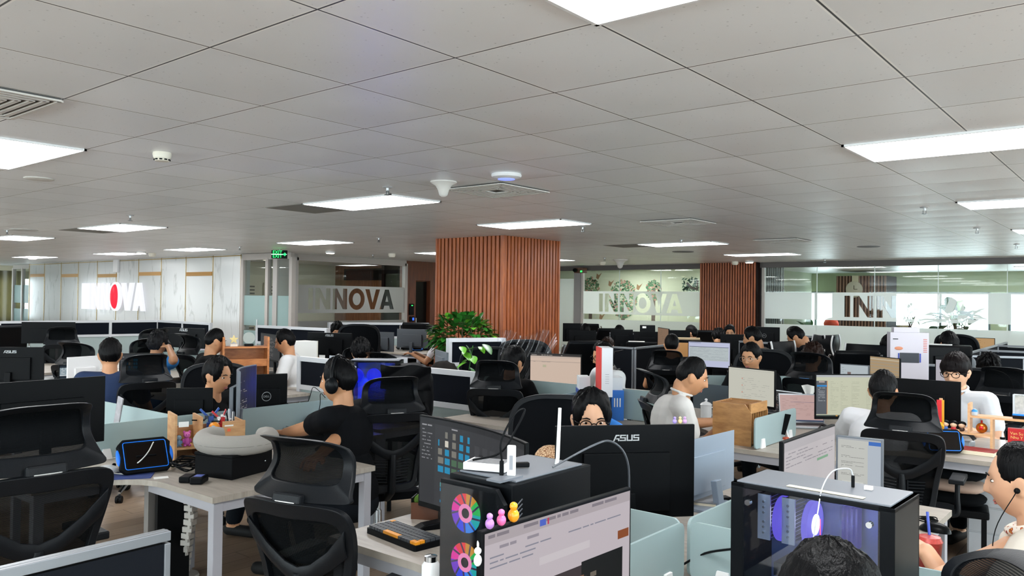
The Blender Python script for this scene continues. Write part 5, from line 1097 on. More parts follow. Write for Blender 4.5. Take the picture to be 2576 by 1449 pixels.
    if hair == 'pony':
        b.ball((0.0, -0.10, 0.02), (0.045, 0.045, 0.04), 20, 14); b.tube(smooth_path([(0, -0.11, 0.0), (0.0, -0.145, -0.06), (0.01, -0.14, -0.16), (0.0, -0.12, -0.25)], 5), [0.03]*3+[0.032]*6+[0.026]*4+[0.018, 0.014, 0.008], 12)
    b.build('hair', hm, t, smooth=75)
    # face
    b = MB(); b.x = HX
    for s in (-1, 1): b.ball((s*0.031, 0.0715, 0.007), (0.0115, 0.008, 0.0046), 12, 8, 0); b.ball((s*0.031, 0.0772, 0.007), (0.0064, 0.004, 0.0048), 10, 8, 1)
    b.build('eyes', [M_EYEW, M_EYE], t, smooth=60)
    b = MB(); b.x = HX
    for s in (-1, 1): b.tube([(s*0.015, 0.0905, 0.026), (s*0.030, 0.0895, 0.031), (s*0.047, 0.079, 0.026)], [0.0025, 0.0032, 0.002], 6)
    b.build('eyebrows', hm, t, smooth=60)
    b = MB(); b.x = HX; b.ball((0, 0.0805, -0.058), (0.020, 0.006, 0.004), 12, 8); b.ball((0, 0.079, -0.066), (0.017, 0.006, 0.0045), 12, 8); b.build('lips', M_LIP, t, smooth=60)
    if glasses:
        gm = mat('glasses_'+glasses, {'black': '#17110e', 'silver': '#b0aaa0'}[glasses], rough=0.3, metal=0.0 if glasses == 'black' else 0.9); r_ = 0.0022 if glasses == 'black' else 0.0013; b = MB(); b.x = HX
        for s in (-1, 1):
            b.tube([(s*0.034+0.024*math.cos(a), 0.099-0.0008*(s*0.034+0.024*math.cos(a))**2*100, 0.004+0.019*math.sin(a)) for a in [2*PI*k/20 for k in range(21)]], r_, 6); b.tube([(s*0.058, 0.096, 0.010), (s*0.072, 0.07, 0.010), (s*0.080, -0.005, 0.006)], r_, 6)
        b.tube([(-0.011, 0.0995, 0.008), (0, 0.102, 0.011), (0.011, 0.0995, 0.008)], r_, 6); b.build('glasses', gm, t, smooth=60)
    t['_hx'] = 1
    if extra: extra(t, HX, dict(hip=hip, chest=chest, neck=neck, sh=sh, el=el, wr=wr, hc=hc))
    del t['_hx']
    return t
def camface(px, phi, d=5.0):
    """world angle for a person at picture column px who faces phi degrees clockwise from straight away (0 away, 90 right, 180 to us, 270 left)"""
    p = at(px, 754, d=d); return math.atan2(p.y, p.x)-math.radians(phi)
# ---------------------------------------------------------------- chairs
def place_chair(maker, px, py, phi, label, z=1.215, d=None, s_=1.0):
    """px, py: pixel of the top of the chair's back; phi as in camface (where the sitter would look)"""
    p = at(px, py, z) if d is None else at(px, py, d=d); yaw = math.atan2(p.y, p.x)-math.radians(phi)-PI/2
    R = Matrix.Rotation(yaw, 3, 'Z'); o = R @ Vector((0, -0.33*s_, 0)); return (p.x-o.x, p.y-o.y), yaw
PROTO = {}
def chair(kind, px, py, phi, label, z=None, d=None, group=None, **k):
    zt = {'ergo': 1.215, 'blue': 1.215, 'visitor': 1.0, 'wave': 1.16, 'task': 1.05, 'wrapped': 1.08}[kind]
    zz = z or {'visitor': 1.17, 'wave': 1.25}.get(kind, zt)
    if d: zz = at(px, py, d=d).z
    s_ = zz/zt
    if not 0.85 < s_ < 1.2: print('CHAIR', round(s_, 2), label)
    xy, yaw = place_chair(None, px, py, phi, label, zz, d, s_)
    if kind not in PROTO:
        t = {'ergo': lambda: make_ergo(label), 'blue': lambda: make_ergo(label, 'blue'), 'visitor': lambda: make_visitor(label), 'wave': lambda: make_wave(label), 'task': lambda: make_task(label), 'wrapped': lambda: make_task(label, True)}[kind]()
        PROTO[kind] = t
    else: t = dup(PROTO[kind], label=label)
    t.location = (xy[0], xy[1], 0); t.rotation_euler = (0, 0, yaw); t.scale = (s_, s_, s_)
    if group: t['group'] = group
    return t
GE, GV, GW = 'black mesh office chairs with a headrest', 'black leather chairs with chrome frames', 'tall wavy leather chairs'
CH = [
 ('ergo', 112, 1013, -18, 'empty black mesh chair with headrest at the lower left corner', dict(z=1.31, group=GE)),
 ('ergo', 742, 1092, 40, 'empty black mesh chair in the foreground with a clear plate on its bracket, turned left', dict(group=GE)),
 ('ergo', 995, 945, -18, 'black mesh chair right behind the man with headphones', dict(group=GE)),
 ('ergo', 375, 890, -20, 'empty black mesh chair behind the man in the navy tee', dict(group=GE)),
 ('ergo', 180, 860, 38, 'black mesh chair with a pale blue sticker, turned right, left of the navy tee man', dict(group=GE)),
 ('blue', 157, 822, -2, 'black mesh chair with a blue plate, farthest left below the wall sign', dict(d=11.0, group=GE)),
 ('ergo', 378, 850, -30, 'black mesh chair in front of the grey haired person in blue', dict(group=GE)),
 ('ergo', 395, 826, -25, 'black mesh headrest peeking above the grey haired person', dict(d=10.6, group=GE)),
 ('ergo', 462, 838, 62, 'black mesh chair seen side on, left of the pinkish laptop', dict(d=9.2, group=GE)),
 ('ergo', 1245, 905, 12, 'black mesh chair of the person in black long sleeves', dict(group=GE)),
 ('ergo', 1630, 928, 78, 'black mesh chair seen side on behind the man in the white tee', dict(group=GE)),
 ('ergo', 2268, 985, 8, 'large black mesh chair of the man at the cream table screen, right', dict(z=1.19, group=GE)),
 ('blue', 2030, 885, 24, 'black mesh chair with a bright blue plate, right of the man in round glasses', dict(group=GE, d=7.3)),
 ('ergo', 1677, 880, 4, 'black mesh chair below the dark haired person facing the orange paper', dict(d=8.9, group=GE)),
 ('ergo', 1548, 880, -75, 'black mesh chair seen side on right of the red and white box', dict(d=8.4, group=GE)),
 ('ergo', 2522, 922, 12, 'black mesh headrest at the right edge behind the man in glasses', dict(group=GE, d=6.5)),
 ('ergo', 905, 873, -8, 'black mesh chair with a head just above it, left of the plant', dict(d=8.7, group=GE)),
 ('ergo', 950, 885, 35, 'black mesh headrest behind the blue lit computer', dict(d=8.0, group=GE)),
 ('ergo', 2565, 1408, -115, 'near black chair with a shiny bracket at the bottom right corner', dict(z=1.12, group=GE)),
 ('task', 545, 912, 175, 'wide black task chair behind the person in profile with swept black hair', dict(d=6.6)),
 ('task', 1400, 992, 182, 'wide black task chair behind the man with the blue neck pillow', dict(d=4.75)),
 ('task', 1228, 872, -10, 'big rounded black chair right of the pothos', dict(d=8.4)),
 ('wrapped', 1314, 845, 160, 'black chair wrapped in clear plastic before the wood column', dict(d=8.6)),
 ('task', 2455, 925, 186, 'wide black chair behind the man in glasses and white shirt', dict(d=6.85)),
 ('task', 1925, 878, 190, 'wide black chair behind the man in round glasses', dict(d=8.1)),
 ('task', 2400, 840, 20, 'black rounded chair back before the frosted glass, right', dict(d=11.6)),
 ('visitor', 1047, 815, 10, 'black leather chair top with a chrome edge left of the leafy plant', dict(d=14.6, group=GV)),
 ('task', 902, 815, 5, 'dark rounded chair top behind the monitor marked ASUS and plain screens', dict(d=11.8)),
 ('visitor', 1470, 862, -28, 'black leather chair with chrome edge right of the column', dict(group=GV)),
 ('visitor', 1534, 829, -20, 'taller black leather chair with chrome edge before the black screens', dict(group=GV)),
 ('visitor', 1625, 838, -12, 'black leather chair with chrome arch behind the black scanner', dict(group=GV)),
 ('visitor', 1480, 817, 5, 'black leather chair top at the far end beside a dark head', dict(group=GV)),
 ('visitor', 1780, 834, -18, 'black leather chair with chrome edge below the wood pillar', dict(group=GV)),
 ('visitor', 2155, 888, -20, 'small black leather chair back before the chart screen', dict(group=GV)),
 ('visitor', 30, 822, -15, 'black leather chair back at the far left edge', dict(group=GV)),
 ('wave', 2098, 842, -68, 'tallest wavy leather chair with pale piping, right of the suit man', dict(group=GW)),
 ('wave', 2065, 842, 60, 'wavy leather chair with a pale edge just left of the tallest one', dict(group=GW)),
 ('wave', 1975, 858, -60, 'wavy leather chair with pale piping right of the man in the olive jacket', dict(group=GW)),
 ('wave', 2180, 866, 25, 'wavy leather chair before the frosted glass right of the tallest chair', dict(group=GW)),
]
for c in CH:
    if c[4] != 'placeholder': chair(c[0], c[1], c[2], c[3], c[4], **c[5])
# ---------------------------------------------------------------- people
def pers(px, py, phi, label, z=1.31, d=None, **k):
    top = at(px, py, z) if d is None else at(px, py, d=d); return person(label, top, math.atan2(top.y, top.x)-math.radians(phi), **k)
def headphones(t, HX, J):
    b = MB(); b.x = HX; b.tube([(0.092*math.cos(a), -0.005, 0.012+0.128*math.sin(a)) for a in [PI*k/20 for k in range(21)]], 0.010, 8); b.build('headband', mat('headphone_black', '#15171a', rough=0.3), t, smooth=60)
    for s in (-1, 1):
        b = MB(); b.x = HX; b.ball((s*0.092, -0.004, -0.012), (0.022, 0.038, 0.046), 18, 12); b.build('ear_cup', mat('headphone_black'), t, smooth=60)
def neck_pillow(t, HX, J):
    b = MB(); c = J['neck']+Vector((0, 0, 0.045)); pts = [c+Vector((0.125*math.sin(a), -0.02-0.115*math.cos(a), 0.03*math.cos(a))) for a in [math.radians(-150+175*k/18) for k in range(19)]]
    b.tube(pts, [0.03]+[0.052]*17+[0.03], 12); b.build('neck_pillow', mat('pillow_blue', '#1c74c9', rough=0.8), t, smooth=60)
def earphone(t, HX, J):
    pt = HX @ Vector((-0.085, 0.0, -0.012)); b = MB(); b.ball(pt, 0.009, 10, 8); c = J['chest']
    b.tube(smooth_path([pt, pt+Vector((-0.035, 0.05, -0.12)), c+Vector((-0.13, 0.14, 0.02)), c+Vector((-0.10, 0.16, -0.12))], 6), 0.0016, 6); b.build('earphone_wire', M_BLACK, t, smooth=60)
    b = MB(); q = J['neck']; b.tube([q+Vector((0.072*math.cos(a), 0.066*math.sin(a)+0.01, -0.006-0.028*math.sin(a))) for a in [2*PI*k/18 for k in range(19)]], 0.015, 8); b.build('flower_collar', floral, t, smooth=60)
def dots_mat(name, c1, c2, c3, sc):
    m = mat(name, c1, rough=0.9); nt, b = nodes_of(m); tc = nt.nodes.new('ShaderNodeTexCoord'); v = nt.nodes.new('ShaderNodeTexVoronoi'); v.inputs['Scale'].default_value = sc; cr = nt.nodes.new('ShaderNodeValToRGB'); e = cr.color_ramp.elements
    cr.color_ramp.interpolation = 'CONSTANT'; e[0].position = 0; e[0].color = (*hexc(c2), 1); e[1].position = 0.33; e[1].color = (*hexc(c1), 1); q = e.new(0.18) if hasattr(e, 'new') else None
    if q: q.color = (*hexc(c3), 1)
    nt.links.new(tc.outputs['Object'], v.inputs['Vector']); nt.links.new(v.outputs['Distance'], cr.inputs[0]); nt.links.new(cr.outputs[0], b.inputs['Base Color']); return m
floral = dots_mat('floral_cloth', '#e8e0d4', '#c9832e', '#9a3b2c', 60)
def pattern_mat():
    m = mat('beige_pattern_cloth', '#d9b48c', rough=0.9); nt, b = nodes_of(m); tc = nt.nodes.new('ShaderNodeTexCoord'); v = nt.nodes.new('ShaderNodeTexVoronoi'); v.feature = 'DISTANCE_TO_EDGE'; v.inputs['Scale'].default_value = 110; cr = nt.nodes.new('ShaderNodeValToRGB'); e = cr.color_ramp.elements; e[0].position = 0.06; e[0].color = (*hexc('#8e5a36'), 1); e[1].position = 0.1; e[1].color = (*hexc('#e2c19c'), 1)
    nt.links.new(tc.outputs['Object'], v.inputs['Vector']); nt.links.new(v.outputs['Distance'], cr.inputs[0]); nt.links.new(cr.outputs[0], b.inputs['Base Color']); return m
FAR = dict(vox=0.012)
# foreground and middle
pers(852, 905, -62, 'man in a black tee with black over-ear headphones, hand on a mouse', d=4.95, lean=0.13, htilt=0.05, hturn=0.05, sc=1.14, hands=(at(705, 1092, 0.80), at(800, 1150, 0.80)), shirt=('#15171b', 0.9), vox=0.0055, extra=headphones, hair='short')
pers(1487, 988, 172, 'man with a blue neck pillow and glasses looking over the large monitor marked ASUS', d=4.0, sc=1.16, lean=0.05, htilt=0.10, shirt=(pattern_mat(), 0), vox=0.0055, hair='curtain', glasses='black', extra=neck_pillow, skin=M_SKINF)
pers(1740, 900, 82, 'man in a white tee in profile, arms on the desk by the wooden file rack', d=5.55, lean=0.24, htilt=0.30, hturn=0.0, shirt=('#b9b7b4', 0.9), vox=0.0055, hair='crop', collar=True, sc=1.14, hands=(at(1812, 1060, 0.80), at(1800, 1085, 0.80)))
pers(2572, 1118, -80, 'woman with a black ponytail, white blouse and wired earphone at the right edge', d=2.85, lean=0.16, htilt=0.12, shirt=('#cfc8bc', 0.85), vox=0.005, hair='pony', female=True, extra=earphone, skin=M_SKINF, sc=1.14, hands=(at(2330, 1388, 0.84), at(2340, 1460, 0.80)))
pers(2092, 1397, -10, 'crown of a black haired person at the bottom before the glass sided tower', d=1.5, lean=0.05, htilt=0.15, sc=1.12, shirt=('#3a3f46', 0.9), vox=0.008, hair='bangs')
pers(2222, 937, 22, 'man in a white shirt seen from behind, facing the cream table screen', d=5.45, lean=0.14, htilt=0.12, hturn=0.25, shirt=('#c2c3c6', 0.9), vox=0.006, hair='short', hands=((-0.30, 0.42, 0.80), (0.16, 0.44, 0.79)))
pers(2405, 893, 200, 'man with black framed glasses and a white shirt looking down, right', d=6.15, sc=1.16, lean=0.10, htilt=0.12, hturn=0.0, shirt=('#c9ccd0', 0.9), vox=0.0055, hair='bangs', glasses='black', collar=True, skin=M_SKINF, hcol=hair_mat('hair_dark_brown', '#1a1314'))
pers(1890, 865, 205, 'man with round thin glasses behind the cream mail screen', d=7.5, lean=0.1, htilt=0.15, shirt=('#1b1e22', 0.9), vox=0.007, hair='short', glasses='silver')
pers(548, 903, 130, 'person in black with swept short hair in profile, left of the curved monitor', d=5.95, lean=0.12, htilt=0.15, hturn=0.0, shirt=('#0d0e11', 0.9), vox=0.006, hair='curtain', skin=M_SKIN)
pers(278, 855, 2, 'man in a navy tee seen from behind', d=6.7, lean=0.08, htilt=0.06, shirt=('#0f2547', 0.9), vox=0.007, hair='short')
pers(541, 828, 72, 'man in a black tee in profile beside the wooden bookshelf', d=8.2, lean=0.12, htilt=0.2, shirt=('#111214', 0.9), vox=0.008, hair='crop')
pers(397, 838, 35, 'grey haired person in a blue shirt with a hand to the face', d=8.9, lean=0.1, htilt=0.1, shirt=('#1b6fb4', 0.9), vox=0.008, hair='messy', hcol=M_HAIRG, hands=(at(372, 925, d=8.4), at(424, 872, d=8.75)))
pers(718, 831, -78, 'person in white seen in profile behind the dark code screen', d=8.6, lean=0.12, htilt=0.25, shirt=('#c9c9c9', 0.9), **FAR)
pers(848, 813, 176, 'person with wavy black hair just above the monitor marked ASUS', d=12.2, lean=0.05, htilt=0.3, hair='messy', **FAR)
pers(908, 857, 5, 'black hair showing above a mesh headrest left of the plant', d=8.3, lean=0.05, htilt=0.2, hair='messy', shirt=('#2a2a2e', 0.9), **FAR)
pers(1090, 822, -88, 'person with glasses and earbud in a white tee, half hidden by the column', d=13.2, lean=0.22, htilt=0.25, glasses='silver', shirt=('#cfcfd2', 0.9), hair='short', vox=0.009, hands=((-0.12, 0.48, 0.80), (0.18, 0.46, 0.80)))
pers(1292, 876, 40, 'person in black long sleeves seen from behind at the peach screen', d=7.0, lean=0.12, htilt=0.15, sleeve='long', shirt=('#0c0d10', 0.85), vox=0.008, hair='curtain')
pers(1518, 862, 240, 'man in white with glasses hidden behind the red and white box', d=7.7, lean=0.1, htilt=0.25, glasses='black', shirt=('#cdd0d2', 0.9), vox=0.008, hair='short')
pers(1690, 841, 2, 'dark haired person seen from behind facing the orange paper', d=9.4, lean=0.05, htilt=0.05, hair='crop', **FAR)
pers(1738, 819, -72, 'young man in profile to the left in front of the mural glass', d=12.3, lean=0.05, htilt=0.05, shirt=('#6f7d80', 0.9), hair='crop', **FAR)
pers(1528, 850, 10, 'brown haired crown before the high black leather chair', d=10.9, lean=0.05, htilt=0.3, hcol=M_HAIRB, hair='short', **FAR)
pers(1472, 816, 10, 'black haired crown at the far end right of the column', d=14.2, lean=0.05, htilt=0.2, hair='short', **FAR)
pers(1558, 820, 10, 'black haired crown before the middle of the mural glass', d=13.6, lean=0.05, htilt=0.2, hair='short', **FAR)
pers(1808, 829, 10, 'bowed black head below the wood pillar', d=12.2, lean=0.2, htilt=0.5, hair='messy', **FAR)
pers(1836, 818, 180, 'person with glasses facing us below the wood pillar', d=13.4, lean=0.02, htilt=0.2, hair='short', glasses='silver', **FAR)
pers(1893, 824, -78, 'man in an olive brown jacket in profile to the left', d=9.6, lean=0.3, htilt=0.25, shirt=('#4c463f', 0.9), sleeve='long', hair='short', **FAR)
pers(2003, 823, -80, 'man in a dark suit with white collar bent over his desk', d=9.9, lean=0.42, htilt=0.5, shirt=('#14171c', 0.8), sleeve='long', hair='short', collar=False, **FAR)
pers(2045, 868, 30, 'person with glasses and wavy dark hair behind the chair with the blue plate', d=8.3, lean=0.05, htilt=0.1, glasses='silver', hair='messy', hcol=M_HAIRB, **FAR)
pers(2241, 842, 70, 'person in black half hidden by the white printed carton', d=9.0, lean=0.1, htilt=0.2, shirt=('#101214', 0.9), **FAR)
pers(2387, 838, -20, 'person in grey with a round cap of black hair before the frosted glass', d=9.0, lean=0.1, htilt=0.1, shirt=('#54585c', 0.9), hair='bangs', **FAR)
pers(2487, 892, 175, 'dark wavy hair of a bowed head behind the man in glasses', d=7.4, lean=0.25, htilt=0.6, hair='messy', **FAR)
# ---------------------------------------------------------------- monitors and laptops
mon(-75, 968, 262, 945, 'big black monitor seen from behind at the left edge, over the nearest left chair', z=1.25, h=0.36)
mon(-60, 873, 113, 873, 'black monitor back marked ASUS at the left edge', logo='asus', h=0.33)
mon(55, 808, 190, 812, 'black monitor back below the long white partition, far left', d=(11.2, 11.4), h=0.30)
mon(412, 824, 518, 826, 'far black monitor back marked ASUS left of the man in the black tee', d=(11.6, 11.2), h=0.28, logo='asus')
mon(168, 899, 250, 894, 'white all-in-one computer seen from behind beside the navy tee man', z=1.16, h=0.33, shell=M_WHITE)
mon(148, 918, 230, 915, 'small dark screen with blue and white code lines, left', z=1.06, h=0.24, face='front', ui='codeblue')
mon(300, 889, 408, 889, 'wide dark screen facing the man in the navy tee', z=1.16, h=0.36, face='front', ui='folders', d=None)
mon(420, 976, 536, 975, 'plain black screen back below the wide black task chair, left', z=1.08, h=0.27)
mon(606, 930, 646, 921, 'curved monitor seen edge-on above the wooden pen rack', d=(5.0, 5.55), h=0.38, curve=0.05, shell=mat('grey_shell', '#5a6068', rough=0.4), face='front', ui='code')
mon(612, 943, 722, 939, 'black monitor back marked DELL left of the white partition', z=1.15, h=0.35, logo='dell')
mon(656, 839, 705, 843, 'dark screen full of code lines, side by side with the black haired profile', d=(10.3, 9.6), h=0.33, face='front', ui='code', seed=4)
mon(727, 862, 801, 856, 'cream list screen with a small blue square behind the white partition', z=1.2, h=0.32, face='front', ui='list')
mon(775, 836, 886, 838, 'black monitor back marked ASUS, centre left', d=(10.8, 10.6), h=0.30, logo='asus')
mon(888, 833, 925, 835, 'narrow grey monitor back right of the second far ASUS one', d=(12.8, 12.7), h=0.3, shell=mat('grey_shell_dark', '#3b4046', rough=0.5))
mon(926, 834, 992, 836, 'plain dark grey monitor back left of the cluttered desk', d=(12.9, 12.7), h=0.31, shell=mat('grey_shell_dark'))
mon(1000, 827, 1078, 829, 'dark grey monitor back behind the laptop near the column', d=(13.4, 13.2), h=0.31, shell=mat('grey_shell_dark'))
mon(1098, 878, 1128, 888, 'small grey framed screen seen side on below the leafy plant', d=(8.5, 8.0), h=0.20, shell=mat('grey_shell'))
mon(1333, 886, 1463, 894, 'peach coloured screen in a thin black frame, centre', d=(7.9, 7.7), h=0.36, face='front', ui='peach')
mon(1055, 1043, 1322, 1115, 'wide curved monitor showing blue folders on a dark desktop', z=1.2, h=0.39, face='front', ui='folders', curve=0.05)
mon(1396, 1071, 1744, 1066, 'large black monitor back marked ASUS in the centre foreground', z=1.2, h=0.375, logo='asus')
mon(1700, 1121, 1845, 1076, 'plain silver grey monitor back right of the large ASUS one', d=(3.55, 3.95), h=0.28, shell=mat('silver_lid_metal', '#8c99a8', rough=0.35, metal=0.4), thick=0.012)
mon(1212, 1338, 1588, 1226, 'nearest monitor showing a browser page with a dark car engine photo', z=1.2, h=0.40, face='front', ui='browser', seed=3)
mon(1731, 858, 1838, 862, 'white blue screen full of table rows, centre right', d=(9.7, 9.4), h=0.32, face='front', ui='sheet')
mon(1832, 920, 1950, 933, 'cream mail screen with three red dots behind the wooden file rack', d=(6.7, 6.3), h=0.31, face='front', ui='mail')
mon(2051, 941, 2216, 942, 'wide cream table screen with a dark side bar', z=1.17, h=0.34, face='front', ui='admin', seed=2)
mon(2222, 948, 2418, 961, 'black monitor back in front of the man with glasses', d=(5.95, 5.65), h=0.36)
mon(1970, 1112, 2101, 1067, 'angled white document screen with a red shield mark', z=1.2, h=0.36, face='front', ui='doc')
mon(2103, 1103, 2222, 1097, 'rounded laptop style screen with chat text and a blue bar, right of the document screen', d=(3.2, 3.1), h=0.24, face='front', ui='chat', shell=mat('grey_shell'))
mon(2188, 893, 2264, 903, 'beige striped screen left of the dark blue partition', d=(8.0, 7.6), h=0.30, face='front', ui='waves')
mon(2113, 915, 2186, 919, 'small white chart screen in front of the leather chair, right', d=(7.8, 7.6), h=0.24, face='front', ui='chart', shell=mat('grey_shell'))
mon(2352, 902, 2400, 905, 'sliver of a white lit screen behind the man with glasses', d=(6.9, 6.8), h=0.25, face='front', ui='plain')
mon(2441, 848, 2503, 852, 'tan lit screen far right behind the dark partitions', d=(12.6, 12.4), h=0.30, face='front', ui='tan')
mon(1886, 822, 1962, 823, 'far black monitor back with a round white badge above the olive jacket', d=(13.0, 12.8), h=0.32, logo='dell')
mon(1655, 826, 1682, 824, 'tan lit screen seen side on before the mural glass', d=(12.0, 11.3), h=0.35, face='front', ui='brown')
GB = 'black monitors in the far rows'
for a, y0, c, y1, d_, l in ((1416, 813, 1460, 813, 13.6, 'far black monitor back touching the column'), (1432, 831, 1500, 831, 12.4, 'black monitor back below the dark head at the column'), (1536, 829, 1592, 829, 12.6, 'black monitor back right of the tall leather chair'), (1594, 834, 1660, 835, 12.2, 'black monitor back below the black scanner'),
                            (1684, 830, 1736, 831, 12.0, 'black monitor back left of the young man in profile'), (1812, 840, 1876, 842, 12.0, 'black monitor with a white note below the far glasses wearer'), (2333, 873, 2412, 875, 8.6, 'low black monitor before the grey shirted person')):
    mon(a, y0, c, y1, l, d=(d_, d_), h=0.31, group=GB)
def lap(px, py, yawoff, label, d=None, base_z=DZ, **k):
    p = at(px, py, base_z) if d is None else at(px, py, d=d); laptop_at((p.x, p.y), math.atan2(p.y, p.x)-PI/2+math.radians(yawoff), label, base_z=base_z if d is None else max(DZ, p.z), **k)
lap(2018, 1068, 14, 'open laptop with a pink lit page in front of the wide table screen', ui='pink', w_=0.34, dp=0.23, open_=1.85)
lap(1965, 1048, -38, 'open laptop with a grey blue screen between the mail and table screens', ui='code', w_=0.30, dp=0.21)
lap(1047, 877, 0, 'open laptop with a brownish screen on the cluttered desk by the column', ui='brown', w_=0.30, dp=0.2)
lap(831, 915, 5, 'open laptop with a light photo page, centre left', ui='photo', w_=0.32, dp=0.21)
lap(490, 905, 0, 'open laptop with a pale pinkish page at the far left', ui='plain', w_=0.30, dp=0.2)
lap(692, 925, -40, 'dark grey open laptop seen from behind at the left middle', ui='code', away=True, lid=mat('laptop_dark', '#33373c', rough=0.4), col=mat('laptop_dark'))

# ---------------------------------------------------------------- computers
def tower(label, c, rz, W, L, H, kind, z0=DZ):
    """W across (x), L deep (y), front at -y"""
    t = thing('computer_tower', label, 'computer', (c[0], c[1], z0), rz); M_T = mat('tower_black', '#15181c', rough=0.4); M_TG = mat('tower_top_grey', '#6c7077', rough=0.45, metal=0.3)
    if kind == 'rgb':
        b = MB(); b.box(0, 0.02, H/2, W, L-0.04, H-0.004); b.build('case', M_T, t, bevel=0.003)
        b = MB(); b.prism([(-W/2, 0.012), (W/2-0.03, 0.012), (W/2, 0.05), (W/2, H-0.05), (W/2-0.03, H-0.012), (-W/2, H-0.012)], L/2-0.02, L/2-0.005, M=Matrix.Rotation(PI/2, 4, 'X')); b.build('front_frame', M_T, t)
        MB().box(0, 0.02, H+0.001, W*0.9, L-0.1, 0.006).build('top_mesh', M_TG, t, bevel=0.002)
        b = MB()
        for k in range(8): b.box(W/2+0.0008, -L/2+0.07, H*0.68+k*0.013, 0.0016, 0.03, 0.003, M=Matrix.Rotation(0.5, 3, 'X'))
        b.build('side_vents', M_TG, t)
        cols = ['#ff3040', '#ff20b0', '#7a30e0', '#2040ff', '#2090ff', '#20c0c0', '#30d060', '#e0a030']
        for q in (H*0.80, H*0.50, H*0.20):
            f = MB(); cy = -L/2-0.0055
            for k in range(24):
                a0, a1 = 2*PI*k/24, 2*PI*(k+1)/24; f.add([(-0.01+r*math.cos(a), cy, q+r*math.sin(a)) for r, a in ((0.020, a0), (0.054, a0), (0.054, a1), (0.020, a1))], [(0, 1, 2, 3)], (k*8//24+6) % 8)
                f.add([(-0.01+r*math.cos(a), cy-0.002, q+r*math.sin(a)) for r, a in ((0.014, a0), (0.026, a0), (0.026, a1), (0.014, a1))], [(0, 1, 2, 3)], 8)
            fo = f.build('fan_light', [lit('rgb_'+c_[1:], c_, 0.8) for c_ in cols]+[lit('rgb_core', '#ff90c8', 0.9)], t)
            f = MB()
            for k in range(9): a = 2*PI*k/9; f.bar((-0.01+0.016*math.cos(a), cy-0.001, q+0.016*math.sin(a)), (-0.01+0.054*math.cos(a+0.5), cy-0.001, q+0.054*math.sin(a+0.5)), 0.001, 0.005, up=(math.cos(a+PI/2), 0, math.sin(a+PI/2)))
            f.build('fan_blades', mat('fan_smoke', '#30204a', rough=0.4), fo)
        MB().box(0, -L/2-0.012, H/2, W*0.86, 0.004, H*0.92).build('front_glass', glass_mat('smoked_glass', (0.86, 0.86, 0.88), 0.1), t)
        MB().box(W*0.28, -L/2+0.07, H+0.006, 0.05, 0.1, 0.006).build('port_strip', M_TG, t)
    if kind in ('glass', 'blue'):
        e = 0.012; b = MB(); b.box(0, 0, e/2, W, L, e); b.box(0, 0, H-e/2, W, L, e); b.box(0, L/2-e/2, H/2, W, e, H); b.box(-W/2+0.02, 0, H/2, 0.04, L, H); b.box(W/2-0.02, 0, H/2, 0.04, L, H)
        b.build('case', M_T, t, bevel=0.002)
        MB().box(0, 0, H+0.002, W*0.94, L*0.92, 0.006).build('top_mesh', M_TG, t, bevel=0.002)
        MB().box(0, -L/2+0.002, H/2, W-0.07, 0.004, H-2*e).build('side_glass', glass_mat('smoked_glass_blue', (0.84, 0.88, 0.95), 0.15), t)
        b = MB(); b.box(0, L/2-0.03, H/2, W-0.08, 0.006, H-0.06); b.build('motherboard', mat('circuit_board', '#33446a', rough=0.5), t)
        b = MB()
        for k in range(3):
            for s in (-1, 1): b.cyl((-W/2+0.05+0.0*s, -L/2+0.012, H-0.05), (-W/2+0.05, -L/2-0.004, H-0.05), 0.008, seg=10) if k == 0 and s == 1 else None
        b.cyl((W/2-0.06, -L/2+0.012, H-0.05), (W/2-0.06, -L/2-0.004, H-0.05), 0.008, seg=10); b.build('glass_screw', M_CHR, t, smooth=40)
        if kind == 'glass':
            pl = mat('cooler_plate', '#9ea2aa', rough=0.3, metal=0.6)
            for x in (-0.137, -0.068):
                b = MB(); b.box(x-0.004, -L/2+0.055, H*0.79, 0.036, 0.006, 0.125); 
                for k in range(12): b.box(x-0.004, -L/2+0.10, H*0.79-0.057+k*0.0103, 0.036, 0.085, 0.0015)
                fo = b.build('heat_sink', pl, t); b = MB()
                for k in (-0.05, -0.032, -0.015, 0.015, 0.032, 0.05): b.cyl((x-0.004, -L/2+0.053, H*0.79+k*0.85), (x-0.004, -L/2+0.047, H*0.79+k*0.85), 0.0035, seg=10)
                b.build('pipe_end', M_CHR, fo, smooth=40)
            for x in (-0.100, -0.02): MB().lathe([(0.02, 0), (0.062, 0), (0.062, 0.016), (0.02, 0.016)], (x-0.008, -L/2+0.09, H*0.78), 26, M=Matrix.Rotation(PI/2, 3, 'Y')).build('fan_ring', lit('violet_fan', '#7a68f0', 0.75), t, smooth=40); MB().lathe([(0.016, 0), (0.028, 0), (0.028, 0.02), (0.016, 0.02)], (x-0.010, -L/2+0.09, H*0.78), 20, M=Matrix.Rotation(PI/2, 3, 'Y')).build('fan_core', mat('fan_core', '#f0eaff', emis=2.2), t, smooth=40)
            b = MB()
            for k in range(4): b.box(0.04+k*0.012, L/2-0.05, H*0.76, 0.005, 0.04, 0.11)
            b.build('memory_sticks', lit('violet_dim', '#3a3290', 0.6), t); MB().box(0.012, -L/2+0.06, H*0.78, 0.002, 0.002, 0.05).build('red_light', mat('red_led', '#ff3050', emis=2), t)
            b = MB(); b.box(-0.03, 0, 0.06, W-0.16, L*0.7, 0.09); b.build('power_cover', mat('tower_black'), t)
            MB().box(-0.0, 0.0, H*0.48, W-0.2, 0.10, 0.035).build('graphics_card', mat('card_dark', '#262a30', rough=0.4), t)
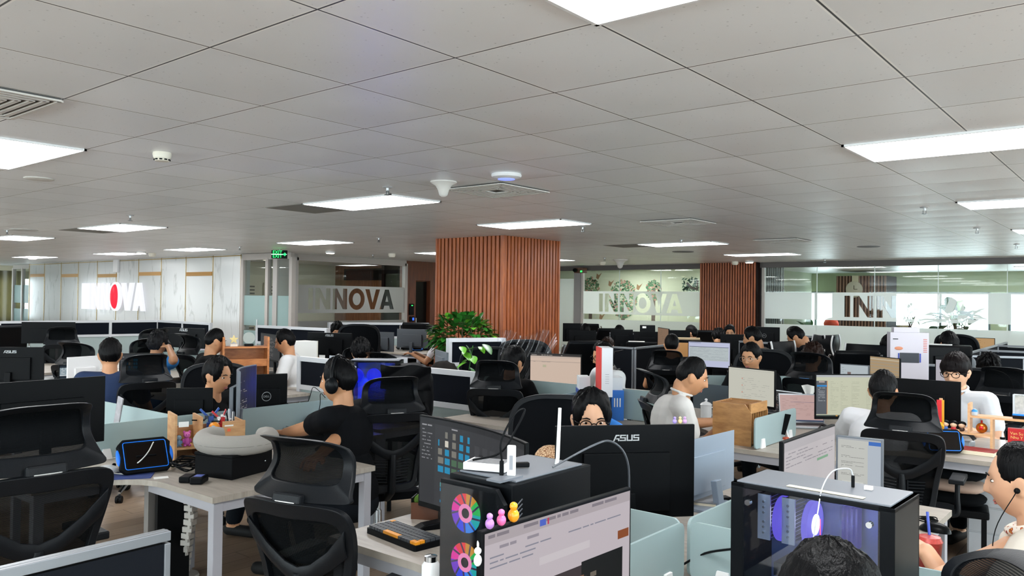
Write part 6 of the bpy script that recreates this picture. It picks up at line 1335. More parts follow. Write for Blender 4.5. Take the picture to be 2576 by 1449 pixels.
            l = bpy.data.lights.new('case_lamp', 'POINT'); l.energy = 0.5; l.color = (0.35, 0.35, 1.0); l.shadow_soft_size = 0.02; lo = bpy.data.objects.new('case_lamp', l); COL.objects.link(lo); lo.parent = t; lo.location = (0.06, 0, H*0.8)
        else:
            for x in (-0.14, 0.0, 0.14): MB().lathe([(0.03, 0), (0.058, 0), (0.058, 0.012), (0.03, 0.012)], (x-0.03, L/2-0.045, H*0.72), 26, M=Matrix.Rotation(PI/2, 3, 'X')).build('fan_ring', lit('blue_fan', '#1020e0', 0.9), t, smooth=40)
            MB().box(-0.02, 0, 0.12, W-0.2, L*0.5, 0.04).build('graphics_card', mat('card_dark'), t)
            MB().box(-0.03, 0.0, 0.02, W-0.14, 0.02, 0.012).build('light_strip', mat('blue_strip', '#2030ff', emis=1.6), t)
            l = bpy.data.lights.new('case_lamp', 'POINT'); l.energy = 6.0; l.color = (0.05, 0.09, 1.0); l.shadow_soft_size = 0.03; lo = bpy.data.objects.new('case_lamp', l); COL.objects.link(lo); lo.parent = t; lo.location = (-0.02, -0.02, H*0.55)
    return t
tw1 = tower('black computer tower with rainbow lit front fans, centre foreground', (-1.49, 1.86), 0.0, 0.235, 0.42, 0.45, 'rgb')
tw2 = tower('black computer tower with a glass side and violet lit coolers, lower right', (-0.73, 2.24), -0.03, 0.43, 0.22, 0.45, 'glass')
p = at(948, 905, d=6.35); tw3 = tower('computer tower glowing blue inside behind the man with headphones', (p.x, p.y), YAW*-1+0.0-0.0 if False else math.radians(39.3), 0.40, 0.20, p.z-DZ, 'blue')
bench('small grey oak desk under the blue lit computer', p.x-0.5, p.x+0.45, p.y-0.35, p.y+0.4)

# ---------------------------------------------------------------- small things on the desks
def on(px, py, z=DZ): p = at(px, py, z); return Vector((p.x, p.y, z))
def camyaw(v, off=0): return math.atan2(v.y, v.x)-PI/2+math.radians(off)   # local -y faces the camera
def obj_at(name, label, cat, px, py, z=DZ, off=0, group=None, loc=None):
    v = loc or on(px, py, z); return thing(name, label, cat, v, camyaw(v, off), group)
M_OAK = wood_mat('light_oak', '#a3754c', '#c49a6c', scale=(3, 3, 14)); M_PINE = wood_mat('pine', '#c49468', '#dbb084', scale=(3, 3, 14))
# wooden pen rack with figures
v = on(520, 1150); t = thing('desk_organizer', 'light oak desk organizer with stickers behind the grey travel pillow', 'organizer', v, camyaw(v, 14))
MB().box(-0.19, 0.02, 0.135, 0.012, 0.20, 0.27).build('side_board', M_OAK, t); MB().box(0.19, 0.02, 0.105, 0.012, 0.20, 0.21).build('side_board', M_OAK, t); MB().box(-0.05, 0.02, 0.13, 0.012, 0.20, 0.24).build('side_board', M_OAK, t)
MB().box(-0.12, 0.02, 0.075, 0.14, 0.19, 0.012).build('shelf', M_OAK, t); MB().box(0.07, 0.02, 0.14, 0.24, 0.19, 0.012).build('shelf', M_OAK, t); MB().box(0.13, -0.085, 0.155, 0.13, 0.012, 0.12).build('front_board', M_OAK, t); MB().box(0, 0.115, 0.09, 0.38, 0.008, 0.18).build('back_board', M_OAK, t)
MB().box(-0.15, -0.082, 0.215, 0.055, 0.002, 0.03).build('sticker', mat('sticker_white', '#d8d8d4'), t); MB().box(0.10, -0.0925, 0.19, 0.05, 0.002, 0.008).build('sticker', mat('sticker_white'), t); MB().box(0.10, -0.0925, 0.165, 0.018, 0.002, 0.018).build('sticker', mat('sticker_orange', '#d8603a'), t)
org = t
def figure(label, loc, yaw, s, body, head, extra='', ear=None, cat='toy', name='toy_figure'):
    t = thing(name, label, cat, loc, yaw); b = MB(); b.ball((0, 0, 0.35*s), (0.26*s, 0.22*s, 0.34*s), 16, 10); b.build('body', mat('toy_'+body, body, rough=0.7), t, smooth=60)
    b = MB(); b.ball((0, -0.02*s, 0.86*s), (0.27*s, 0.24*s, 0.25*s), 16, 10); b.build('head', mat('toy_'+head, head, rough=0.7), t, smooth=60)
    for q in (-1, 1):
        MB().ball((q*0.17*s, -0.14*s, 0.09*s), (0.12*s, 0.16*s, 0.09*s), 12, 8).build('foot', mat('toy_'+body), t, smooth=60); MB().ball((q*0.26*s, -0.06*s, 0.42*s), (0.09*s, 0.09*s, 0.17*s), 12, 8).build('arm', mat('toy_'+body), t, smooth=60)
        if ear: MB().ball((q*0.2*s, 0, 1.08*s), (0.1*s, 0.06*s, 0.11*s), 12, 8).build('ear', mat('toy_'+ear, ear, rough=0.7), t, smooth=60)
        MB().ball((q*0.09*s, -0.245*s, 0.90*s), 0.03*s, 8, 6).build('eye', M_BLACK, t, smooth=60)
    return t
W = org.matrix_world; bpy.context.view_layer.update()
def inorg(o, x, y, z): return o.matrix_world @ Vector((x, y, z))
figure('magenta plush figure on the lower shelf of the oak organizer', inorg(org, -0.12, -0.03, 0.081), org.rotation_euler.z, 0.075, '#b04a9a', '#c765a8', ear='#b04a9a')
figure('small brown and white figure beside the magenta plush', inorg(org, -0.075, -0.055, 0.081), org.rotation_euler.z, 0.04, '#5a4436', '#d8c8b4', ear='#5a4436')
figure('blue grey figure left of the magenta plush', inorg(org, -0.165, -0.03, 0.081), org.rotation_euler.z, 0.06, '#5f7f9c', '#7d98ae')
t = thing('toy_ball', 'round orange ball toy on the upper shelf of the oak organizer', 'toy', inorg(org, 0.03, -0.04, 0.146), org.rotation_euler.z); MB().ball((0, 0, 0.032), 0.032, 20, 14).build('ball', mat('orange_toy', '#e08a1c', rough=0.5), t, smooth=60); MB().ball((-0.012, -0.026, 0.034), (0.014, 0.008, 0.014), 12, 8).build('face_patch', mat('toy_patch', '#8fa8c0'), t, smooth=60)
def robot(label, loc, yaw, c1, c2, s=0.11):
    t = thing('toy_robot', label, 'toy', loc, yaw); m1, m2 = mat('robot_'+c1, c1, rough=0.35), mat('robot_'+c2, c2, rough=0.35); b = MB(); b.box(0, 0, s*0.62, s*0.28, s*0.2, s*0.3); b.build('torso', m1, t, bevel=0.002); MB().box(0, 0, s*0.86, s*0.14, s*0.14, s*0.14).build('head', m2, t, bevel=0.002)
    for q in (-1, 1):
        MB().box(q*s*0.13, -0.0, s*0.23, s*0.15, s*0.18, s*0.46).build('leg', m1, t, bevel=0.002); b = MB(); b.box(q*s*0.24, 0, s*0.74, s*0.16, s*0.18, s*0.16); b.bar((q*s*0.26, 0, s*0.7), (q*s*0.45, -s*0.3, s*0.62), s*0.1, s*0.1); b.build('arm', m2, t, bevel=0.002)
        MB().bar((q*s*0.1, s*0.12, s*0.7), (q*s*0.5, s*0.3, s*1.15), s*0.04, s*0.12).build('wing', m1, t)
    MB().bar((-s*0.45, -s*0.35, s*0.62), (-s*1.1, -s*0.5, s*0.7), s*0.05, s*0.06).build('blaster', M_BLACK, t)
robot('small blue and black model robot on the oak organizer', inorg(org, 0.035, 0.06, 0.146), org.rotation_euler.z, '#1f4fa0', '#26303a'); robot('small red and white model robot on the oak organizer', inorg(org, 0.095, 0.04, 0.146), org.rotation_euler.z+0.4, '#b8282c', '#d8d8d8', 0.10)
b = MB(); R = random.Random(2); tp = thing('pen_bundle', 'bundle of pens standing in the oak organizer', 'pens', inorg(org, 0.15, 0.02, 0.146), org.rotation_euler.z)
for k in range(6): MB().cyl((k*0.006-0.015, 0.01*(k % 2), 0), (k*0.010-0.035+R.uniform(-.01, .01), 0.02*(k % 3)-0.01, 0.10+R.uniform(0, .03)), 0.0035, seg=6).build('pen', mat('pen_%d' % (k % 3), ['#c8ccd0', '#20242a', '#8a9098'][k % 3]), tp)
# travel pillow on black box
v = on(595, 1218); bx_ = thing('storage_box', 'black rectangular box under the grey travel pillow', 'box', (-3.90, 2.42, DZ), 0.25); MB().box(0, 0, 0.055, 0.26, 0.30, 0.11).build('box_body', mat('matte_black_box', '#0c0d10', rough=0.6), bx_, bevel=0.004); MB().box(0, 0, 0.118, 0.265, 0.305, 0.016).build('lid', mat('matte_black_box'), bx_, bevel=0.003); MB().ball((0.133, 0.09, 0.06), 0.005, 10, 8).build('lid_knob', M_CHR, bx_, smooth=60)
t = thing('travel_pillow', 'light grey U-shaped travel pillow lying on the black box', 'pillow', (-3.88, 2.42, DZ+0.126), 0.75); pts = [Vector((0.15*math.sin(a)*1.15, 0.12*math.cos(a), 0.055+0.015*math.cos(a))) for a in [math.radians(35+290*k/22) for k in range(23)]]
b = MB(); b.tube(pts, [0.035, 0.046]+[0.052]*19+[0.046, 0.035], 16); b.build('cushion', mat('pillow_grey', '#8f8b86', rough=0.95, bump=0.2, bscale=200), t, smooth=60)
b = MB(); b.tube([p_+Vector((0, 0, 0.0))+(Vector((p_.x, p_.y, 0)).normalized()*0.0525) for p_ in pts[1:-1]], 0.0015, 6); b.build('seam', mat('pillow_seam', '#6f6b66'), t, smooth=60)
# diagnostic tablets
def rugged(label, px, py, off, w_=0.27, h=0.19, tilt=0.55, strap=True, loc=None, stand=True):
    v = loc or on(px, py); t = thing('rugged_tablet', label, 'tablet', v, camyaw(v, off)); R_ = Matrix.Translation((0, 0, 0.012)) @ Matrix.Rotation(-tilt, 4, 'X')
    def B(fn, name, m, **k): b = MB(); b.x = R_; fn(b); return b.build(name, m, t, **k)
    B(lambda b: b.prism([(-w_/2+0.03, 0), (w_/2-0.03, 0), (w_/2, 0.03), (w_/2-0.012, h/2), (w_/2, h-0.03), (w_/2-0.03, h), (-w_/2+0.03, h), (-w_/2, h-0.03), (-w_/2+0.012, h/2), (-w_/2, 0.03)], -0.03, 0.006, M=Matrix.Rotation(PI/2, 4, 'X')), 'rubber_case', mat('rubber_black', '#16181b', rough=0.7), bevel=0.005)
    b = MB(); b.x = R_; pts = [(x, -0.0075, z) for x, z in rrect(w_*0.80, h*0.80, 0.012, cx=0, cy=h/2)]; b.tube(pts+[pts[0]], 0.0022, 6); b.build('blue_trim', mat('blue_trim', '#1673e6', rough=0.35, emis=0.15), t)
    B(lambda b: b.box(0, -0.0068, h/2, w_*0.70, 0.002, h*0.68), 'screen', mat('off_screen', '#1d1613', rough=0.12), bevel=0)
    for s in (-1, 1): B(lambda b: b.ball((s*(w_/2-0.002), 0.01, h/2), (0.012, 0.014, h*0.24), 12, 8), 'side_grip', mat('blue_grip', '#1673e6'), smooth=60)
    MB().bar((0, 0.03, h*0.5), (0, 0.13, 0.008), 0.10, 0.006, up=(0, 1, 0.4)).build('kickstand', mat('rubber_black'), t); return t
rugged('black rugged tablet with blue trim standing on the left front desk', 372, 1192, 16); rugged('black rugged tablet with blue trim at the foot of the pine shelf, right', 2378, 1144, 24, w_=0.24, h=0.15, tilt=0.3); rugged('tiny blue trimmed device lying on the cluttered desk by the column', 1050, 884, 10, 0.2, 0.14, 1.0)
# mouse pad, mouse, paper, cables on the left desk
v = on(300, 1195); t = MB().box(0, 0, 0.002, 0.34, 0.24, 0.003).build('mouse_pad', mat('pad_blue', '#22346e', rough=0.8, noisec=0.9, nscale=7)); t.location = v; t.rotation_euler = (0, 0, camyaw(v, -10)); tag(t, 'dark blue patterned mouse pad beside the left rugged tablet', 'mouse pad')
def mouse(label, loc, yaw, col, s=1.0):
    t = thing('computer_mouse', label, 'mouse', loc, yaw); m = mat('mouse_'+col, col, rough=0.3)
    MB().ball((0, 0, 0.004), (0.031*s, 0.056*s, 0.032*s), 20, 12, fn=lambda d, p: Vector((p.x, p.y, max(0, p.z)*(1+0.15*(1 if p.y < 0 else -1)*abs(d.y))))).build('shell', m, t, smooth=60); MB().cyl((-0.004, 0.028*s, 0.03*s), (0.004, 0.028*s, 0.03*s), 0.008*s, seg=12).build('wheel', M_BLACK, t, smooth=40); return t
mouse('white game style mouse on the blue pad', v+Vector((-0.07, -0.03, 0.0045)), camyaw(v, -60), '#d8dcdc', 1.25)
mouse('black mouse on the desk beside the red drink cup', on(2352, 1338), camyaw(on(2352, 1338), 70), '#17191c', 1.15)
p_ = on(405, 1202); t = MB().box(0, 0, 0.0012, 0.07, 0.05, 0.0012).build('paper_slip', mat('paper', '#dcdcd8')); t.location = p_; t.rotation_euler = (0, 0, camyaw(p_, 5)); tag(t, 'small blank white paper slip at the left desk edge', 'paper')
tag(MB().box(0, 0, 0.015, 0.10, 0.07, 0.03).build('charger_box', M_WHITE, bevel=0.006), 'white charger brick on the blue mouse pad', 'charger'); bpy.data.objects['charger_box'].location = on(252, 1203)+Vector((0, 0, 0.004)); bpy.data.objects['charger_box'].rotation_euler = (0, 0, 0.4)
def cable(label, pts, r, col, mname=None, cat='cable'):
    o = MB().tube(smooth_path(pts, 6), r, 6).build('cable', mat('cable_'+col, col, rough=0.5), smooth=60); return tag(o, label, cat)
a = on(300, 1195); e = on(395, 1135, 0.9)
cable('white loop of cable over the left rugged tablet', [on(262, 1186, DZ+0.012), on(300, 1192, DZ+0.008), on(340, 1190, DZ+0.008), on(350, 1172, DZ+0.03), on(325, 1160, DZ+0.03), on(300, 1168, DZ+0.02), on(300, 1186, DZ+0.01), on(322, 1180, DZ+0.03), on(352, 1160, 0.82), on(372, 1138, 0.88), on(386, 1112, 0.94)], 0.0032, '#d8d8d2')
def tangle(label, c, r, n, rad, col, seed, h=0.04):
    R = random.Random(seed); P = []
    for k in range(n): a_ = k*1.25+R.uniform(-0.4, 0.4); q = r*R.uniform(0.45, 1.0); P.append((c.x+q*math.cos(a_), c.y+q*math.sin(a_)*0.9, c.z+rad+R.uniform(0, h)))
    return cable(label, P, rad, col)
tangle('tangle of thick black cables on the left front desk', on(470, 1180), 0.12, 34, 0.004, '#111214', 3, 0.05)
tangle('bundle of thin grey wires on the headphone man\'s desk', on(735, 1090), 0.11, 40, 0.0022, '#6b6e70', 5, 0.06); tangle('black coiled cable behind the near frosted divider', on(1895, 1330)+Vector((0, 0, 0.0)), 0.07, 24, 0.003, '#15171a', 8, 0.03)
tangle('black cable coil near the black mouse', on(2335, 1310), 0.06, 22, 0.0025, '#16181a', 9, 0.01); tangle('black cable coil beside the white lidded mug', on(1805, 1062), 0.07, 20, 0.0028, '#16181a', 10, 0.02); tangle('dark cable heap on the cluttered desk by the column', on(1010, 880), 0.12, 26, 0.006, '#1a1a1c', 12, 0.05); tangle('black cable heap under the wide table screen', on(2090, 1085), 0.10, 22, 0.003, '#16181a', 13, 0.03)
t = thing('power_strip', 'black two-part adapter with stickers at the front of the left desk', 'adapter', on(487, 1212), camyaw(on(487, 1212), -20)); MB().box(-0.035, 0.01, 0.016, 0.06, 0.09, 0.032).build('brick', M_BLACK, t, bevel=0.008); MB().box(0.035, -0.02, 0.018, 0.065, 0.10, 0.036).build('brick', M_BLACK, t, bevel=0.008); MB().box(0.035, -0.02, 0.0368, 0.04, 0.05, 0.001).build('sticker', mat('sticker_blue', '#4c5aa0', noisec=0.8, nscale=60), t)
for i, (x0, y0, x1, y1, l) in enumerate(((750, 1070, 805, 985, 'thin black cable rising from the wire bundle behind the desk divider'), (780, 1100, 818, 1000, 'second thin black cable hanging from above the wire bundle'))):
    a, e = on(x0, y0), at(x1, y1, 1.05); cable(l, [a, a.lerp(e, 0.3)+Vector((0.05, 0, 0.12)), a.lerp(e, 0.7)+Vector((-0.03, 0.02, 0.1)), e], 0.0025, '#15171a')
# notebooks, plastic bag, black case at headphone man
t = thing('desk_calendar', 'small spiral desk calendar with an orange block beside the oak organizer', 'calendar', on(655, 1098), camyaw(on(655, 1098), 25)); MB().box(0, 0, 0.05, 0.13, 0.004, 0.10, M=Matrix.Rotation(-0.3, 3, 'X')).build('page', mat('paper'), t); MB().box(-0.02, -0.012, 0.07, 0.05, 0.002, 0.025, M=Matrix.Rotation(-0.3, 3, 'X')).build('orange_block', mat('orange_block', '#e0941c'), t)
b = MB()
for k in range(16): b.ball((-0.06+k*0.008, -0.0, 0.101), 0.004, 6, 4)
b.build('spiral', M_BLACK, t)
bb_ = thing('device_box', 'dark grey metal box on the near end of the headphone man\'s desk', 'box', on(765, 1112), camyaw(on(765, 1112), 20)); MB().box(0, 0, 0.03, 0.30, 0.22, 0.06).build('housing', mat('device_grey', '#2b2e33', rough=0.4, metal=0.4), bb_, bevel=0.004); MB().box(0, 0, 0.0615, 0.29, 0.21, 0.003).build('lid', mat('device_grey_light', '#5c6066', rough=0.4, metal=0.4), bb_)
v = on(800, 1085); tag(MB().ball((v.x, v.y, v.z+0.05), (0.12, 0.07, 0.07), 26, 18, fn=lambda d, p: p*(1+0.22*noise.noise(d*3.3))).build('plastic_bag', mat('thin_white_plastic', '#c9cfdc', rough=0.3), smooth=40), 'crumpled white plastic bag by the headphone man\'s hand', 'bag')
# white partition neighbours: backpack, jacket
p_ = at(1030, 910, d=6.3); t = thing('backpack', 'black backpack standing between the blue lit computer and the white partition', 'backpack', (p_.x, p_.y, 0), camyaw(p_, -10))
H_ = p_.z
MB().ball((0, 0, H_-0.28), (0.19, 0.13, 0.27), 24, 18, fn=lambda d, q: Vector((math.copysign(abs(d.x)**0.6, d.x)*0.19, math.copysign(abs(d.y)**0.7, d.y)*0.13, math.copysign(abs(d.z)**0.6, d.z)*0.27))*(1+0.05*noise.noise(d*4))).build('main_bag', mat('nylon_black', '#101114', rough=0.55, bump=0.4, bscale=14), t, smooth=60)
MB().sheet(lambda u, v: (-0.19+0.38*u, -0.145-0.02*math.sin(u*9+v*7), H_-0.02-0.18*v), 16, 12, 0.015).build('top_flap', mat('nylon_black'), t, smooth=60); MB().tube(smooth_path([(0.15, -0.12, H_-0.3), (0.19, -0.15, H_-0.42), (0.16, -0.13, H_-0.52)], 5), 0.012, 8).build('side_strap', mat('nylon_black'), t, smooth=60)
st_ = thing('storage_stool', 'low black stool carrying the black backpack', 'stool', (p_.x, p_.y, 0), camyaw(p_, -10)); sh_ = H_-0.56; MB().box(0, 0, sh_-0.02, 0.4, 0.32, 0.04).build('stool_seat', M_BLACK, st_, bevel=0.008)
for x in (-0.17, 0.17):
    for y in (-0.13, 0.13): MB().box(x, y, (sh_-0.04)/2, 0.03, 0.03, sh_-0.04).build('leg', M_BLACK, st_)
p_ = at(1118, 908, d=7.6); tag(MB().ball((p_.x, p_.y, p_.z-0.13), (0.17, 0.10, 0.13), 22, 14, fn=lambda d, q: q*(1+0.12*noise.noise(d*3))).box(p_.x, p_.y, (p_.z-0.2)/2, 0.1, 0.1, p_.z-0.2).build('folded_jacket', mat('striped_jacket', '#2a2624', rough=0.85, noisec=0.7, nscale=9), smooth=60), 'dark jacket bundled above the white partition, left of the pothos', 'jacket')
# plants
M_LEAF = mat('leaf_green', '#235f1c', rough=0.35, noisec=0.4, nscale=12); M_LEAFL = mat('leaf_light', '#5a9a28', rough=0.35, noisec=0.3, nscale=12)
def leaf(b, base, dir_, L, w_, mi=0, droop=0.35):
    d = Vector(dir_).normalized(); s = d.cross(Vector((0, 0, 1))); s = s.normalized() if s.length > 0.05 else Vector((1, 0, 0)); u = s.cross(d).normalized(); vs = []; fs = []; N = 6
    for i in range(N+1):
        t_ = i/N; c = Vector(base)+d*L*t_-Vector((0, 0, 1))*droop*L*t_*t_; ww = w_*math.sin(PI*min(1, t_*0.92+0.05))**0.8
        vs += [c-s*ww/2+u*ww*0.12, c, c+s*ww/2+u*ww*0.12]
    for i in range(N):
        for k in (0, 1): fs.append((i*3+k, i*3+k+1, (i+1)*3+k+1, (i+1)*3+k))
    b.add(vs, fs, mi)
def bush(label, base, crown, rx, rz, n, L, seed, pot=True, ry=None):
    R = random.Random(seed); t = thing('potted_plant', label, 'plant', base); b = MB(); c = Vector(crown)-Vector(base); stems = MB()
    for k in range(9): q = c+Vector((R.uniform(-rx, rx)*0.7, R.uniform(-rx, rx)*0.7, R.uniform(-0.2, 0.8)*rz)); stems.tube(smooth_path([(0, 0, 0.1), (q.x*0.3, q.y*0.3, q.z*0.5), q], 4), 0.007, 6)
    for k in range(n):
        a = R.uniform(0, 2*PI); ph = math.asin(R.uniform(-0.75, 1)); r = R.uniform(0.45, 1)**0.5; p0 = c+Vector((rx*r*math.cos(a)*math.cos(ph), (ry or rx)*r*math.sin(a)*math.cos(ph), rz*r*math.sin(ph))); d = Vector((math.cos(a)*math.cos(ph), math.sin(a)*math.cos(ph), math.sin(ph)*0.7+0.15))+Vector((R.uniform(-.5, .5), R.uniform(-.5, .5), R.uniform(-.4, .4))); leaf(b, p0, d, L*R.uniform(0.7, 1.2), L*0.52, 0 if R.random() < 0.93 else 1)
    lo = b.build('leaves', [M_LEAF, M_LEAFL], t, smooth=60); lo['kind'] = 'stuff'; stems.build('stems', mat('stem_brown', '#5a4630', rough=0.8), t, smooth=60)
    if pot: MB().lathe([(0.12, 0), (0.17, 0.30), (0.18, 0.32), (0.16, 0.32), (0.15, 0.28), (0.001, 0.28)], seg=24).build('pot', mat('pot_white', '#b9b4aa', rough=0.5), t, smooth=50)
    return t
p_ = at(1163, 842, d=10.1); bush('bushy green money tree in front of the left face of the wood column', (p_.x, p_.y, 0), (p_.x, p_.y, p_.z-0.02), 0.36, 0.27, 420, 0.155, 4)
p_ = at(1185, 880, d=8.0); t = thing('potted_plant', 'pothos with large light green leaves hanging over the white partition', 'plant', (p_.x, p_.y, 1.0)); b = MB(); R = random.Random(8)
for (u, v, s) in ((1172, 868, 0.20), (1215, 866, 0.18), (1165, 885, 0.17), (1185, 895, 0.17), (1175, 912, 0.14), (1192, 875, 0.15), (1182, 925, 0.12), (1205, 872, 0.13), (1160, 872, 0.14), (1228, 870, 0.12), (1180, 903, 0.13)):
    q = at(u, v, d=7.9)-Vector((p_.x, p_.y, 1.0)); a = R.uniform(0, 6.3); leaf(b, q, (math.cos(a)*0.8, -0.5+math.sin(a)*0.6, -0.25), s*0.75, s*0.55, 0 if R.random() < 0.6 else 1, 0.3)
b.build('leaves', [M_LEAFL, M_LEAF], t, smooth=60); MB().tube(smooth_path([at(1190, 870, d=7.95)-Vector((p_.x, p_.y, 1.0)), at(1186, 890, d=7.95)-Vector((p_.x, p_.y, 1.0)), at(1180, 930, d=7.95)-Vector((p_.x, p_.y, 1.0))], 5), 0.006, 6).build('stems', M_LEAF, t, smooth=60)
MB().lathe([(0.07, -0.25), (0.09, -0.08), (0.08, -0.08), (0.001, -0.09)], seg=18).build('pot', mat('pot_white'), t, smooth=50); MB().box(0, 0, -0.625, 0.3, 0.3, 0.75).build('plant_stand', mat('stand_grey', '#a5a5a3'), t)
for px_, l, s_ in ((2403, 'blurred potted plant with broad leaves behind the frosted right glass', 0.55),):
    p_ = aty(px_, 815, 18.3); t = bush(l, (p_.x, p_.y, 0), (p_.x, p_.y, 1.25), 0.30, 0.42, 60, 0.42, 21)
p_ = aty(2285, 765, YR-0.6); bush('thin green plant on the far window counter, left', (p_.x, YR-0.42, 0.905), (p_.x, YR-0.42, 1.45), 0.22, 0.25, 40, 0.12, 31, False)
p_ = aty(2400, 780, YR-0.6); bush('thin green plant on the far window counter, right', (p_.x, YR-0.42, 0.905), (p_.x, YR-0.42, 1.4), 0.2, 0.25, 40, 0.12, 32, False)
p_ = aty(2040, 822, 17.6); bush('spiky low plant behind the frosted glass, left of the red bundle', (p_.x, p_.y, 0), (p_.x, p_.y, 1.0), 0.22, 0.16, 40, 0.32, 33)
# red and white box hanging by the magazine holders
p_ = at(1515, 985, 0.985); v = Vector((p_.x, p_.y, 0.97)); A_ = at(1513, 873, d=(p_-CAMP).dot(_f)); hh = A_.z-0.955
t = thing('document_box', 'tall white document box with a red spine standing above the glass divider', 'box', (p_.x, p_.y, 0.955), camyaw(p_, 8)); MB().box(0.02, 0, hh/2, 0.088, 0.24, hh).build('carton', mat('carton_white', '#cfd0d4', rough=0.6), t, bevel=0.002); MB().box(-0.031, 0, hh/2, 0.013, 0.241, hh).build('red_spine', mat('red_spine', '#c8322c', rough=0.6), t)
b = MB()
for k in range(5): b.box(0.02, -0.1206, hh*0.28+k*0.017, 0.03, 0.0006, 0.003)
b.build('print_lines', mat('print_grey', '#8a8c92'), t)
MB().box(0.0, 0, -(0.955-DZ)/2+0.0, 0.09, 0.2, 0.955-DZ).build('stand_below', mat('divider_dark', '#57656c', rough=0.4), t)
for dx, col, l, z_, h_ in ((-0.13, '#123a8c', 'dark blue magazine file left of the red and white box', DZ, 0.24), (0.13, '#1a62b4', 'blue magazine file with white stripes right of the red and white box', DZ, 0.24)):
    q = v+Matrix.Rotation(camyaw(p_, 8), 3, 'Z') @ Vector((dx, 0.16, 0)); t = thing('magazine_file', l, 'file holder', (q.x, q.y, z_), camyaw(p_, 8)); MB().box(0, 0, h_/2, 0.1, 0.24, h_).build('file_body', mat('file_'+col, col, rough=0.5), t, bevel=0.002); b = MB()
    for k in range(3): b.box(-0.025+k*0.022, -0.1208, h_*0.6, 0.009, 0.0008, 0.07)
    b.build('white_stripes', mat('paper'), t); MB().box(0, 0.01, h_+0.05, 0.085, 0.2, 0.10).build('papers', mat('paper_cream', '#cfc9a8' if dx > 0 else '#c4c8cc'), t)
# wooden file rack
v = on(1862, 1128); t = thing('file_rack', 'tall walnut file rack with slatted open top on the right desk', 'rack', (-2.27, 5.26, DZ), math.radians(91)); t.scale = (0.85, 0.9, 0.92); rk = M_OAK = wood_mat('rack_oak', '#8e6238', '#b3854f', scale=(3, 3, 12))
hr = 0.30
for x in (-0.17, 0.17): MB().prism([(-0.15, 0), (0.15, 0), (0.15, hr), (-0.10, hr), (-0.15, hr-0.06)], -0.006, 0.006, M=Matrix.Translation((x, 0, 0)) @ Matrix.Rotation(PI/2, 4, 'Z') @ Matrix.Rotation(PI/2, 4, 'X')).build('side_board', rk, t)
for k in range(5): MB().box(-0.10+k*0.05, 0.0, hr/2, 0.008, 0.28, hr-0.01).build('divider_board', rk, t)
MB().box(0, 0.14, hr/2, 0.34, 0.01, hr).build('back_board', rk, t); MB().box(0, -0.14, hr-0.03, 0.34, 0.012, 0.07).build('front_rail', rk, t); MB().box(0, 0, 0.012, 0.34, 0.28, 0.012).build('base_board', rk, t)
# mug
t = thing('lidded_mug', 'white lidded ceramic mug right of the white tee man', 'mug', on(1776, 1050)); b = MB().lathe([(0.001, 0), (0.042, 0), (0.045, 0.01), (0.045, 0.10), (0.04, 0.10), (0.001, 0.098)], seg=26); b.build('cup', mat('ceramic', '#d8dadc', rough=0.15), t, smooth=50); MB().lathe([(0.048, 0.101), (0.05, 0.106), (0.035, 0.122), (0.012, 0.13), (0.008, 0.135), (0.013, 0.146), (0.008, 0.155), (0.001, 0.157)], seg=26).build('lid', mat('ceramic'), t, smooth=50)
cy_ = camyaw(on(1776, 1050)); MB().tube(smooth_path([(0.043*math.cos(cy_), 0.043*math.sin(cy_), 0.085), (0.08*math.cos(cy_), 0.08*math.sin(cy_), 0.075), (0.08*math.cos(cy_), 0.08*math.sin(cy_), 0.035), (0.043*math.cos(cy_), 0.043*math.sin(cy_), 0.02)], 5), 0.006, 8).build('handle', mat('ceramic'), t, smooth=60)
# tissue pack, phone stand, phone on divider
t = thing('tissue_pack', 'soft blue tissue pack with a white tissue sticking out', 'tissues', on(2035, 1040), camyaw(on(2035, 1040))); MB().ball((0, 0, 0.08), (0.055, 0.04, 0.09), 18, 12, fn=lambda d, q: q*(1+0.12*noise.noise(d*4))).build('pack', mat('tissue_blue', '#7fb4cc', rough=0.4), t, smooth=50); MB().sheet(lambda u, v: ((u-0.5)*0.09*(0.4+v), 0.01*math.sin(u*8), 0.15+0.10*v-0.03*abs(u-0.4)), 8, 8, 0.002).build('tissue', mat('paper'), t, smooth=60)
t = thing('phone_stand', 'white folding stand holding a dark phone in front of the pink laptop', 'phone stand', on(1975, 1108), camyaw(on(1975, 1108), -35)); MB().prism(rrect(0.12, 0.09, 0.02), 0, 0.01).build('foot', M_WHITE, t); MB().bar((0, 0.03, 0.01), (0, -0.01, 0.10), 0.02, 0.01, up=(0, 1, 0)).build('arm', M_WHITE, t); MB().box(0, -0.02, 0.115, 0.075, 0.008, 0.15, M=Matrix.Rotation(-0.45, 3, 'X')).build('phone', M_BLACK, t, bevel=0.004); MB().box(0, -0.01, 0.015, 0.05, 0.04, 0.02).build('red_pad', mat('red_pad', '#a8462c'), t)
t = thing('clip_mirror', 'tall grey phone leaning against the left glass divider', 'phone', (-5.1, 2.52, DZ), 0.1); q0 = at(298, 1040, d=5.2); t.location = (q0.x, q0.y, DZ); MB().box(0, 0, 0.19, 0.06, 0.01, 0.20, M=Matrix.Rotation(0.25, 3, 'Y')).build('phone_body', mat('marbled_phone', '#8d8c90', rough=0.25, noisec=0.6, nscale=20), t, bevel=0.003); MB().box(0, 0.0, 0.05, 0.05, 0.05, 0.1).build('holder', M_WHITE, t, bevel=0.004)
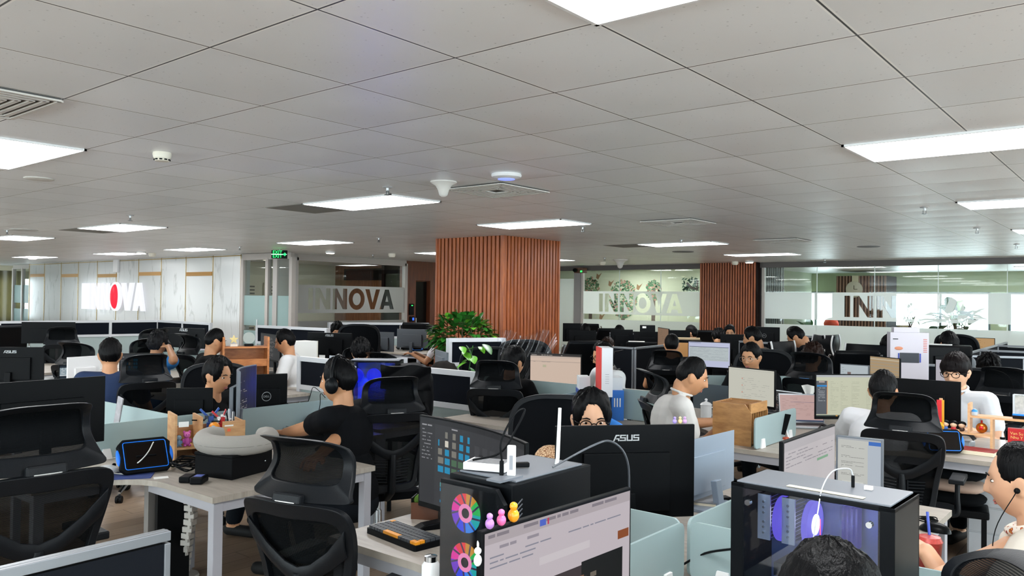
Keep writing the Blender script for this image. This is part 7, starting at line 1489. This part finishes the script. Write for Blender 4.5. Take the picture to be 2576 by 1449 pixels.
# adapter and cable on desk right of big monitor
t = thing('network_adapter', 'black adapter box with a blue plug on the centre desk', 'adapter', on(1808, 1262), camyaw(on(1808, 1262), 35)); MB().box(0, 0, 0.012, 0.11, 0.045, 0.022).build('housing', M_BLACK, t, bevel=0.003); MB().box(-0.07, 0, 0.012, 0.04, 0.02, 0.012).build('blue_plug', mat('plug_blue', '#1d5fc4'), t)
t = thing('notebook', 'grey covered notebook on the desk by the silver monitor', 'book', on(1775, 1268), camyaw(on(1775, 1268), -8)); MB().box(0, 0, 0.013, 0.13, 0.17, 0.022).build('pages', mat('page_cream', '#d8cdb4'), t); MB().box(0, 0, 0.026, 0.135, 0.175, 0.004).build('cover', mat('cover_grey', '#6f7176'), t)
# right desk: pine shelf with things
v = on(2520, 1125); psh = thing('desk_shelf', 'small pine desk shelf with open boxes on the right desk', 'shelf', (at(2479, 1130, DZ).x, at(2479, 1130, DZ).y, DZ), camyaw(v, -6)); bpy.context.view_layer.update()
for (x, z0, z1) in ((-0.265, 0, 0.15), (-0.09, 0.10, 0.30), (0.04, 0.0, 0.21), (0.27, 0, 0.27)): MB().box(x, 0, (z0+z1)/2, 0.014, 0.12, z1-z0).build('upright', M_PINE, psh)
for (x0, x1, z) in ((-0.265, 0.04, 0.10), (-0.09, 0.27, 0.215)): MB().box((x0+x1)/2, 0, z, x1-x0, 0.12, 0.014).build('board', M_PINE, psh)
def onsh(x, y, z): return psh.matrix_world @ Vector((x, y, z))
yz = psh.rotation_euler.z
for k, (c_, l) in enumerate((('#2f5fae', 'small round headed doll in blue on the pine shelf, left'), ('#b3262c', 'small round headed doll in red on the pine shelf, middle'), ('#3a2620', 'small round headed doll in brown on the pine shelf, right'))):
    t = thing('toy_doll', l, 'toy', onsh(-0.235+k*0.05, -0.02, 0.107), yz, 'three dolls on the pine shelf'); MB().ball((0, 0, 0.013), (0.017, 0.014, 0.016), 12, 8).build('body', mat('doll_'+c_, c_), t, smooth=60); MB().ball((0, 0, 0.04), (0.022, 0.02, 0.02), 14, 10).build('head', mat('doll_face', '#dcb89a'), t, smooth=60); MB().ball((0, 0.004, 0.048), (0.026, 0.021, 0.018), 14, 10).build('hair', M_BLACK, t, smooth=60)
t = thing('gold_ornament', 'round gold filigree ornament in the pine shelf box', 'ornament', onsh(-0.02, -0.02, 0.107), yz); MB().ball((0, 0, 0.034), (0.034, 0.025, 0.034), 18, 12).build('bead_body', mat('gold_bead', '#b5651a', rough=0.25, metal=0.6, noisec=0.6, nscale=80), t, smooth=60); MB().ball((0, -0.022, 0.036), (0.014, 0.006, 0.014), 10, 8).build('red_jewel', mat('red_jewel', '#c0201c', rough=0.2), t, smooth=60); MB().cyl((0, 0, 0.066), (0, 0, 0.085), 0.006).build('neck', mat('red_jewel'), t)
t = thing('medal', 'gold medal on a red and yellow ribbon hanging on the pine shelf post', 'medal', onsh(-0.265, -0.065, 0.15), yz); 
MB().bar((0, 0, 0), (0, 0, 0.16), 0.03, 0.002, up=(0, 1, 0)).build('ribbon', mat('ribbon_red', '#c8202a'), t); MB().bar((0.022, 0.01, 0), (0.022, 0.01, 0.16), 0.014, 0.002, up=(0, 1, 0)).build('ribbon', mat('ribbon_yellow', '#d89a20'), t); MB().box(0, 0.065, 0.08, 0.02, 0.014, 0.17).build('ribbon_post', M_PINE, t)
b = MB(); b.lathe([(0.001, 0), (0.028, 0), (0.033, 0.003), (0.028, 0.006), (0.001, 0.006)], (0, -0.004, -0.02), 16, M=Matrix.Rotation(PI/2, 3, 'X')); b.build('disc', mat('gold_medal', '#d9981c', rough=0.3, metal=0.5), t, smooth=40); MB().lathe([(0.001, 0), (0.017, 0), (0.001, 0.002)], (0, -0.0105, -0.02), 14, M=Matrix.Rotation(PI/2, 3, 'X')).build('disc_picture', mat('medal_blue', '#8fa8b4'), t)
t = thing('trophy', 'crystal plaque with a blue glowing base on top of the pine shelf', 'trophy', onsh(0.20, -0.01, 0.222), yz); MB().box(0, 0, 0.01, 0.09, 0.04, 0.02).build('base', mat('trophy_base', '#2a1a12'), t, bevel=0.003); MB().box(0, 0, 0.026, 0.09, 0.035, 0.010).build('blue_layer', mat('trophy_blue', '#1f6fe0', rough=0.2, emis=0.5), t); MB().box(0, 0.004, 0.09, 0.08, 0.006, 0.12).build('plate', mat('trophy_glass', '#b4b2ac', rough=0.1, noisec=0.5, nscale=40), t); b = MB()
for x in (-0.04, 0.04): b.bar((x, 0, 0.03), (x, 0, 0.155), 0.006, 0.012)
b.bar((-0.04, 0, 0.155), (0.04, 0, 0.155), 0.012, 0.006); b.build('rim', M_ALU, t)
t = thing('gift_box', 'red and gold new year gift box in the pine shelf', 'box', onsh(0.18, -0.02, 0.0), yz); MB().box(0, 0, 0.08, 0.10, 0.05, 0.16).build('carton', mat('gift_red', '#b3181c', rough=0.4), t, bevel=0.002); text_mesh('lettering', 'Van Su\nNhu Y', 0.026, mat('gift_gold', '#e0bc6a'), t, Matrix.Translation((0.0, -0.0262, 0.115)) @ Matrix.Rotation(PI/2, 4, 'X')); MB().ball((0.01, -0.026, 0.04), (0.035, 0.001, 0.03), 12, 8, fn=lambda d, q: q*(1+0.4*noise.noise(d*7))).build('gold_flower', mat('gift_gold'), t)
t = thing('spray_bottle', 'small white spray bottle with a black collar in the pine shelf', 'bottle', onsh(0.10, -0.03, 0), yz); MB().lathe([(0.001, 0), (0.022, 0), (0.022, 0.07), (0.014, 0.08), (0.001, 0.08)], seg=18).build('body', M_WHITE, t, smooth=40); MB().lathe([(0.015, 0.08), (0.015, 0.095), (0.001, 0.095)], seg=16).build('collar', M_BLACK, t); MB().lathe([(0.008, 0.095), (0.006, 0.13), (0.001, 0.132)], seg=12).build('nozzle', M_WHITE, t, smooth=40)
t = thing('pill_bottle', 'tiny white bottle beside the spray bottle', 'bottle', onsh(0.135, -0.05, 0), yz); MB().lathe([(0.001, 0), (0.013, 0), (0.013, 0.04), (0.001, 0.04)], seg=14).build('body', M_WHITE, t, smooth=40); MB().lathe([(0.014, 0.04), (0.014, 0.055), (0.001, 0.055)], seg=14).build('cap', M_WHITE, t, smooth=40)
t = thing('glass_jar', 'little clear jar with a blue lid on the pine shelf', 'jar', onsh(-0.06, -0.03, 0.222), yz); MB().lathe([(0.001, 0), (0.018, 0), (0.02, 0.02), (0.018, 0.025), (0.001, 0.025)], seg=16).build('jar_body', mat('jar_clear', '#c4ccd0', rough=0.1, alpha=0.6), t, smooth=50); MB().ball((0, 0, 0.026), (0.019, 0.019, 0.016), 14, 8).build('blue_lid', mat('blue_lid', '#2a86d0', rough=0.3), t, smooth=60)
t = thing('red_book', 'closed book with a dark red cover on the right desk', 'book', on(2452, 1140), camyaw(on(2452, 1140), -12)); MB().box(0, 0, 0.012, 0.24, 0.16, 0.022).build('pages', mat('page_cream'), t); MB().box(0, 0.01, 0.025, 0.245, 0.15, 0.004).build('cover', mat('cover_red', '#8e2a2a', rough=0.6), t)
t = thing('office_phone', 'grey handset lying behind the right rugged tablet', 'phone', on(2428, 1122), camyaw(on(2428, 1122), -20)); MB().box(0, 0, 0.02, 0.10, 0.09, 0.04).build('base', mat('phone_grey', '#9aa0a6', rough=0.35), t, bevel=0.01); MB().tube(smooth_path([(-0.05, 0, 0.05), (-0.02, 0, 0.08), (0.03, 0, 0.08), (0.06, 0, 0.05)], 4), 0.014, 8).build('handset', mat('phone_dark', '#3a3d42', rough=0.3), t, smooth=60)
# white drawer cabinet and folded clothes under the right desk
t = thing('drawer_cabinet', 'white low drawer cabinet under the right desk', 'cabinet', at(2535, 1290, 0.3).xy.to_3d(), camyaw(at(2535, 1290, 0.3), -6)); MB().box(0, 0, 0.28, 0.42, 0.45, 0.54).build('body', mat('cabinet_white', '#b9bcc0', rough=0.45), t, bevel=0.004)
for k in range(3): MB().box(0, -0.23, 0.11+k*0.17, 0.40, 0.012, 0.16).build('drawer', mat('cabinet_white'), t, bevel=0.003)
v = at(2395, 1240, 0.45); ch_ = thing('storage_stool', 'dark stool under the right desk piled with black clothes', 'stool', (v.x, v.y, 0), camyaw(v)); MB().box(0, 0, 0.36, 0.42, 0.36, 0.05).build('stool_seat', M_BLACK, ch_, bevel=0.01)
for x in (-0.18, 0.18):
    for y in (-0.15, 0.15): MB().box(x, y, 0.17, 0.03, 0.03, 0.34).build('leg', M_BLACK, ch_)
for k, (c_, l) in enumerate((('#15171a', 'black folded garment at the bottom of the pile under the right desk'), ('#b59a8a', 'black and beige folded garment in the middle of the pile under the right desk'), ('#1c1f24', 'black rolled jacket on top of the pile under the right desk'))):
    o = MB().ball((0, 0, 0.04), (0.20-0.01*k, 0.15, 0.04), 22, 12, fn=lambda d, q: Vector((math.copysign(abs(d.x)**0.5, d.x)*0.2, math.copysign(abs(d.y)**0.6, d.y)*0.14, q.z*(1+0.2*noise.noise(d*5+Vector((k, 0, 0))))))).build('folded_clothes', mat('cloth_'+c_, c_, rough=0.95, bump=0.5, bscale=12), smooth=60); o.location = (v.x, v.y, 0.387+k*0.082); tag(o, l, 'clothes', 'folded clothes under the right desk')
# things on the RGB tower
T1 = Vector((-1.49, 1.86, DZ+0.456)); 
t = thing('card_reader', 'flat white printed device box lying on the tower with rainbow fans', 'device', T1+Vector((-0.045, -0.08, 0)), 0.35); MB().box(0, 0, 0.012, 0.13, 0.085, 0.022).build('housing', M_WHITE, t, bevel=0.003); MB().box(0, 0, 0.0236, 0.11, 0.07, 0.001).build('label_plate', mat('label_grey', '#6f7073', noisec=0.6, nscale=90), t)
t = thing('usb_stick', 'upright white network stick on the tower with rainbow fans', 'usb stick', T1+Vector((0.068, -0.115, 0)), 0.5); MB().box(0, 0, 0.045, 0.024, 0.012, 0.085).build('stick_body', M_WHITE, t, bevel=0.003); MB().box(0, -0.0062, 0.04, 0.010, 0.0006, 0.04).build('print', mat('print_grey'), t)
t = thing('usb_plug', 'upright black plug with its cable beside the white network stick', 'usb plug', T1+Vector((0.045, -0.13, 0)), 0.5); MB().box(0, 0, 0.022, 0.012, 0.010, 0.044).build('plug_body', M_BLACK, t, bevel=0.003); MB().tube(smooth_path([(0, 0, 0.044), (-0.002, 0, 0.10), (0.03, 0.03, 0.17), (0.055, 0.05, 0.18), (0.03, 0.03, 0.12), (-0.01, 0.02, 0.06), (-0.09, 0.03, 0.035)], 6), 0.003, 8).build('cable', M_BLACK, t, smooth=60)
t = thing('antenna', 'thin white upright antenna at the back of the tower with rainbow fans', 'antenna', T1+Vector((0.06, 0.11, 0)), 0); MB().tube([(0, 0, 0), (0.004, 0, 0.02), (0.01, 0, 0.17)], [0.006, 0.006, 0.005], 10).build('rod', M_WHITE, t, smooth=60)
t = thing('usb_dongle', 'black dongle with a golden tip lying on the tower with rainbow fans', 'usb stick', T1+Vector((0.01, -0.0, 0)), 0.9); MB().box(0, 0, 0.008, 0.05, 0.02, 0.014).build('dongle_body', M_BLACK, t, bevel=0.003); MB().cyl((-0.025, 0, 0.008), (-0.036, 0, 0.008), 0.005).build('tip', mat('gold_tip', '#caa860', metal=0.8, rough=0.3), t)
a = T1+Vector((0.09, 0.05, 0.004)); cable('grey cable arching from the rainbow tower to the large ASUS monitor', [a, a+Vector((0.05, 0.12, 0.05)), a+Vector((0.06, 0.22, 0.055)), a+Vector((0.08, 0.28, 0.0)), a+Vector((0.08, 0.30, -0.12)), a+Vector((0.07, 0.30, -0.44))], 0.0035, '#3c4046')
# keyboard, pen box, speaker, thermos on the C2 desk
kp = on(1020, 1352); t = thing('mechanical_keyboard', 'black mechanical keyboard with orange keys left of the rainbow tower', 'keyboard', (-2.13, 2.30, DZ), 0.0)
p0, p1 = on(957, 1338), on(1075, 1395); kp = (on(945, 1340)+on(1090, 1372))/2; t.location = kp; t.rotation_euler = (0, 0, math.atan2((on(1085, 1400)-on(945, 1345)).y, (on(1085, 1400)-on(945, 1345)).x))
MB().prism(rrect(0.33, 0.135, 0.01), 0, 0.022).build('case', M_BLACK, t)
for r in range(5):
    x = -0.155
    while x < 0.155:
        w_ = 0.0195*(1.0 if not (r == 0 and -0.06 < x < 0.0) else 5.2); w_ = min(w_, 0.16-x)
        org_ = (r == 0 and -0.06 < x < 0.02) or (r == 0 and x > 0.11) or (r == 4 and x < -0.14) or (r in (1,) and x > 0.125)
        MB().box(x+w_/2, -0.05+r*0.025, 0.027, w_-0.003, 0.021, 0.012).build('key', mat('key_orange', '#e2921c', rough=0.5) if org_ else mat('key_grey', '#3a3d42', rough=0.5), t); x += w_
t = thing('pen_box', 'small brown leather desk box with pens and tape under the curved monitor', 'pen box', on(1075, 1300), camyaw(on(1075, 1300), -15)); MB().box(0, -0.045, 0.035, 0.12, 0.008, 0.07).build('front', mat('leather_brown', '#5a3420', rough=0.5), t); b = MB(); b.box(0, 0.045, 0.055, 0.12, 0.008, 0.11); b.box(-0.058, 0, 0.045, 0.006, 0.09, 0.09); b.box(0.058, 0, 0.045, 0.006, 0.09, 0.09); b.box(0, 0, 0.004, 0.12, 0.09, 0.006); b.build('box_body', M_BLACK, t)
MB().lathe([(0.015, 0), (0.025, 0), (0.025, 0.02), (0.015, 0.02)], (-0.03, 0, 0.075), 18, M=Matrix.Rotation(PI/2, 3, 'X')).build('tape_roll', mat('tape_green', '#6f9a3a'), t, smooth=40); MB().box(0.02, 0.01, 0.07, 0.03, 0.03, 0.08).build('eraser_pack', mat('sticker_white'), t, bevel=0.004)
for k in range(3): MB().cyl((0.035-0.02*k, 0.02, 0.01), (0.045-0.03*k, 0.03, 0.115), 0.004, seg=8).build('pen', M_BLACK if k else M_CHR, t)
t = thing('thermos', 'white thermos bottle with a steel cap at the bottom beside the rainbow tower', 'bottle', on(1083, 1500), 0); MB().lathe([(0.001, 0), (0.035, 0), (0.035, 0.15), (0.025, 0.17), (0.001, 0.17)], seg=20).build('bottle_body', M_WHITE, t, smooth=40); t.scale = (0.85, 0.85, 0.66); MB().lathe([(0.024, 0.17), (0.024, 0.195), (0.001, 0.2)], seg=20).build('cap', M_CHR, t, smooth=40)
t = thing('desk_phone_holder', 'low black wedge stand right of the orange keyed keyboard', 'stand', on(1075, 1330), camyaw(on(1075, 1330), 20)); MB().prism([(-0.07, 0), (0.07, 0), (0.07, 0.03), (-0.02, 0.022)], -0.03, 0.03, M=Matrix.Rotation(PI/2, 4, 'X')).build('wedge', M_BLACK, t, bevel=0.004)
# gummy charms on the nearest monitor
A_, B_ = at(1212, 1338, 1.2), at(1588, 1226, 1.2); 
def onmon(f): q = A_.lerp(B_, f); return Vector((q.x-0.004, q.y, 1.2))
for f, c_, l, s in ((0.05, '#b07ac0', 'lilac gummy bear charm on the nearest monitor', 0.020), (0.115, '#e868a0', 'pink gummy bear charm on the nearest monitor', 0.021), (0.185, '#e8961c', 'orange duck charm on the nearest monitor', 0.026)):
    t = thing('charm_figure', l, 'charm', onmon(f), -0.7, 'charms along the nearest monitor'); m_ = mat('charm_'+c_, c_, rough=0.3); MB().ball((0, 0, s*0.55), (s*0.55, s*0.5, s*0.6), 14, 10).build('body', m_, t, smooth=60); MB().ball((0, 0, s*1.35), (s*0.4, s*0.36, s*0.36), 12, 8).build('head', m_, t, smooth=60)
t = thing('charm_rabbit', 'small white rabbit charm on the left edge of the nearest monitor', 'charm', (A_.x-0.0, A_.y-0.012, 1.13), -0.7); MB().ball((0, 0, 0.012), (0.009, 0.009, 0.013), 12, 8).build('body', M_WHITE, t, smooth=60); MB().ball((0, 0, 0.032), (0.008, 0.008, 0.008), 12, 8).build('head', M_WHITE, t, smooth=60); MB().ball((-0.004, 0, 0.045), (0.002, 0.002, 0.008), 8, 6).ball((0.004, 0, 0.045), (0.002, 0.002, 0.008), 8, 6).build('ears', M_WHITE, t, smooth=60)
# small charms on the ASUS monitor top
A2, B2 = at(1396, 1071, 1.2), at(1744, 1066, 1.2)
for f, c_, l in ((0.855, '#9a86c8', 'violet charm on the right end of the large ASUS monitor'), (0.895, '#d8c08a', 'yellow bead charm on the large ASUS monitor'), (0.93, '#b890c0', 'pinkish violet star charm on the large ASUS monitor')):
    q = A2.lerp(B2, f); t = thing('charm_figure', l, 'charm', (q.x, q.y+0.008, 1.2), 0.6); MB().ball((0, 0, 0.010), (0.009, 0.007, 0.010), 12, 8).build('body', mat('charm_'+c_, c_, rough=0.3), t, smooth=60); MB().ball((0, 0, 0.024), (0.006, 0.006, 0.006), 10, 8).build('head', mat('charm_'+c_), t, smooth=60)
# spec label and ports in the foot of the large monitor
Aa, Bb = at(1610, 1245, d=3.22), at(1695, 1285, d=3.25)
# drink cup, tower top note
t = thing('drink_cup', 'red lattice plastic cup with a blue straw beside the glass sided tower', 'cup', on(2338, 1432, DZ), 0); MB().lathe([(0.001, 0), (0.034, 0), (0.042, 0.10), (0.044, 0.102), (0.036, 0.118), (0.001, 0.124)], seg=24).build('cup_body', mat('cup_red', '#b8433c', rough=0.3, noisec=0.5, nscale=120), t, smooth=50); MB().cyl((0.0, 0, 0.12), (-0.012, 0.02, 0.20), 0.005, seg=10).build('straw', mat('straw_blue', '#3a52b4', rough=0.3), t, smooth=40)
T2 = Vector((-0.73, 2.24, DZ+0.456)); t = tag(MB().box(0, 0, 0.0008, 0.20, 0.022, 0.001, rz=-0.05).build('paper_note', mat('note_tape', '#cfc6a8')), 'strip of cream tape with handwriting on the glass sided tower', 'note'); t.location = T2+Vector((0.03, -0.075, 0))
t = thing('usb_plug', 'black plug with a long white cord on the glass sided tower', 'usb plug', T2+Vector((0.07, 0.03, 0)), 0.3); MB().box(0, 0, 0.016, 0.009, 0.009, 0.032).build('plug_body', M_BLACK, t, bevel=0.002); MB().tube(smooth_path([(0, 0, 0.032), (-0.01, -0.005, 0.05), (-0.05, -0.03, 0.045), (-0.075, -0.09, 0.012), (-0.085, -0.14, -0.04), (-0.10, -0.15, -0.15), (-0.11, -0.16, -0.3)], 6), 0.0018, 6).build('cable', mat('cable_#b0b4b8', '#b0b4b8', rough=0.5), t, smooth=60)
tag(MB().box(0, 0, 0.005, 0.02, 0.012, 0.01).build('usb_receiver', M_WHITE), 'tiny white receiver on the glass sided tower', 'usb stick').location = T2+Vector((0.11, 0.03, 0))
# foreground cables and white clip
a = on(1700, 1445); e = at(1925, 1352, 0.97); cable('thick black cable crossing the near frosted dividers', [a+Vector((0, 0, 0.02)), a.lerp(e, 0.35)+Vector((0, 0, 0.03)), a.lerp(e, 0.75)+Vector((0, 0, 0.0)), e, e+Vector((0.05, 0.06, -0.02))], 0.004, '#1a1c1e')
c = at(1830, 1400, 0.86); cable('looped grey cable behind the near frosted divider', [c+Vector((0.0, 0, -0.1)), c+Vector((-0.03, 0.02, 0.0)), c+Vector((0.0, 0.03, 0.05)), c+Vector((0.06, 0.05, 0.02)), c+Vector((0.10, 0.07, -0.10))], 0.004, '#b4b8ba')
# white printed carton, right background
q = at(2283, 912, d=8.2); z0 = DZ; t = thing('product_carton', 'white printed carton picturing a rugged tablet, on the far right desk', 'carton', (q.x, q.y, z0), camyaw(q, 12)); hh = at(2283, 836, d=8.2).z-z0
MB().box(0, 0, hh/2, 0.36, 0.16, hh).build('carton', mat('carton_print_white', '#bdb9c2', rough=0.5), t, bevel=0.004); MB().box(-0.02, 0.01, hh+0.025, 0.24, 0.12, 0.05).build('top_pack', mat('carton_print_white'), t, bevel=0.003)
MB().box(0.0, -0.082, hh*0.62, 0.18, 0.006, 0.10).build('tablet_picture', mat('picture_dark', '#2b3038'), t, bevel=0.004); 
for x in (-0.1, 0.1): MB().box(x, -0.082, hh*0.62, 0.012, 0.006, 0.09).build('blue_side', mat('picture_blue', '#2a3f9a'), t)
MB().ball((-0.10, -0.082, hh*0.76), (0.04, 0.003, 0.018), 14, 8).build('orange_badge', mat('badge_orange', '#c07a5a'), t, smooth=60)
b = MB()
for k in range(8): b.box(0.145, -0.081, hh*0.9-k*0.018, 0.035, 0.003, 0.007)
b.build('red_list', mat('list_red', '#c0675a'), t); MB().box(-0.13, -0.081, hh*0.9, 0.05, 0.003, 0.008).build('heading', M_BLACK, t)
# bookshelf unit of the left middle
q = on(590, 915); q = at(600, 905, d=8.3); t = thing('desk_bookshelf', 'tall wooden desk bookshelf carrying trophies, right of the man in the black tee', 'bookshelf', (q.x, q.y, DZ), camyaw(q, 8)); bpy.context.view_layer.update(); hz = at(600, 847, d=8.3).z-DZ; sb = t
for x in (-0.16, 0.28): MB().box(x, 0, hz/2, 0.02, 0.22, hz).build('side_board', wood_mat('amber_wood', '#9a5a2c', '#c07c44', scale=(3, 3, 12)), t)
for z in (0.01, hz*0.45, hz*0.8): MB().box(0.06, 0, z, 0.42, 0.2, 0.016).build('board', mat('amber_wood'), t)
MB().box(0.06, 0.1, hz*0.4, 0.42, 0.008, hz*0.8).build('back_board', mat('amber_wood'), t)
MB().box(0.06, -0.095, hz*0.52, 0.42, 0.010, 0.06).build('front_rail', mat('amber_wood'), t)
yb_ = t.rotation_euler.z; S_ = lambda x, y, z: sb.matrix_world @ Vector((x, y, z))
t = thing('glass_award', 'round clear glass award on top of the wooden desk bookshelf', 'award', S_(0.10, 0, hz*0.8+0.008), yb_); MB().lathe([(0.001, 0), (0.06, 0), (0.06, 0.01), (0.001, 0.01)], (0, 0, 0.085), 26, M=Matrix.Rotation(PI/2, 3, 'X')).build('disc', mat('award_glass', '#b8bdb8', rough=0.05, alpha=0.45), t, smooth=40); MB().box(0, 0, 0.012, 0.09, 0.04, 0.024).build('base', M_BLACK, t, bevel=0.003)
t = thing('gold_star_award', 'star shaped golden award on the wooden desk bookshelf', 'award', S_(-0.05, 0, hz*0.8+0.008), yb_); MB().prism([((0.05 if k % 2 == 0 else 0.022)*math.sin(k*PI/5), 0.07+(0.05 if k % 2 == 0 else 0.022)*math.cos(k*PI/5)) for k in range(10)], -0.006, 0.006, M=Matrix.Rotation(PI/2, 4, 'X')).build('star', M_GOLD, t); MB().box(0, 0, 0.012, 0.07, 0.04, 0.024).build('base', mat('award_base', '#d8d0c0'), t)
for x, c_, l in ((0.0, '#22344e', 'dark blue thermos cup on the shelf unit desk'), (0.07, '#8a8f94', 'steel tumbler next to the dark blue thermos cup')):
    p_ = at(633+x*170, 925, d=7.9); t = thing('thermos_cup', l, 'cup', (p_.x, p_.y, DZ), 0); MB().lathe([(0.001, 0), (0.036, 0), (0.042, 0.15), (0.038, 0.16), (0.001, 0.165)], seg=20).build('cup_body', mat('cup_'+c_, c_, rough=0.3), t, smooth=50)
    if x == 0: MB().tube(smooth_path([(-0.038, 0, 0.13), (-0.075, 0, 0.11), (-0.07, 0, 0.05), (-0.036, 0, 0.035)], 4), 0.007, 8).build('handle', mat('cup_'+c_), t, smooth=60)
p_ = at(557, 902, d=8.0); t = thing('spray_can', 'black can with pink lettering beside the bookshelf', 'can', (p_.x, p_.y, DZ)); MB().lathe([(0.001, 0), (0.03, 0), (0.03, 0.16), (0.02, 0.18), (0.001, 0.185)], seg=18).build('can_body', M_BLACK, t, smooth=40); MB().box(0.0, -0.031, 0.06, 0.03, 0.002, 0.03).build('pink_label', mat('pink_label', '#c03a78'), t)
# left edge: cup with pens, white basket, papers
p_ = at(18, 955, d=7.0); t = thing('pen_holder', 'small white pen cup with a marker at the left edge', 'pen holder', (p_.x, p_.y, p_.z-0.04)); MB().lathe([(0.001, 0), (0.035, 0), (0.035, 0.08), (0.03, 0.08), (0.03, 0.01)], seg=16).build('cup', M_WHITE, t, smooth=40); MB().cyl((-0.01, 0, 0.02), (-0.03, 0, 0.14), 0.010).build('marker', M_WHITE, t, smooth=40)
t.location.z = DZ
p_ = at(127, 945, 0.86); tag(MB().lathe([(0.05, 0), (0.09, 0.10), (0.085, 0.10), (0.045, 0.008)], seg=22).build('basket', M_WHITE, smooth=40), 'small white ribbed basket behind the nearest left monitor', 'basket').location = (p_.x, p_.y, DZ)
# paper stack by dark profile, scanner, printers, orange sheet
p_ = at(755, 858, d=9.0); tag(MB().box(0, 0, 0.11, 0.22, 0.3, 0.22).build('paper_stack', mat('paper')), 'tall stack of white paper behind the cream list screen', 'paper stack').location = (p_.x, p_.y, p_.z-0.22)
tag(MB().box(p_.x, p_.y, (p_.z-0.22)/2, 0.3, 0.35, p_.z-0.222).build('side_cabinet', mat('cabinet_white')), 'pale side cabinet carrying the paper stack', 'cabinet')
p_ = at(1629, 818, d=12.8); t = thing('scanner', 'small black scanner box with a white label above the far black screens', 'scanner', (p_.x, p_.y, 0), camyaw(p_)); MB().box(0, 0, p_.z-0.11, 0.24, 0.25, 0.22).build('housing', M_BLACK, t, bevel=0.006); MB().box(-0.05, -0.127, p_.z-0.03, 0.06, 0.002, 0.03).build('label_plate', mat('paper'), t); MB().box(0, 0, (p_.z-0.22)/2, 0.3, 0.3, p_.z-0.222).build('stand', M_BLACK, t)
p_ = at(1710, 862, d=10.48); tag(MB().box(0, 0, 0.14, 0.22, 0.01, 0.30).build('orange_notice', mat('notice_orange', '#c8935a', rough=0.7)), 'orange notice sheet on the dark partition behind the spreadsheet screen', 'notice').location = (p_.x, p_.y, p_.z-0.29); bpy.data.objects['orange_notice'].rotation_euler = (0, 0, camyaw(p_))
a_, b2 = at(1683, 866, d=10.5), at(1735, 866, d=10.5); dark_screen('dark partition holding the orange notice sheet', tuple(a_.xy), tuple(b2.xy), 1.15, group=G_)
for x, y, d_, l in ((1615, 860, 12.0, 'black flat printer with a white top strip below the black scanner'), (2385, 868, 8.8, 'black flat printer left of the diagonal rail')):
    p_ = at(x, y, d=d_); t = thing('printer', l, 'printer', (p_.x, p_.y, 0), camyaw(p_)); MB().box(0, 0, p_.z-0.06, 0.46, 0.32, 0.12).build('housing', M_BLACK, t, bevel=0.02); MB().box(-0.08, -0.02, p_.z+0.004, 0.24, 0.2, 0.006).build('paper_tray', M_WHITE, t); MB().box(0, 0, (p_.z-0.12)/2, 0.45, 0.3, p_.z-0.122).build('stand', mat('tower_black'), t)
tag(MB().box(0, 0, 0.012, 0.34, 0.2, 0.024).build('tan_board', mat('tan_board', '#b39a78')), 'flat tan board lying before the young man in profile', 'board'); p_ = at(1730, 850, d=11.4); bpy.data.objects['tan_board'].location = (p_.x, p_.y, p_.z-0.024); bpy.data.objects['tan_board'].rotation_euler = (0, 0, camyaw(p_)); tag(MB().box(p_.x, p_.y, (p_.z-0.026)/2, 0.3, 0.25, p_.z-0.026).build('side_cabinet', mat('tower_black')), 'black side cabinet under the flat tan board', 'cabinet')
# cable spine under the left desk
t = thing('cable_spine', 'grey jointed cable spine standing under the left front desk', 'cable guide', (-4.0, 2.25, 0)); q = at(470, 1440, 0.02); 
pts = [at(482, 1265, d=4.45), at(478, 1290, d=4.5), at(480, 1330, d=4.6), at(472, 1370, d=4.7), at(467, 1410, d=4.8), at(462, 1438, d=4.87)]; base = Vector((pts[-1].x, pts[-1].y, 0)); t.location = base
b = MB()
for k in range(14):
    f = k/13; q_ = f*(len(pts)-1); i_ = min(len(pts)-2, int(q_)); c0 = pts[i_].lerp(pts[i_+1], q_-i_)-base; c0.z = 0.66*(1-f)+0.04; b.box(c0.x, c0.y, c0.z, 0.06, 0.045, 0.032, rz=0.3+0.25*(k % 2)); b.box(c0.x, c0.y, c0.z-0.024, 0.025, 0.02, 0.03)
b.build('segments', mat('spine_grey', '#b0aba4', rough=0.5), t, bevel=0.003); MB().lathe([(0.001, 0), (0.09, 0), (0.085, 0.012), (0.001, 0.014)], seg=24).build('foot', mat('spine_grey'), t, smooth=40)
# tall dark cabinet panel under the desk centre
t = thing('leg_panel', 'grey upright leg panel at the heart of the left front desk', 'desk panel', (-4.62, 2.42, 0)); MB().box(0, 0, 0.355, 0.05, 0.24, 0.70).build('panel', mat('panel_grey', '#77726e', rough=0.6), t); MB().box(0.08, -0.0, 0.355, 0.03, 0.2, 0.70).build('inner_panel', M_BLACK, t)
